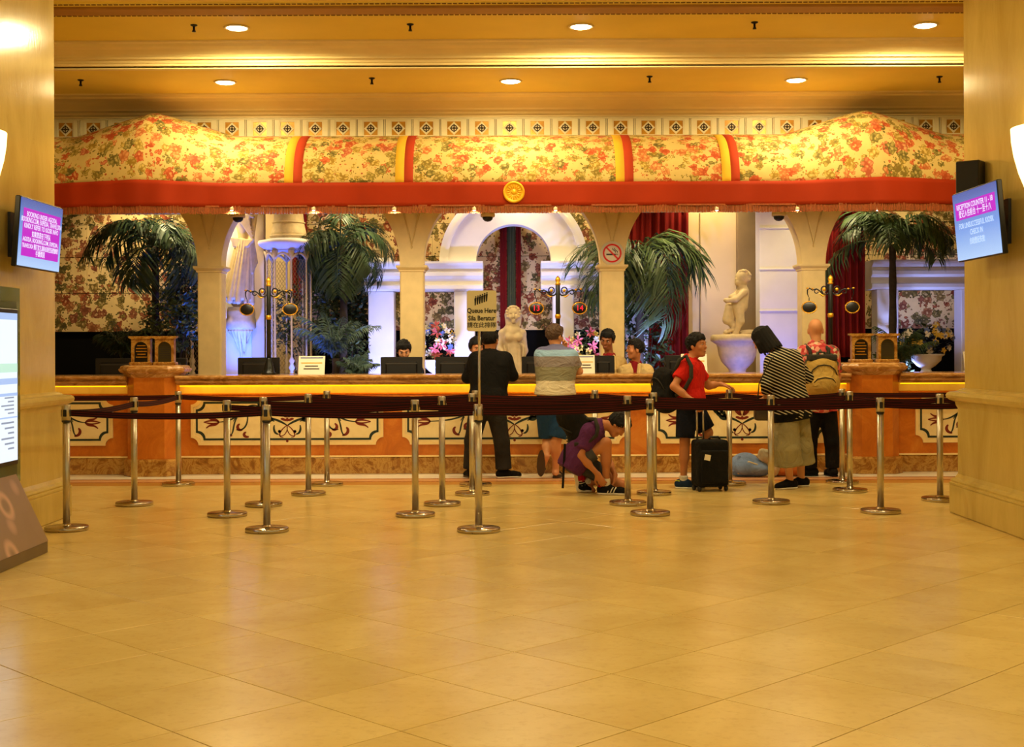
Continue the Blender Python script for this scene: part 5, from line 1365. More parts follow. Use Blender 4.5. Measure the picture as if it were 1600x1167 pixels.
# ------------------------------------------------------------------ self service kiosk at the left edge
M['kiosk_grey'] = plain('grey metal', (120, 104, 80), .35, metal=.4); M['kiosk_plate'] = (lambda m: (lambda v: m.set(color=m.ramp(m.math('FRACT', m.math('MULTIPLY', m.vor(v, 3.0, rand=.7).outputs['Distance'], 1.6)), [(.22, lin((150, 124, 98))), (.36, lin((206, 168, 140))), (.42, lin((208, 166, 142))), (.58, lin((152, 126, 100)))]), rough=.35, spec=.4))(m.coord()))(NT('swirl printed panel'))
M['kiosk_glass'] = NT('tinted glass').set(color=lin((150, 170, 130)), rough=.05, trans=.75, ior=1.3, spec=.4)
def kiosk():
    ya, yb = 8.05, 9.0; xf = PX(27, 9.0) ; t = thing('kiosk', (xf - .1, (ya + yb) / 2, 0), 'tall self check-in kiosk with a lit white screen and swirl printed foot', 'kiosk')
    z0_, z1_ = PZ(715, 9.0), PZ(487, 9.0)
    MB().box(xf - .14, xf - .02, ya - .05, yb + .05, .45, PZ(468, 9.0)).build('cabinet', M['kiosk_grey'], t, bevel=.01)
    MB().box(xf - .03, xf - .018, ya - .09, yb + .10, .48, PZ(447, 9.05)).build('glass_panel', M['kiosk_glass'], t, bevel=.003)
    MB().box(xf - .02, xf - .002, ya - .02, yb + .02, z0_ - .03, z1_ + .03).build('bezel', M['black_plastic'], t, bevel=.004)
    mb = MB(); mb.add([(xf, ya, z0_), (xf, yb, z0_), (xf, yb, z1_), (xf, ya, z1_), (xf - .003, ya, z0_), (xf - .003, yb, z0_), (xf - .003, yb, z1_), (xf - .003, ya, z1_)], [(0, 1, 2, 3), (7, 6, 5, 4), (0, 4, 5, 1), (1, 5, 6, 2), (2, 6, 7, 3), (3, 7, 4, 0)])
    sc = mb.build('display', M['kiosk_screen'], t)
    def bar(a0, a1, b0, b1, mt):
        MB().box(xf, xf + .0012, ya + (yb - ya) * a0, ya + (yb - ya) * a1, z0_ + (z1_ - z0_) * b0, z0_ + (z1_ - z0_) * b1).build('screen_bar', M[mt], sc)
    bar(0, 1, .955, 1.0, 'ks_blue'); bar(0, 1, .60, .66, 'ks_green'); bar(0, 1, .44, .46, 'ks_blue'); bar(0, 1, .29, .30, 'ks_blue'); bar(0, 1, .52, .56, 'ks_blue')
    for k in range(11): bar(.82 - .06 * (k % 3), .93, .08 + k * .035 if k < 6 else .30 + (k - 6) * .026 + .02, .092 + k * .035 if k < 6 else .31 + (k - 6) * .026 + .02, 'ks_grey')
    # sloped foot
    zt_ = PZ(738, 9.0); xb = -3.19
    prof = [(xf - .16, .002), (xb, .002), (xb, .075), (xf - .015, zt_), (xf - .16, zt_)]
    MB().prism([(p[0], p[1]) for p in prof], ya - .12, yb + .0, 'y').build('foot', M['kiosk_grey'], t)
    d = Vector((xf - .015 - xb, 0, zt_ - .075)); nn = Vector((d.z, 0, -d.x)).normalized() * .004
    a, b_ = Vector((xb, 0, .078)), Vector((xf - .015, 0, zt_))
    mb = MB(); vs = []
    for y in (ya - .12, yb + .002):
        for p in (a, b_): vs += [Vector((p.x, y, p.z)), Vector((p.x, y, p.z)) + nn]
    mb.add(vs, [(1, 5, 7, 3), (0, 2, 6, 4), (0, 1, 3, 2), (4, 6, 7, 5), (0, 4, 5, 1), (2, 3, 7, 6)]); mb.build('printed_plate', M['kiosk_plate'], t)
M['kiosk_screen'] = glow('lit white screen', (226, 238, 250), 1.0); M['ks_blue'] = glow('pale blue bar', (170, 196, 240), .9); M['ks_green'] = glow('pale green bar', (196, 236, 214), .9); M['ks_grey'] = glow('grey text bar', (150, 160, 180), .8)
kiosk()

# ------------------------------------------------------------------ sign lamps on the counter
M['digit'] = glow('red digits', (255, 16, 44), 1.5)
def sign_post(u, label, digits=None, vtop=434):
    Y = 14.98; x = P(u, 546, Y).x; s = Y / F
    t = thing('counter_sign_post', (x, Y, ZT), label, 'sign post', 'black and gilt number posts on the counter')
    def z(v): return PZ(v, Y)
    MB().lathe([(.085, ZT + .001), (.085, ZT + .02), (.065, ZT + .03), (.06, ZT + .07), (.045, ZT + .12), (.03, ZT + .17), (.03, ZT + .19)], (x, Y, 0), 24).build('foot', M['pole_black'], t)
    MB().lathe([(.026, ZT + .18), (.024, z(500)), (.026, z(499)), (.026, z(446)), (.018, z(444))], (x, Y, 0), 14).build('pole', M['pole_black'], t)
    mb = MB(); mb.lathe([(.027, z(498)), (.034, z(496)), (.034, z(493)), (.027, z(491))], (x, Y, 0), 16); mb.build('collar', M['gilt'], t)
    MB().lathe([(.026, z(446)), (.034, z(444)), (.02, z(442)), (.03, z(438)), (.026, z(435)), (.01, z(432)), (0, z(431))], (x, Y, 0), 16).build('finial', M['gilt'], t)
    for sd in (-1, 1):
        mb = MB(); g = MB()
        def q(du, v): return (x + sd * du * s, Y, z(v))
        mb.tube([q(2, 458), q(6, 462), q(12, 461), q(17, 456), q(22, 453), q(28, 455), q(33, 452), q(36, 455), q(36, 461), q(34, 466)], [.009, .009, .009, .008, .008, .007, .008, .008, .006, .004], 8)
        mb.tube([q(10 + 4.5 * math.cos(a), 454 - 5 * math.sin(a)) for a in np.linspace(-1.2, 4.4, 16)], .007, 7)
        mb.tube([q(22 + 3 * math.cos(a), 457 + 3 * math.sin(a)) for a in np.linspace(-1.6, 3, 12)], .006, 7)
        g.sphere(q(10, 454), (.02, .012, .02), 10, 8); g.tube([q(6, 462), q(12, 464), q(18, 460)], [.004, .011, .004], 7); g.sphere(q(28, 453), (.014, .012, .012), 8, 6); g.sphere(q(36, 452), (.016, .014, .01), 8, 6)
        mb.build('scroll_arm', M['iron'], t); g.build('gilt_leaf', M['gilt'], t, kind='stuff')
        c = Vector((x + sd * 33.5 * s, Y, z(482))); Rz_ = Matrix.Rotation(sd * .12, 3, 'Z')
        dk = MB().lathe([(.0, .022), (.068, .022), (.077, .014), (.077, -.014), (.068, -.022), (0, -.022)], c, 30, M=Rz_ @ MX, sy=.8).build('number_disc', M['black_plastic'], t)
        rm = MB(); rm.tube([c + Rz_ @ Vector((.080 * math.cos(a), -.012, .064 * math.sin(a))) for a in np.linspace(0, 2 * PI, 33)], .006, 8)
        for k in range(22):
            a = 2 * PI * k / 22; rm.sphere(c + Rz_ @ Vector((.083 * math.cos(a), -.012, .067 * math.sin(a))), .008, 6, 4)
        rm.build('gilt_rim', M['gilt'], dk)
        MB().tube([c + Vector((0, 0, .075)), c + Vector((0, 0, .115))], .005, 6).build('hanger', M['iron'], t)
        if digits: text_part(digits[0 if sd < 0 else 1], .088, M['digit'], dk, c + Rz_ @ Vector((0, -.0235, 0)), Rz_ @ FACE, name='digits', bold=0.0)
sign_post(420, 'black and gilt sign post with blank discs beside the birdcage')
sign_post(872, 'black and gilt sign post showing red numbers 13 and 14', ('13', '14'))
sign_post(1298, 'black and gilt sign post with blank oval discs by the bald man')

# ------------------------------------------------------------------ monitors, card stands
def monitor(u0, u1, label, Y=15.55, vt=557):
    x0, x1 = P(u0, vt, Y).x, P(u1, vt, Y).x; zt_ = PZ(vt, Y); zb_ = zt_ - .34; xm = (x0 + x1) / 2
    t = thing('monitor', (xm, Y, .78), label, 'monitor', 'black monitors behind the counter')
    MB().box(x0, x1, Y - .025, Y + .02, zb_, zt_).build('back_shell', M['black_plastic'], t, bevel=.008)
    MB().box(x0 + .06, x1 - .06, Y - .05, Y - .02, zb_ + .06, zt_ - .05).build('bulge', M['black_plastic'], t, bevel=.015)
    MB().box(x0 + .06, x1 - .06, Y - .055, Y - .045, zt_ - .085, zt_ - .07).build('vent_bar', M['dark_grey'], t)
    MB().box(xm - .03, xm + .03, Y - .03, Y, .79, zb_ + .05).build('neck', M['black_plastic'], t)
    MB().box(xm - .12, xm + .12, Y - .09, Y + .09, .781, .792).build('foot', M['black_plastic'], t, bevel=.004)
monitor(372, 437, 'black monitor behind the left sign post'); monitor(595, 660, 'black monitor before the young clerk'); monitor(680, 735, 'black monitor left of the man in black')
monitor(815, 868, 'black monitor left of the striped shirt man'); monitor(925, 960, 'black monitor before the clerk in a blazer', vt=556); monitor(1038, 1070, 'black monitor behind the backpack of the boy in red', vt=556)
monitor(150, 212, 'wide dark monitor left of the left plaques'); monitor(252, 292, 'dark monitor behind the left pedestal', Y=15.4)
def card(u0, u1, vt, label, Y=15.02):
    x0, x1 = P(u0, vt, Y).x, P(u1, vt, Y).x; zt_ = PZ(vt, Y); t = thing('card_stand', ((x0 + x1) / 2, Y, ZT), label, 'card stand', 'white notice cards on the counter')
    MB().add([(x0, Y - .06, ZT + .001), (x1, Y - .06, ZT + .001), (x1, Y, zt_), (x0, Y, zt_), (x0, Y - .052, ZT + .001), (x1, Y - .052, ZT + .001), (x1, Y + .008, zt_), (x0, Y + .008, zt_)], [(0, 1, 2, 3), (7, 6, 5, 4), (0, 4, 5, 1), (1, 5, 6, 2), (2, 6, 7, 3), (3, 7, 4, 0)]).build('card', M['paper'], t)
    MB().box(x0 + .02, x1 - .02, Y, Y + .05, ZT + .001, ZT + .012).build('foot', M['paper'], t)
    for f, mt, w in ((.9, 'petal_blue', .86), (.62, 'petal_yellow', .8), (.45, 'dark_grey', .5), (.3, 'dark_grey', .6)):
        z_ = ZT + (zt_ - ZT) * f; y_ = Y - .06 + .06 * f - .003
        MB().box((x0 + x1) / 2 - (x1 - x0) * w / 2, (x0 + x1) / 2 + (x1 - x0) * w / 2, y_, y_ + .002, z_ - .006, z_ + .006).build('printed_line', M[mt], t)
card(467, 508, 555, 'white notice card stand right of the left sign post'); card(903, 929, 555, 'white notice card stand beside the striped shirt man'); card(1064, 1104, 554, 'white notice card stand behind the boy in red'); card(1505, 1530, 552, 'white notice card stand at the far right by the pillar')

# ------------------------------------------------------------------ people
def V(*a): return Vector(a)
def basis(f, u):
    f = Vector(f).normalized(); u = Vector(u); u = (u - f * u.dot(f)).normalized(); return f, u, f.cross(u)   # forward, up, right
def Rm(*cols): return np.array([[c[i] for c in cols] for i in range(3)], float)
def head_prims(c, f, u, s=1.0):
    f, u, r = basis(f, u); R_ = Rm(r, f, u)
    def p(a, b, d): return c + (r * a + f * b + u * d) * s
    pr = [ell(p(0, -.012, .025), (.076 * s, .096 * s, .092 * s), R_), ell(p(0, .022, -.04), (.060 * s, .066 * s, .080 * s), R_), ell(p(0, .058, -.100), (.030 * s, .026 * s, .022 * s), R_, k=.03),
          cone(p(0, .086, .008), p(0, .101, -.028), .009 * s, .0135 * s, .014), ell(p(0, .078, .022), (.05 * s, .016 * s, .012 * s), R_, k=.015), ell(p(0, .078, -.066), (.026 * s, .016 * s, .013 * s), R_, k=.012)]
    for q in (-1, 1):
        pr += [ell(p(q * .079, -.008, -.018), (.010 * s, .020 * s, .033 * s), R_, k=.008), ell(p(q * .042, .062, -.03), (.025 * s, .02 * s, .025 * s), R_, k=.02), ell(p(q * .031, .092, .003), (.017 * s, .012 * s, .009 * s), R_, k=.01, sub=True)]
    return pr
def face_parts(t, c, f, u, s=1.0, brows=True):
    f, u, r = basis(f, u); R_ = Matrix((r, f, u)).transposed()
    def p(a, b, d): return c + (r * a + f * b + u * d) * s
    for q in (-1, 1):
        e = MB().sphere(p(q * .031, .078, .003), (.0125 * s, .008 * s, .006 * s), 12, 8, R_).build('eye', M['eye_white'], t)
        MB().sphere(p(q * .031, .0835, .003), (.0065 * s, .005 * s, .006 * s), 10, 6, R_).build('iris', M['hair'], e)
        if brows: MB().tube([p(q * .014, .091, .020), p(q * .031, .090, .027), p(q * .048, .076, .022)], [.0022 * s, .0032 * s, .0018 * s], 6).build('eyebrow', M['hair'], t)
    MB().sphere(p(0, .088, -.067), (.021 * s, .0095 * s, .0055 * s), 12, 8, R_).build('mouth', M['lip'], t)
def hair_short(t, c, f, u, s=1.0, mat='hair', front=.032, low=-.055, th=.014, fringe=0.0):
    f, u, r = basis(f, u); R_ = Rm(r, f, u)
    def p(a, b, d): return c + (r * a + f * b + u * d) * s
    n1 = (f * .80 - u * .60); n1.normalize(); th *= .8
    clip = ((p(0, front, .035 - fringe), n1), (p(0, 0, low), -u))
    pr = [ell(p(0, -.012, .026), ((.076 + th) * s, (.096 + th) * s, (.092 + th) * s), R_, clip=clip)]
    rr = random.Random(int(c.x * 977) + 5)
    for k in range(130):
        z_ = rr.uniform(-.6, 1); a_ = rr.uniform(0, 2 * PI); q_ = math.sqrt(max(0, 1 - z_ * z_))
        dl = (q_ * math.cos(a_), q_ * math.sin(a_), z_)
        o_ = p(dl[0] * (.078 + th), -.012 + dl[1] * (.098 + th), .026 + dl[2] * (.094 + th))
        if (o_ - clip[0][0]).dot(n1) > -.004 or (o_ - clip[1][0]).dot(-u) > -.004: continue
        fl_ = (f * rr.uniform(-.2, .9) - u * rr.uniform(.1, .9) * (1 if z_ < .6 else -.2) + r * rr.uniform(-.5, .5)).normalized()
        rd_ = (o_ - p(0, -.012, .026)).normalized(); fl_ = (fl_ - rd_ * fl_.dot(rd_)).normalized()
        pr.append(cone(o_ - rd_ * .002, o_ + fl_ * .034 * s - rd_ * .004, .0075 * s, .003 * s, .004))
    for k in range(9):                                   # fringe falling on the forehead
        q_ = -1 + k / 4; pr.append(cone(p(q_ * .055, .066 - abs(q_) * .02, .096 - abs(q_) * .012), p(q_ * .060 + rr.uniform(-.008, .008), .090 - abs(q_) * .024, .060 - fringe - rr.uniform(0, .012)), .016 * s, .006 * s, .008))
    for q_ in (-1, 1): pr.append(cone(p(q_ * .076, .030, .04), p(q_ * .080, .022, -.012), .010 * s, .006 * s, .006))
    return sdf('hair', M[mat], t, pr, .006)
def hand_prims(w, d, n, curl=.6, side=1, s=1.0, thumb=.6, spread=.12):
    """w wrist, d direction of the fingers, n out of the back of the hand; side is the thumb's side."""
    d = Vector(d).normalized(); n = Vector(n); n = (n - d * n.dot(d)).normalized(); a = d.cross(n) * side     # towards the thumb
    pr = []
    kn = [w + d * (.088 - .006 * abs(i - 1)) * s + a * (.027 - .018 * i) * s for i in range(4)]
    for i in range(4): pr.append(cone(w + a * (.012 - .008 * i) * s, kn[i], .016 * s, .013 * s, .016))
    for i in range(4):
        L = (.040, .046, .043, .034)[i] * s; ang = curl * .45; p0 = kn[i]; base = (d + a * spread * (1.5 - i) * .5).normalized()
        for j in range(3):
            dd = base * math.cos(ang) - n * math.sin(ang); p1 = p0 + dd * L; pr.append(cone(p0, p1, (.0098 - .0012 * j) * s, (.0092 - .0014 * j) * s, .004)); p0 = p1; ang += curl; L *= .72
    t0 = w + d * .028 * s + a * .022 * s; td = (d * .55 + a * .75 - n * .35 * thumb).normalized(); t1 = t0 + td * .045 * s; t2 = t1 + (d * .85 + a * .25 - n * .5 * thumb).normalized() * .034 * s; t3 = t2 + (d * .9 - n * .5 * thumb).normalized() * .024 * s
    pr += [cone(w + a * .008 * s, t1, .016 * s, .0125 * s, .014), cone(t1, t2, .0115 * s, .0105 * s, .005), cone(t2, t3, .0105 * s, .008 * s, .004)]
    return pr
def limb(a, b, ra, rb, bulge=0.0, k=.03):
    a, b = Vector(a), Vector(b); pr = [cone(a, b, ra, rb, k)]
    if bulge: pr.append(cone(a.lerp(b, .18), a.lerp(b, .42), ra * .9, ra * (1 + bulge) * .9, k))
    return pr
def torso(j, g=0.0, k=.06, wide=1.0):
    """Chest, waist and pelvis from shoulder and hip joints; g grows it for clothes."""
    sL, sR, hL, hR = j['sL'], j['sR'], j['hL'], j['hR']; nb = j['nb']
    m1, m2 = (sL + sR) / 2, (hL + hR) / 2; ax = (m1 - m2)
    pr = [cone(sL.lerp(sR, .1), sR.lerp(sL, .1), .062 + g, .062 + g, k)]
    for a, b in ((sL, hL), (sR, hR)):
        p0 = a.lerp(m1, .42) - ax * .16; p1 = b.lerp(m2, .35) + ax * .22; p2 = b.lerp(m2, .25)
        pr += [cone(p0, p1, .098 * wide + g, .088 * wide + g, k), cone(p1, p2, .090 * wide + g, .102 * wide + g, k)]
    pr += [cone(m1 - ax * .06, m2 + ax * .1, .095 * wide + g, .10 * wide + g, k), cone(nb, m1 - ax * .05, .05 + g, .07 + g, .04)]
    return pr
def body_prims(j, s=1.0, hands=(None, None), thin=1.0):
    pr = head_prims(j['head'], j['hf'], j['hu'], j.get('hs', 1.0) * s)
    f, u, r = basis(j['hf'], j['hu'])
    pr += [cone(j['head'] - u * .05 * s - f * .02 * s, j['nb'], .050 * s, .056 * s, .03)]
    pr += torso(j, -.012 * s)
    for q in ('L', 'R'):
        pr += limb(j['s' + q], j['e' + q], .046 * s * thin, .037 * s * thin, .1) + limb(j['e' + q], j['w' + q], .037 * s * thin, .025 * s * thin, .12)
        pr += limb(j['h' + q], j['k' + q], .082 * s * thin, .052 * s * thin) + limb(j['k' + q], j['a' + q], .050 * s * thin, .034 * s * thin, .18)
        if j.get('t' + q) is not None: pr += [cone(j['a' + q] + V(0, 0, -.02) * s, j['t' + q], .034 * s, .024 * s, .02), cone(j['a' + q], j['a' + q] + (j['a' + q] - j['t' + q]).normalized() * .035 + V(0, 0, -.03), .032 * s, .03 * s, .02)]
    for h in hands:
        if h: pr += h
    return pr
def upto(a, b, f): return Vector(a).lerp(Vector(b), f)
def sleeve(s_, e_, f, r0, r1, w_=None, f2=1.0, r2=None):
    """Sleeve down to fraction f of the upper arm, or over the elbow to fraction f2 of the forearm; the hem is cut flat."""
    if w_ is None:
        end = upto(s_, e_, f); d = (Vector(e_) - Vector(s_)).normalized()
        return [cone(s_, upto(s_, e_, f + .15), r0, r1, .04, clip=((end, d),))]
    end = upto(e_, w_, f2); d = (Vector(w_) - Vector(e_)).normalized()
    return [cone(s_, e_, r0, r1, .04), cone(e_, upto(e_, w_, f2 + .12), r1, r2 or r1 * .85, .03, clip=((end, d),))]
def shirt_prims(j, g, slv, hem, hemn=(0, 0, -1), low=.1, wide=1.0):
    pr = torso(j, g, wide=wide)
    m2 = (j['hL'] + j['hR']) / 2; ax = ((j['sL'] + j['sR']) / 2 - m2)
    for q in ('L', 'R'): pr.append(cone(j['h' + q].lerp(m2, .25) + ax * .2, j['h' + q].lerp(m2, .2) - ax * low, .10 * wide + g, .108 * wide + g, .05))
    for p in pr: p['clip'] = tuple(p['clip']) + ((hem, hemn),)
    # neck opening
    pr2 = pr + [q for s_ in slv for q in s_]
    f, u, r = basis(j['hf'], j['hu'])
    pr2.append(cone(j['nb'] + V(0, 0, .0) + (j['head'] - j['nb']).normalized() * .035, j['head'], .062, .08, .001, sub=True))
    return pr2
def trousers(j, r_hip, r_knee, r_hem, frac, long=True, k=.03):
    pr = []
    m2 = (j['hL'] + j['hR']) / 2; ax = ((j['sL'] + j['sR']) / 2 - m2)
    pr.append(cone(j['hL'].lerp(m2, .2) + ax * .12, j['hR'].lerp(m2, .2) + ax * .12, r_hip * 1.03, r_hip * 1.03, .05))
    for q in ('L', 'R'):
        h, kn, an = j['h' + q], j['k' + q], j['a' + q]
        if long:
            end = upto(kn, an, frac); d = (an - kn).normalized()
            pr += [cone(h.lerp(m2, .1), kn, r_hip, r_knee, k), cone(kn, upto(kn, an, frac + .1), r_knee, r_hem, k, clip=((end, d),))]
        else:
            end = upto(h, kn, frac); d = (kn - h).normalized()
            pr += [cone(h.lerp(m2, .1), upto(h, kn, frac + .1), r_hip, r_hem, k, clip=((end, d),))]
    return pr
def shoe(t, ankle, toe, mats, z0, nm='shoe', high=.0, s=1.0, sole=True):
    """mats = (upper, sole); built from heel to toe and cut flat at the sole."""
    a = Vector((ankle.x, ankle.y, z0)); b = Vector((toe.x, toe.y, z0)); d = (b - a); d.z = 0; L = d.length or 1; d /= L
    heel = a - d * .045 * s; up = V(0, 0, 1)
    pr = [cone(heel + up * .045, a + up * .055 + d * .03, .040 * s, .040 * s, .03), cone(a + up * .045, b + up * .026, .040 * s, .032 * s, .03), cone(b - d * .05 + up * .03, b + up * .024, .042 * s, .030 * s, .03), cone(heel + up * .05, ankle + up * high, .036 * s, .038 * s, .03)]
    o = sdf(nm, M[mats[0]], t, pr, .006, clip=((a + up * .014, (0, 0, -1)),))
    if sole:
        ps = [cone(heel + up * .01, a + d * .02 + up * .01, .043 * s, .040 * s, .03), cone(a + up * .01, b - d * .05 + up * .01, .038 * s, .046 * s, .03), cone(b - d * .05 + up * .01, b + up * .01, .046 * s, .034 * s, .03)]
        sdf('sole', M[mats[1]], o, ps, .006, clip=((a + up * .018, (0, 0, 1)), (a + up * .001, (0, 0, -1))))
    return o

def upright(j): return j
def person(label, loc): return thing('person', loc, label, 'person')

# --- man in black at the desk, seen from behind
Y = 14.12
def J(u, v, y): return P(u, v, y)
j = dict(head=J(766, 531, 14.22), hf=V(.35, 1, -.12), hu=V(0, .15, 1), nb=J(765, 551, 14.20), sL=J(742, 561, 14.17), sR=J(791, 561, 14.17), eL=J(730, 590, 14.20), eR=J(801, 587, 14.20), wL=J(741, 583, 14.42), wR=J(790, 582, 14.42),
         hL=J(747, 640, 14.06), hR=J(776, 640, 14.06), kL=J(738, 689, 14.12), kR=J(784, 690, 14.08), aL=J(736, 733, 14.14), aR=J(787, 733, 14.10), tL=V(-.50, 14.30, .02), tR=V(.06, 14.16, .02))
j['aL'].z = .085; j['aR'].z = .085
t = person('man in black shirt and faded black jeans leaning on the counter, seen from behind', (-.25, Y, 0))
hn = [hand_prims(j['wL'], (.5, .8, -.05), (0, 0, 1), .3, 1), hand_prims(j['wR'], (-.5, .8, -.05), (0, 0, 1), .3, -1)]
sdf('body', M['skin_tan'], t, body_prims(j, 1, hn), .0075)
hair_short(t, j['head'], j['hf'], j['hu'], mat='hair', low=-.07)
sdf('shirt', M['black_cloth'], t, shirt_prims(j, .022, [sleeve(j['sL'], j['eL'], 1, .070, .058, j['wL'], .72, .046), sleeve(j['sR'], j['eR'], 1, .070, .058, j['wR'], .72, .046)], J(760, 634, 14.06), wide=1.12), .009)
sdf('trousers', M['denim_black'], t, trousers(j, .112, .083, .088, .96), .009)
shoe(t, j['aL'], j['tL'], ('black_cloth', 'shoe_brown'), 0); shoe(t, j['aR'], j['tR'], ('black_cloth', 'sole'), 0)

# --- man in striped T shirt and blue shorts
Y = 14.1
j = dict(head=J(867, 524, 14.16), hf=V(.75, .75, -.05), hu=V(.05, 0, 1), nb=J(869, 544, 14.14), sL=J(845, 554, 14.14), sR=J(893, 556, 14.10), eL=J(852, 578, 14.36), eR=J(905, 580, 14.16), wL=J(880, 550, 14.40), wR=J(888, 584, 14.40),
         hL=J(852, 634, 14.02), hR=J(882, 634, 14.04), kL=J(856, 686, 14.10), kR=J(869, 688, 14.02), aL=J(853, 712, 13.96), aR=J(868, 734, 14.08), tL=J(844, 740, 14.05), tR=V(.47, 14.27, .02))
j['aR'].z = .075
t = person('man in pale blue and grey striped T-shirt and blue shorts leaning on the counter', (.45, Y, 0))
hn = [hand_prims(j['wL'], (.2, -.1, .9), (.6, .7, .1), .9, 1), hand_prims(j['wR'], (-.8, .4, -.05), (0, 0, 1), .5, -1)]
sdf('body', M['skin'], t, body_prims(j, 1, hn), .0075)
hair_short(t, j['head'], j['hf'], j['hu'], mat='hair_brown', low=-.05, th=.012, front=.04)
face_parts(t, j['head'], j['hf'], j['hu'])
m = NT('striped jersey'); z_ = m.n('ShaderNodeSeparateXYZ', Vector=m.coord('Object', (1, 1, 1), loc=(0, 0, 0))).outputs[2]
zz = m.math('MULTIPLY_ADD', m.noise(m.coord(), 3, 2).outputs[0], .03, z_)
f_ = lambda v: (PZ(v, 14.05) - .9) / .6
rr = m.ramp(m.math('MULTIPLY', m.math('SUBTRACT', zz, .915), 1 / .6), sorted([(0, lin((214, 200, 170))), (f_(595), lin((140, 136, 112))), (f_(573), lin((142, 132, 132))), (f_(557), lin((150, 186, 224))), (f_(547), lin((112, 112, 156)))]), 'CONSTANT')
m.set(color=rr, rough=.85, spec=.15); m.bump(m.noise(m.coord(scale=(.6, 1, 1.3), rot=(0, .5, 0)), 8, 3, .5, 2.0).outputs[0], .8, .035); M['jersey'] = m.m
sdf('shirt', M['jersey'], t, shirt_prims(j, .024, [sleeve(j['sL'], j['eL'], .75, .068, .058), sleeve(j['sR'], j['eR'], .72, .068, .062)], J(865, 614, 14.03), low=0.0, wide=1.16), .009)
sdf('waistband', M['shoe_red'], t, [cone(j['hL'].lerp(j['hR'], .2) + V(0, 0, .10), j['hR'].lerp(j['hL'], .2) + V(0, 0, .10), .122, .122, .05, clip=((J(865, 612, 14), (0, 0, 1)), (J(865, 620, 14), (0, 0, -1))))], .008)
sdf('shorts', M['blue_shorts'], t, trousers(j, .118, .1, .098, .92, long=False), .009)
# sandals: one flat on the floor, one with the sole turned to the viewer
def sandal(t, a, b, nrm, w=.045):
    d = (b - a); L = d.length; d.normalize(); n = Vector(nrm); n = (n - d * n.dot(d)).normalized(); r = d.cross(n)
    mb = MB(); pts = []
    for q in np.linspace(0, 2 * PI, 24, endpoint=False):
        y_ = math.cos(q) * L / 2; x_ = math.sin(q) * w * (1 + .18 * math.cos(q)); pts.append(a + d * (L / 2 + y_) + r * x_)
    k = len(pts); mb.add([p - n * .009 for p in pts] + [p + n * .009 for p in pts], [tuple(range(k)), tuple(range(2 * k - 1, k - 1, -1))] + [(i, i + k, (i + 1) % k + k, (i + 1) % k) for i in range(k)])
    o = mb.build('sandal', M['shoe_brown'], t)
    MB().tube([a + d * L * .72 - r * w + n * .01, a + d * L * .66 + n * .055, a + d * L * .72 + r * w + n * .01], [.010, .012, .010], 8).build('strap', M['shoe_brown'], o)
a0 = V(j['aR'].x - .02, 14.02, .012); sandal(t, a0, a0 + V(.09, .25, 0), (0, 0, 1))
sandal(t, J(846, 703, 13.90), J(845, 744, 14.03), (.35, .9, .2))

# --- bald man with tan backpack
j = dict(head=J(1274, 515, 14.24), hf=V(.05, 1, -.05), hu=V(0, .08, 1), nb=J(1276, 540, 14.20), sL=J(1254, 551, 14.18), sR=J(1301, 551, 14.18), eL=J(1247, 590, 14.22), eR=J(1308, 590, 14.22), wL=J(1256, 592, 14.44), wR=J(1300, 592, 14.44),
         hL=J(1267, 640, 14.12), hR=J(1293, 640, 14.12), kL=J(1265, 692, 14.16), kR=J(1300, 690, 14.14), aL=J(1266, 733, 14.20), aR=J(1301, 733, 14.16), tL=V(3.06, 14.22, .02), tR=V(3.44, 14.34, .02))
for q in ('aL', 'aR'): j[q].z = .085
t = person('bald man in red floral shirt and black trousers at the counter, seen from behind', (3.25, 14.15, 0))
hn = [hand_prims(j['wL'], (.3, .9, 0), (0, 0, 1), .3, 1), hand_prims(j['wR'], (-.3, .9, 0), (0, 0, 1), .3, -1)]
sdf('body', M['skin'], t, body_prims(j, 1.0, hn), .0075)
m = NT('floral shirt print'); v_ = m.vor(m.coord(), 26); sp = m.n('ShaderNodeSeparateColor'); m.put(sp.inputs[0], v_.outputs['Color'])
m.set(color=m.ramp(sp.outputs[0], [(0, lin((206, 84, 84))), (.3, lin((226, 150, 130))), (.5, lin((92, 92, 74))), (.68, lin((214, 190, 160))), (.85, lin((180, 56, 60)))], 'CONSTANT'), rough=.8, spec=.15); M['floral_shirt'] = m.m
sdf('shirt', M['floral_shirt'], t, shirt_prims(j, .022, [sleeve(j['sL'], j['eL'], .8, .070, .062), sleeve(j['sR'], j['eR'], .8, .070, .062)], J(1280, 640, 14.1), wide=1.1), .009)
sdf('trousers', M['black_cloth'], t, trousers(j, .108, .078, .076, .97), .009)
sdf('collar', M['floral_shirt'], t, [cone(j['nb'] + V(-.05, -.01, .03), j['nb'] + V(.05, -.01, .03), .035, .035, .03), cone(j['nb'] + V(-.06, .04, .02), j['nb'] + V(.06, .04, .02), .03, .03, .03)], .007)
shoe(t, j['aL'], j['tL'], ('black_cloth', 'black_cloth'), 0); shoe(t, j['aR'], j['tR'], ('black_cloth', 'black_cloth'), 0)
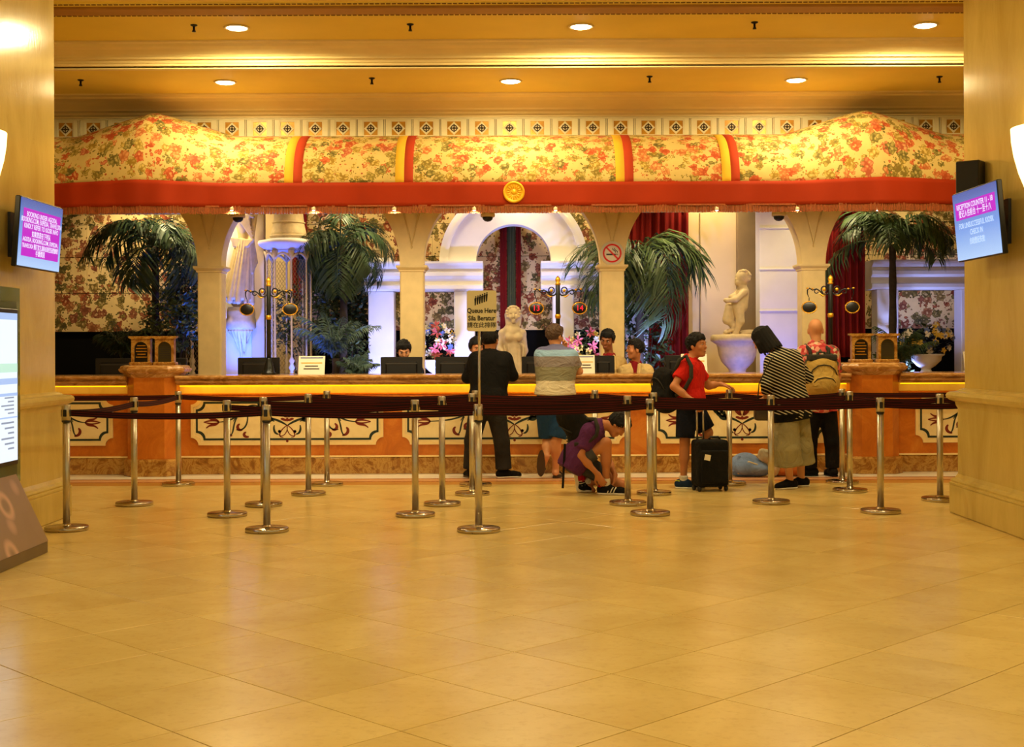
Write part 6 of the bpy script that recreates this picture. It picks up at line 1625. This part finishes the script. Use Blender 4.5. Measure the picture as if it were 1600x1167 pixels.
def backpack(label, c, hw, hd, hh, R_, mat, strapmat, extra=None, pts_sh=(), nm='backpack', pocket=True):
    t = thing(nm, c, label, 'backpack')
    Rn = Rm(*[R_.col[i] for i in range(3)]); q = lambda a, b, d: c + R_ @ V(a, b, d)
    sdf('main_bag', M[mat], t, [rbox(q(0, hd * .45, 0), (hw * .6, hd * .2, hh * .62), .04, Rn), ell(q(0, -hd * .12, -hh * .30), (hw, hd * 1.02, hh * .62), Rn, k=.05), ell(q(0, hd * .05, hh * .38), (hw * .82, hd * .80, hh * .60), Rn, k=.06), ell(q(0, hd * .1, -hh * .62), (hw * .86, hd * .8, hh * .36), Rn, k=.05)], .008)
    if pocket:
        sdf('front_pocket', M[mat], t, [ell(q(0, -hd * .78, -hh * .38), (hw * .72, hd * .52, hh * .44), Rn)], .008)
    z = MB(); z.tube([q(-hw * .78, -hd * .52, hh * .05), q(-hw * .62, -hd * .66, hh * .34), q(-hw * .34, -hd * .72, hh * .52), q(0, -hd * .74, hh * .57), q(hw * .34, -hd * .72, hh * .52), q(hw * .62, -hd * .66, hh * .34), q(hw * .78, -hd * .52, hh * .05)], .006, 6); z.build('zip', M[strapmat], t)
    if pocket:
        z = MB(); z.tube([q(-hw * .60, -hd * 1.02, -hh * .30), q(-hw * .44, -hd * 1.14, -hh * .12), q(0, -hd * 1.20, -hh * .04), q(hw * .44, -hd * 1.14, -hh * .12), q(hw * .60, -hd * 1.02, -hh * .30)], .006, 6); z.build('pocket_zip', M[strapmat], t)
    z = MB(); z.tube([q(-.04, hd * .3, hh), q(-.03, hd * .3, hh + .04), q(.03, hd * .3, hh + .04), q(.04, hd * .3, hh)], .009, 7); z.build('carry_loop', M[strapmat], t)
    if mat == 'tan_bag': sdf('top_panel', M[strapmat], t, [rbox(q(0, hd * .15, hh * .92), (hw * .72, hd * .35, hh * .07), .02, Rn)], .008)
    for pts in pts_sh:
        z = MB(); z.tube(pts, .020, 8); z.build('shoulder_strap', M[strapmat], t)
    return t
cb = J(1285, 588, 13.88)
backpack('tan backpack with dark zips on the back of the bald man', cb, .185, .11, .215, Matrix.Identity(3), 'tan_bag', 'strap_grey',
         pts_sh=[[cb + V(s_ * .09, .10, .17), cb + V(s_ * .10, .14, .28), cb + V(s_ * .105, .32, .33), cb + V(s_ * .12, .42, .18), cb + V(s_ * .13, .36, -.02), cb + V(s_ * .14, .12, -.16)] for s_ in (-1, 1)])

# --- woman in striped top
Yw = 12.95
j = dict(head=J(1191, 531, 12.98), hf=V(-.72, .55, -.55), hu=V(-.50, .2, .85), nb=J(1213, 552, 12.98), sL=J(1206, 565, 12.80), sR=J(1240, 558, 13.12), eL=J(1198, 600, 12.78), eR=J(1262, 590, 13.20), wL=J(1196, 622, 12.90), wR=J(1250, 586, 13.38),
         hL=J(1228, 645, 12.86), hR=J(1246, 645, 13.02), kL=J(1230, 702, 12.84), kR=J(1250, 700, 13.04), aL=J(1234, 752, 12.90), aR=J(1252, 748, 13.10), tL=V(2.60, 12.84, .02), tR=V(2.75, 13.06, .02))
for q in ('aL', 'aR'): j[q].z = .075
t = person('dark haired woman in black and white striped top bending over, seen from behind', (2.75, Yw, 0))
hn = [hand_prims(j['wL'], (-.3, .4, -.8), (-.7, -.5, 0), .6, 1), hand_prims(j['wR'], (-.2, .9, -.1), (0, 0, 1), .5, -1)]
sdf('body', M['skin'], t, body_prims(j, .97, hn), .0075)
f, u, r = basis(j['hf'], j['hu']); R_ = Rm(r, f, u); c = j['head']; pp = lambda a, b, d: c + r * a + f * b + u * d
n1 = (f * .92 - u * .2).normalized()
hp = [ell(pp(0, -.018, .022), (.094, .114, .114), R_, clip=((pp(0, .055, 0), n1),)), ell(pp(0, -.03, -.05), (.094, .096, .080), R_, clip=((pp(0, .055, 0), n1),)), cone(pp(.075, .02, -.02), pp(.078, .045, -.10), .03, .022), cone(pp(-.075, .02, -.02), pp(-.078, .045, -.10), .03, .022)]
for k in range(60):                                       # locks of the bob
    a_ = 2 * PI * k / 60 + .05 * (k % 3); dr = (math.cos(a_), math.sin(a_))
    if dr[1] > .55: continue
    hp.append(cone(pp(dr[0] * .080, -.018 + dr[1] * .098, .075 + .012 * (k % 2)), pp(dr[0] * .097, -.028 + dr[1] * .104, -.118 - .016 * ((k * 5) % 3)), .010, .007 + .003 * (k % 2), .006))
sdf('hair', M['hair'], t, hp, .006)
m = NT('striped top'); vec = m.coord('Object', rot=(0, math.radians(-24), 0)); vz = m.n('ShaderNodeSeparateXYZ', Vector=vec).outputs[2]
wv = m.math('ADD', vz, m.math('MULTIPLY', m.noise(m.coord(), 4, 2).outputs[0], .02))
m.set(color=m.ramp(m.math('FRACT', m.math('MULTIPLY', wv, 1 / .0285)), [(0, lin((14, 13, 14))), (.66, lin((206, 194, 158)))], 'CONSTANT'), rough=.85, spec=.15); m.bump(m.noise(m.coord(), 8, 4).outputs[0], .3, .02); M['striped_top'] = m.m
sdf('top', M['striped_top'], t, shirt_prims(j, .028, [sleeve(j['sL'], j['eL'], 1, .062, .055, j['wL'], .55, .048), sleeve(j['sR'], j['eR'], 1, .062, .055, j['wR'], .5, .048)], J(1240, 652, 12.95), hemn=(.12, 0, -1), low=.2, wide=1.12), .009)
sdf('hem_band', M['black_cloth'], t, [cone(j['hL'].lerp(j['hR'], .1) + V(0, 0, -.02), j['hR'].lerp(j['hL'], .1) + V(0, 0, -.02), .158, .158, .05, clip=((J(1240, 643, 12.95), (-.12, 0, 1)), (J(1240, 656, 12.95), (.12, 0, -1))))], .009)
sdf('trousers', M['olive_cloth'], t, trousers(j, .118, .125, .150, .46), .009)
shoe(t, j['aL'], j['tL'], ('black_cloth', 'sole'), 0, high=-.02); shoe(t, j['aR'], j['tR'], ('black_cloth', 'sole'), 0, high=-.02)
c = J(1192, 640, 12.72); hb = thing('handbag', c, 'small black handbag hanging at the side of the woman in stripes', 'bag')
sdf('bag_body', M['shoe_brown'], hb, [rbox(c, (.055, .03, .075), .03, None), ell(c + V(0, -.03, -.03), (.06, .03, .05))], .008)
MB().tube([c + V(-.05, 0, .10), J(1186, 600, 12.72), J(1197, 575, 12.70), J(1206, 560, 12.72), J(1214, 556, 12.80), J(1225, 560, 12.90)], .006, 6).build('strap', M['strap_grey'], hb)

# --- boy in red polo shirt
j = dict(head=J(1089, 539, 13.0), hf=V(.80, -.60, .04), hu=V(-.02, 0, 1), hs=1.0, nb=J(1080, 564, 13.02), sL=J(1088, 574, 13.16), sR=J(1070, 572, 12.88), eL=J(1106, 604, 13.26), eR=J(1053, 604, 12.80), wL=J(1133, 609, 13.34), wR=J(1082, 626, 12.72),
         hL=J(1084, 636, 13.09), hR=J(1073, 638, 12.93), kL=J(1106, 676, 13.08), kR=J(1070, 690, 12.92), aL=J(1095, 745, 13.16), aR=J(1068, 750, 12.96), tL=V(2.05, 13.12, .02), tR=V(1.86, 12.92, .02))
for q in ('aL', 'aR'): j[q].z = .085
ps = POST[(1140, 757)]
j['wL'] = V(ps.x - .085, ps.y + .02, HP + .055); j['eL'] = j['sL'].lerp(j['wL'], .5) + V(0, .03, -.10)
t = person('boy in red polo shirt and dark shorts with one hand on a queue post', (1.78, 13.0, 0))
hn = [hand_prims(j['wL'], (1, 0, -.25), (0, 0, 1), .55, 1), hand_prims(j['wR'], (.65, -.1, -.6), (.1, -.8, .4), 1.0, -1)]
sdf('body', M['skin_tan'], t, body_prims(j, .97, hn, thin=.95), .0072)
hair_short(t, j['head'], j['hf'], j['hu'], low=-.066, th=.015, front=.046)
face_parts(t, j['head'], j['hf'], j['hu'], .97)
sdf('polo_shirt', M['red_shirt'], t, shirt_prims(j, .016, [sleeve(j['sL'], j['eL'], .62, .064, .064), sleeve(j['sR'], j['eR'], .62, .064, .066)], J(1078, 636, 13), low=.1, wide=.98), .009)
sdf('collar', M['red_shirt'], t, [cone(j['nb'] + V(-.045, 0, .045), j['nb'] + V(.035, -.04, .02), .026, .024, .03), cone(j['nb'] + V(-.045, .02, .045), j['nb'] + V(.04, .04, .02), .026, .024, .03)], .007)
sdf('shorts', M['navy_cloth'], t, trousers(j, .105, .09, .092, .88, long=False), .009)
for q in ('L', 'R'):
    sdf('sock', M['sock'], t, [cone(j['a' + q] + V(0, 0, -.03), j['a' + q] + (j['k' + q] - j['a' + q]).normalized() * .05, .042, .043, .01, clip=((j['a' + q] + V(0, 0, .045), (0, 0, 1)),))], .007)
    sh = shoe(t, j['a' + q], j['t' + q], ('shoe_navy', 'sole'), 0, high=-.02)
    ax_, tx_ = j['a' + q], j['t' + q]; d = (tx_ - ax_); d.z = 0; d.normalize()
    sdf('heel_panel', M['shoe_lime'], sh, [cone(V(ax_.x, ax_.y, .055) - d * .05, V(ax_.x, ax_.y, .06) - d * .03, .038, .041, .02), cone(V(ax_.x, ax_.y, .06) - d * .03, V(ax_.x, ax_.y, .045) + d * .05, .036, .038, .02)], .006, clip=((V(0, 0, .085), (0, 0, 1)),))
cb = J(1040, 606, 13.02)
Rb = Matrix.Rotation(math.radians(-68), 3, 'Z') @ Matrix.Rotation(math.radians(8), 3, 'X')
backpack('black backpack on the back of the boy in red', cb + V(-.02, 0, -.02), .165, .115, .235, Rb, 'pack_black', 'strap_grey',
         pts_sh=[[J(1052, 585, 12.86), J(1062, 562, 12.82), J(1072, 556, 12.82), J(1080, 572, 12.77), J(1080, 590, 12.77), J(1070, 608, 12.80), J(1056, 618, 12.88)], [J(1056, 585, 13.2), J(1070, 560, 13.2), J(1090, 570, 13.26), J(1092, 590, 13.26), J(1070, 615, 13.2)]])
# suitcase
c = P(1110, 730, 12.72); zt_ = PZ(688, 12.72); t = thing('suitcase', (c.x, 12.72, 0), 'black upright trolley suitcase held by the boy in red', 'suitcase')
hw = 27 * 12.72 / F; Rz_ = Matrix.Rotation(math.radians(14), 3, 'Z')
cc = V(c.x, 12.76, (.045 + zt_) / 2); hh = (zt_ - .045) / 2
sdf('shell', M['pack_black'], t, [rbox(cc, (hw - .045, .08, hh - .035), .035, Rm(*[Rz_.col[i] for i in range(3)]))], .008)
sdf('front_pocket', M['pack_black'], t, [rbox(cc + Rz_ @ V(0, -.118, -.03), (hw * .7, .008, hh * .62), .02, Rm(*[Rz_.col[i] for i in range(3)]))], .008)
for sx_ in (-.035, .03):
    p_ = cc + Rz_ @ V(sx_ - .07, .06, hh)
    MB().tube([p_ - V(0, 0, .05), p_ + V(-.005, 0, .375)], .010, 8).build('handle_rod', M['steel'], t)
p0, p1 = cc + Rz_ @ V(-.105 - .01, .06, hh + .375), cc + Rz_ @ V(-.04 + .01, .06, hh + .375)
MB().tube([p0 + V(-.012, 0, 0), p1 + V(.012, 0, 0)], .014, 8).build('grip', M['black_plastic'], t)
MB().tube([cc + Rz_ @ V(-.02, -.02, hh), cc + Rz_ @ V(0, -.02, hh + .025), cc + Rz_ @ V(.08, -.02, hh + .025), cc + Rz_ @ V(.10, -.02, hh)], .010, 8).build('top_handle', M['black_plastic'], t)
for sx_ in (-1, 1):
    for sy_ in (-1, 1):
        w0 = cc + Rz_ @ V(sx_ * (hw - .03), sy_ * .07, 0); w0.z = .028
        MB().lathe([(0, -.014), (.022, -.014), (.027, -.008), (.027, .008), (.022, .014), (0, .014)], w0, 16, M=Rz_ @ Matrix.Rotation(PI / 2, 3, 'Y')).build('wheel', M['black_plastic'], t)
MB().cbox(cc + Rz_ @ V(-.085, -.152, hh * .28), (.06, .004, .055), Rz_ @ Matrix.Rotation(.2, 3, 'Y')).build('luggage_tag', M['paper'], t)

# --- boy crouching and tying a shoe
j = dict(head=J(966, 664, 12.52), hf=V(.52, -.18, -.84), hu=V(.80, .0, .55), hs=.98, nb=J(938, 664, 12.52), sL=J(930, 670, 12.66), sR=J(921, 674, 12.38), eL=J(948, 715, 12.70), eR=J(907, 712, 12.36), wL=J(961, 742, 12.52), wR=J(934, 741, 12.38),
         hL=J(897, 716, 12.60), hR=J(897, 722, 12.44), kL=J(970, 748, 12.66), kR=J(947, 692, 12.42), aL=J(912, 750, 12.68), aR=J(947, 754, 12.46), tL=V(.78, 12.66, .02), tR=V(1.07, 12.42, .02))
j['kL'].z = .065; j['aR'].z = .085
t = person('boy in purple T-shirt crouching to tie his shoe', (.85, 12.52, 0))
hn = [hand_prims(j['wL'], (-.15, -.3, -.9), (.8, 0, -.1), .7, -1, .95), hand_prims(j['wR'], (.45, .1, -.85), (-.3, -.9, 0), .7, 1, .95)]
sdf('body', M['skin_tan'], t, body_prims(j, .95, hn), .0072)
hair_short(t, j['head'], j['hf'], j['hu'], low=-.068, th=.018, front=.046)
m2 = (j['hL'] + j['hR']) / 2; ax_ = ((j['sL'] + j['sR']) / 2 - m2).normalized()
sdf('t_shirt', M['purple'], t, shirt_prims(j, .018, [sleeve(j['sL'], j['eL'], .66, .062, .064), sleeve(j['sR'], j['eR'], .70, .062, .066)], m2 - ax_ * .09, hemn=tuple(-ax_), low=.3), .009)
sdf('shorts', M['grey_cloth'], t, trousers(j, .108, .09, .088, .60, long=False), .009)
for q, (fx, fy) in (('L', (0, 0)), ('R', (0, 0))):
    sdf('sock', M['sock'], t, [cone(j['a' + q] + V(0, 0, -.02), j['a' + q] + (j['k' + q] - j['a' + q]).normalized() * .05, .041, .041, .01)], .007)
def striped_shoe(a, b, lab=None):
    o = shoe(t, a, b, ('black_cloth', 'sole'), 0, high=-.02)
    d = V(b.x - a.x, b.y - a.y, 0).normalized(); r = V(d.y, -d.x, 0)
    sdf('heel_panel', M['shoe_red'], o, [cone(V(a.x, a.y, .05) - d * .048, V(a.x, a.y, .07) - d * .035, .038, .038, .02), cone(V(a.x, a.y, .045) - d * .045, V(a.x, a.y, .045) - d * .01, .040, .041, .02)], .006, clip=((V(a.x, a.y, .018), (0, 0, -1)),))
    sdf('toe_rim', M['shoe_red'], o, [cone(V(b.x, b.y, .022) - d * .02, V(b.x, b.y, .022) + d * .004, .038, .033, .02)], .006, clip=((V(0, 0, .034), (0, 0, 1)), (V(0, 0, .016), (0, 0, -1))))
    for k in range(3):
        p0 = V(a.x, a.y, 0) + d * (.03 + k * .028)
        MB().tube([p0 + r * .047 + V(0, 0, .018) - d * .012, p0 + r * .040 + V(0, 0, .05), p0 + r * .026 + V(0, 0, .072) + d * .014], .0055, 6).build('shoe_stripe', M['sole'], o)
striped_shoe(j['aR'], j['tR'])
# the kneeling foot stands on its toes: heel raised
def toe_shoe(heel, ball, toe):
    o = sdf('shoe', M['black_cloth'], t, [cone(heel, ball, .040, .044, .03), cone(ball, toe, .042, .030, .03)], .006, clip=((V(0, 0, .014), (0, 0, -1)),))
    sdf('sole', M['sole'], o, [cone(heel + V(-.022, 0, 0), ball + V(-.018, 0, -.02), .036, .038, .02), cone(ball + V(0, 0, -.026), toe + V(0, 0, -.018), .04, .03, .02)], .006, clip=((V(0, 0, .003), (0, 0, -1)),))
    sdf('heel_panel', M['shoe_red'], o, [cone(heel + V(.004, -.004, .01), heel.lerp(ball, .35) + V(.004, -.006, 0), .042, .043, .02)], .006)
    for k in range(3):
        p0 = heel.lerp(ball, .5 + .2 * k) + V(0, -.043, 0)
        MB().tube([p0 + V(-.024, .008, .0), p0 + V(.0, -.002, .004), p0 + V(.03, .010, .012)], .0055, 6).build('shoe_stripe', M['sole'], o)
hl = J(906, 742, 12.66)
toe_shoe(hl, V(hl.x + .02, 12.66, .05), V(hl.x + .09, 12.66, .03))
cb = J(902, 667, 12.54); Rb = Matrix.Rotation(math.radians(-90), 3, 'Z') @ Matrix.Rotation(math.radians(50), 3, 'X')
bp = backpack('dark backpack on the crouching boy with a strap hanging down', cb, .19, .14, .25, Rb, 'pack_black', 'strap_grey',
         pts_sh=[[J(915, 655, 12.42), J(930, 655, 12.36), J(934, 668, 12.32), J(932, 680, 12.32), J(915, 694, 12.33), J(898, 694, 12.36)], [J(915, 655, 12.64), J(934, 656, 12.70), J(938, 672, 12.72), J(915, 692, 12.7)]])
MB().cbox(J(881, 728, 12.36), (.022, .006, .42), Matrix.Rotation(math.radians(3), 3, 'Y')).build('loose_strap', M['pack_black'], bp, bevel=.002)

# --- staff behind the desk
def staff(label, head, hf, hu, sL, sR, Yb, jac, skin, wL, wR, blazer=True, hairkw=None, eL=None, eR=None, woman=False):
    hc = (sL + sR) / 2
    j = dict(head=head, hf=hf, hu=hu, nb=upto(hc, head, .30), sL=sL, sR=sR, eL=eL or sL + V(-.06, -.05, -.26), eR=eR or sR + V(.06, -.05, -.26), wL=wL, wR=wR)
    sit = head.z < 1.45; hz = hc.z - .47; fy = -.40 if sit else -.02
    for q, sg_ in (('L', -1), ('R', 1)):
        j['h' + q] = V(hc.x + sg_ * .09, Yb + .05, hz); j['k' + q] = V(hc.x + sg_ * .10, Yb + .05 + fy, .50); j['a' + q] = V(hc.x + sg_ * .10, Yb + .05 + fy, .085); j['t' + q] = V(hc.x + sg_ * .11, Yb - .10 + fy, .02)
    t = person(label, (hc.x, Yb, 0))
    sdf('body', M[skin], t, body_prims(j, .97, [hand_prims(wL, (.4, -.8, -.1), (0, 0, 1), .5, 1), hand_prims(wR, (-.4, -.8, -.1), (0, 0, 1), .5, -1)]), .0085)
    hair_short(t, head, hf, hu, **(hairkw or {})); face_parts(t, head, hf, hu)
    sdf('blazer' if blazer else 'jacket', M[jac], t, shirt_prims(j, .024, [sleeve(sL, j['eL'], 1, .066, .056, wL, .85, .045), sleeve(sR, j['eR'], 1, .066, .056, wR, .85, .045)], V(0, 0, hz - .02), low=.1), .009)
    sdf('trousers', M['black_cloth'], t, trousers(j, .105, .075, .07, .97), .011)
    for q in ('L', 'R'): shoe(t, j['a' + q], j['t' + q], ('black_cloth', 'black_cloth'), 0)
    if blazer:
        f = Vector(hf); f.z = 0; f = (f.normalized() * .35 + V(0, -1, 0)).normalized(); r = V(f.y * -1, f.x, 0) * -1; n = j['nb']
        # shirt showing in the lapel opening, with lapels beside it
        ch = hc + f * .150
        sdf('shirt', M['maroon_shirt'], t, [cone(n + V(0, 0, .01) + f * .045, ch + V(0, 0, -.13), .045, .038, .02), cone(ch + V(0, 0, -.12), ch + V(0, 0, -.32), .038, .02, .02), cone(n + r * .045 + V(0, 0, .02), n - r * .045 + V(0, 0, .02), .034, .034, .03)], .008)
        for s_ in (-1, 1):
            sdf('lapel', M[jac], t, [cone(n + r * s_ * .065 + f * .03 + V(0, 0, .0), ch + r * s_ * .060 + f * .012 + V(0, 0, -.12), .018, .022, .01), cone(ch + r * s_ * .060 + f * .012 + V(0, 0, -.12), ch + r * s_ * .012 + f * .01 + V(0, 0, -.33), .022, .014, .01)], .007)
    return t
staff('young clerk with black hair and dark jacket looking down behind a monitor', J(631, 547, 15.85), V(.1, -.9, -.45), V(0, -.3, 1), J(611, 580, 15.92), J(653, 580, 15.92), 15.95, 'black_cloth', 'skin', J(620, 612, 15.62), J(644, 612, 15.62), False, dict(low=-.055, front=.046, th=.016))
staff('clerk mostly hidden behind the man in black', J(745, 543, 15.8), V(.3, -.95, -.2), V(0, 0, 1), J(724, 574, 15.85), J(764, 574, 15.85), 15.9, 'blazer', 'skin_tan', J(732, 606, 15.6), J(756, 606, 15.6), True, dict(low=-.09, th=.022))
staff('female clerk in beige blazer over maroon shirt, looking down to the left', J(949, 530, 15.78), V(-.35, -.85, -.35), V(.05, -.2, 1), J(936, 572, 15.78), J(970, 567, 15.95), 15.95, 'blazer', 'skin_dark', J(930, 612, 15.62), J(955, 606, 15.62), True, dict(low=-.06, front=.036, th=.013))
staff('male clerk in beige blazer over maroon shirt, seated in profile facing left', J(992, 545, 15.72), V(-.98, -.22, 0), V(0, 0, 1), J(974, 581, 15.72), J(1012, 579, 15.92), 15.9, 'blazer', 'skin_tan', J(968, 606, 15.55), J(1010, 610, 15.6), True, dict(low=-.06, front=.024, th=.011))

# ------------------------------------------------------------------ bags on the floor by the counter
c = P(1168, 724, 14.2); c.z = .115
t = thing('duffel_bag', (c.x, 14.2, 0), 'pale blue soft bag lying on the floor against the counter', 'bag')
sdf('bag_body', M['blue_bag'], t, [ell(c + V(-.04, 0, -.01), (.20, .14, .115)), ell(c + V(.10, -.02, -.03), (.16, .13, .09)), ell(c + V(-.02, .02, .06), (.13, .10, .08)), ell(c + V(-.05, -.11, -.02), (.10, .04, .07))] + [cone(c + V(-.17 + .05 * k, -.10 + .01 * (k % 2), -.05), c + V(-.10 + .05 * k, -.06, .10 - .012 * k), .012, .018, .006) for k in range(6)], .007, clip=((V(0, 0, .003), (0, 0, -1)),))
MB().tube([c + V(-.12, -.11, -.08), c + V(-.08, -.13, .0), c + V(-.01, -.12, .05), c + V(.08, -.12, .02), c + V(.12, -.13, -.04)], .012, 8).build('piping', M['white_bag'], t)
MB().tube([c + V(.0, -.02, .10), c + V(-.06, -.06, .10), c + V(-.15, -.08, .03)], .011, 8).build('handle', M['blue_bag'], t)
c = P(1196, 712, 14.12); t = thing('fabric_bundle', (c.x, 14.12, 0), 'mottled grey white bundle resting on the blue bag', 'bag'); 
sdf('bundle_body', M['white_bag'], t, [ell(c, (.085, .07, .07)), ell(c + V(.05, .0, -.02), (.08, .07, .06)), ell(c + V(-.04, -.02, .05), (.035, .03, .03)), cone(c + V(.02, -.06, .05), c + V(.07, -.05, .06), .018, .015), ell(c + V(.08, .02, -.12), (.08, .08, .11))], .008, clip=((V(0, 0, .003), (0, 0, -1)),))
c = P(1214, 722, 14.16); c.z = .11; t = thing('tote_bag', (c.x + .1, 14.22, 0), 'orange brown bag standing partly hidden behind the woman in stripes', 'bag')
sdf('bag_body', M['orange_bag'], t, [rbox(c + V(.10, .06, 0), (.12, .05, .07), .035), ell(c + V(.10, .02, -.05), (.16, .09, .05))], .009, clip=((V(0, 0, .003), (0, 0, -1)),))
MB().tube([c + V(.02, .05, .09), c + V(.05, .05, .17), c + V(.15, .05, .17), c + V(.18, .05, .09)], .010, 8).build('handle', M['orange_bag'], t)
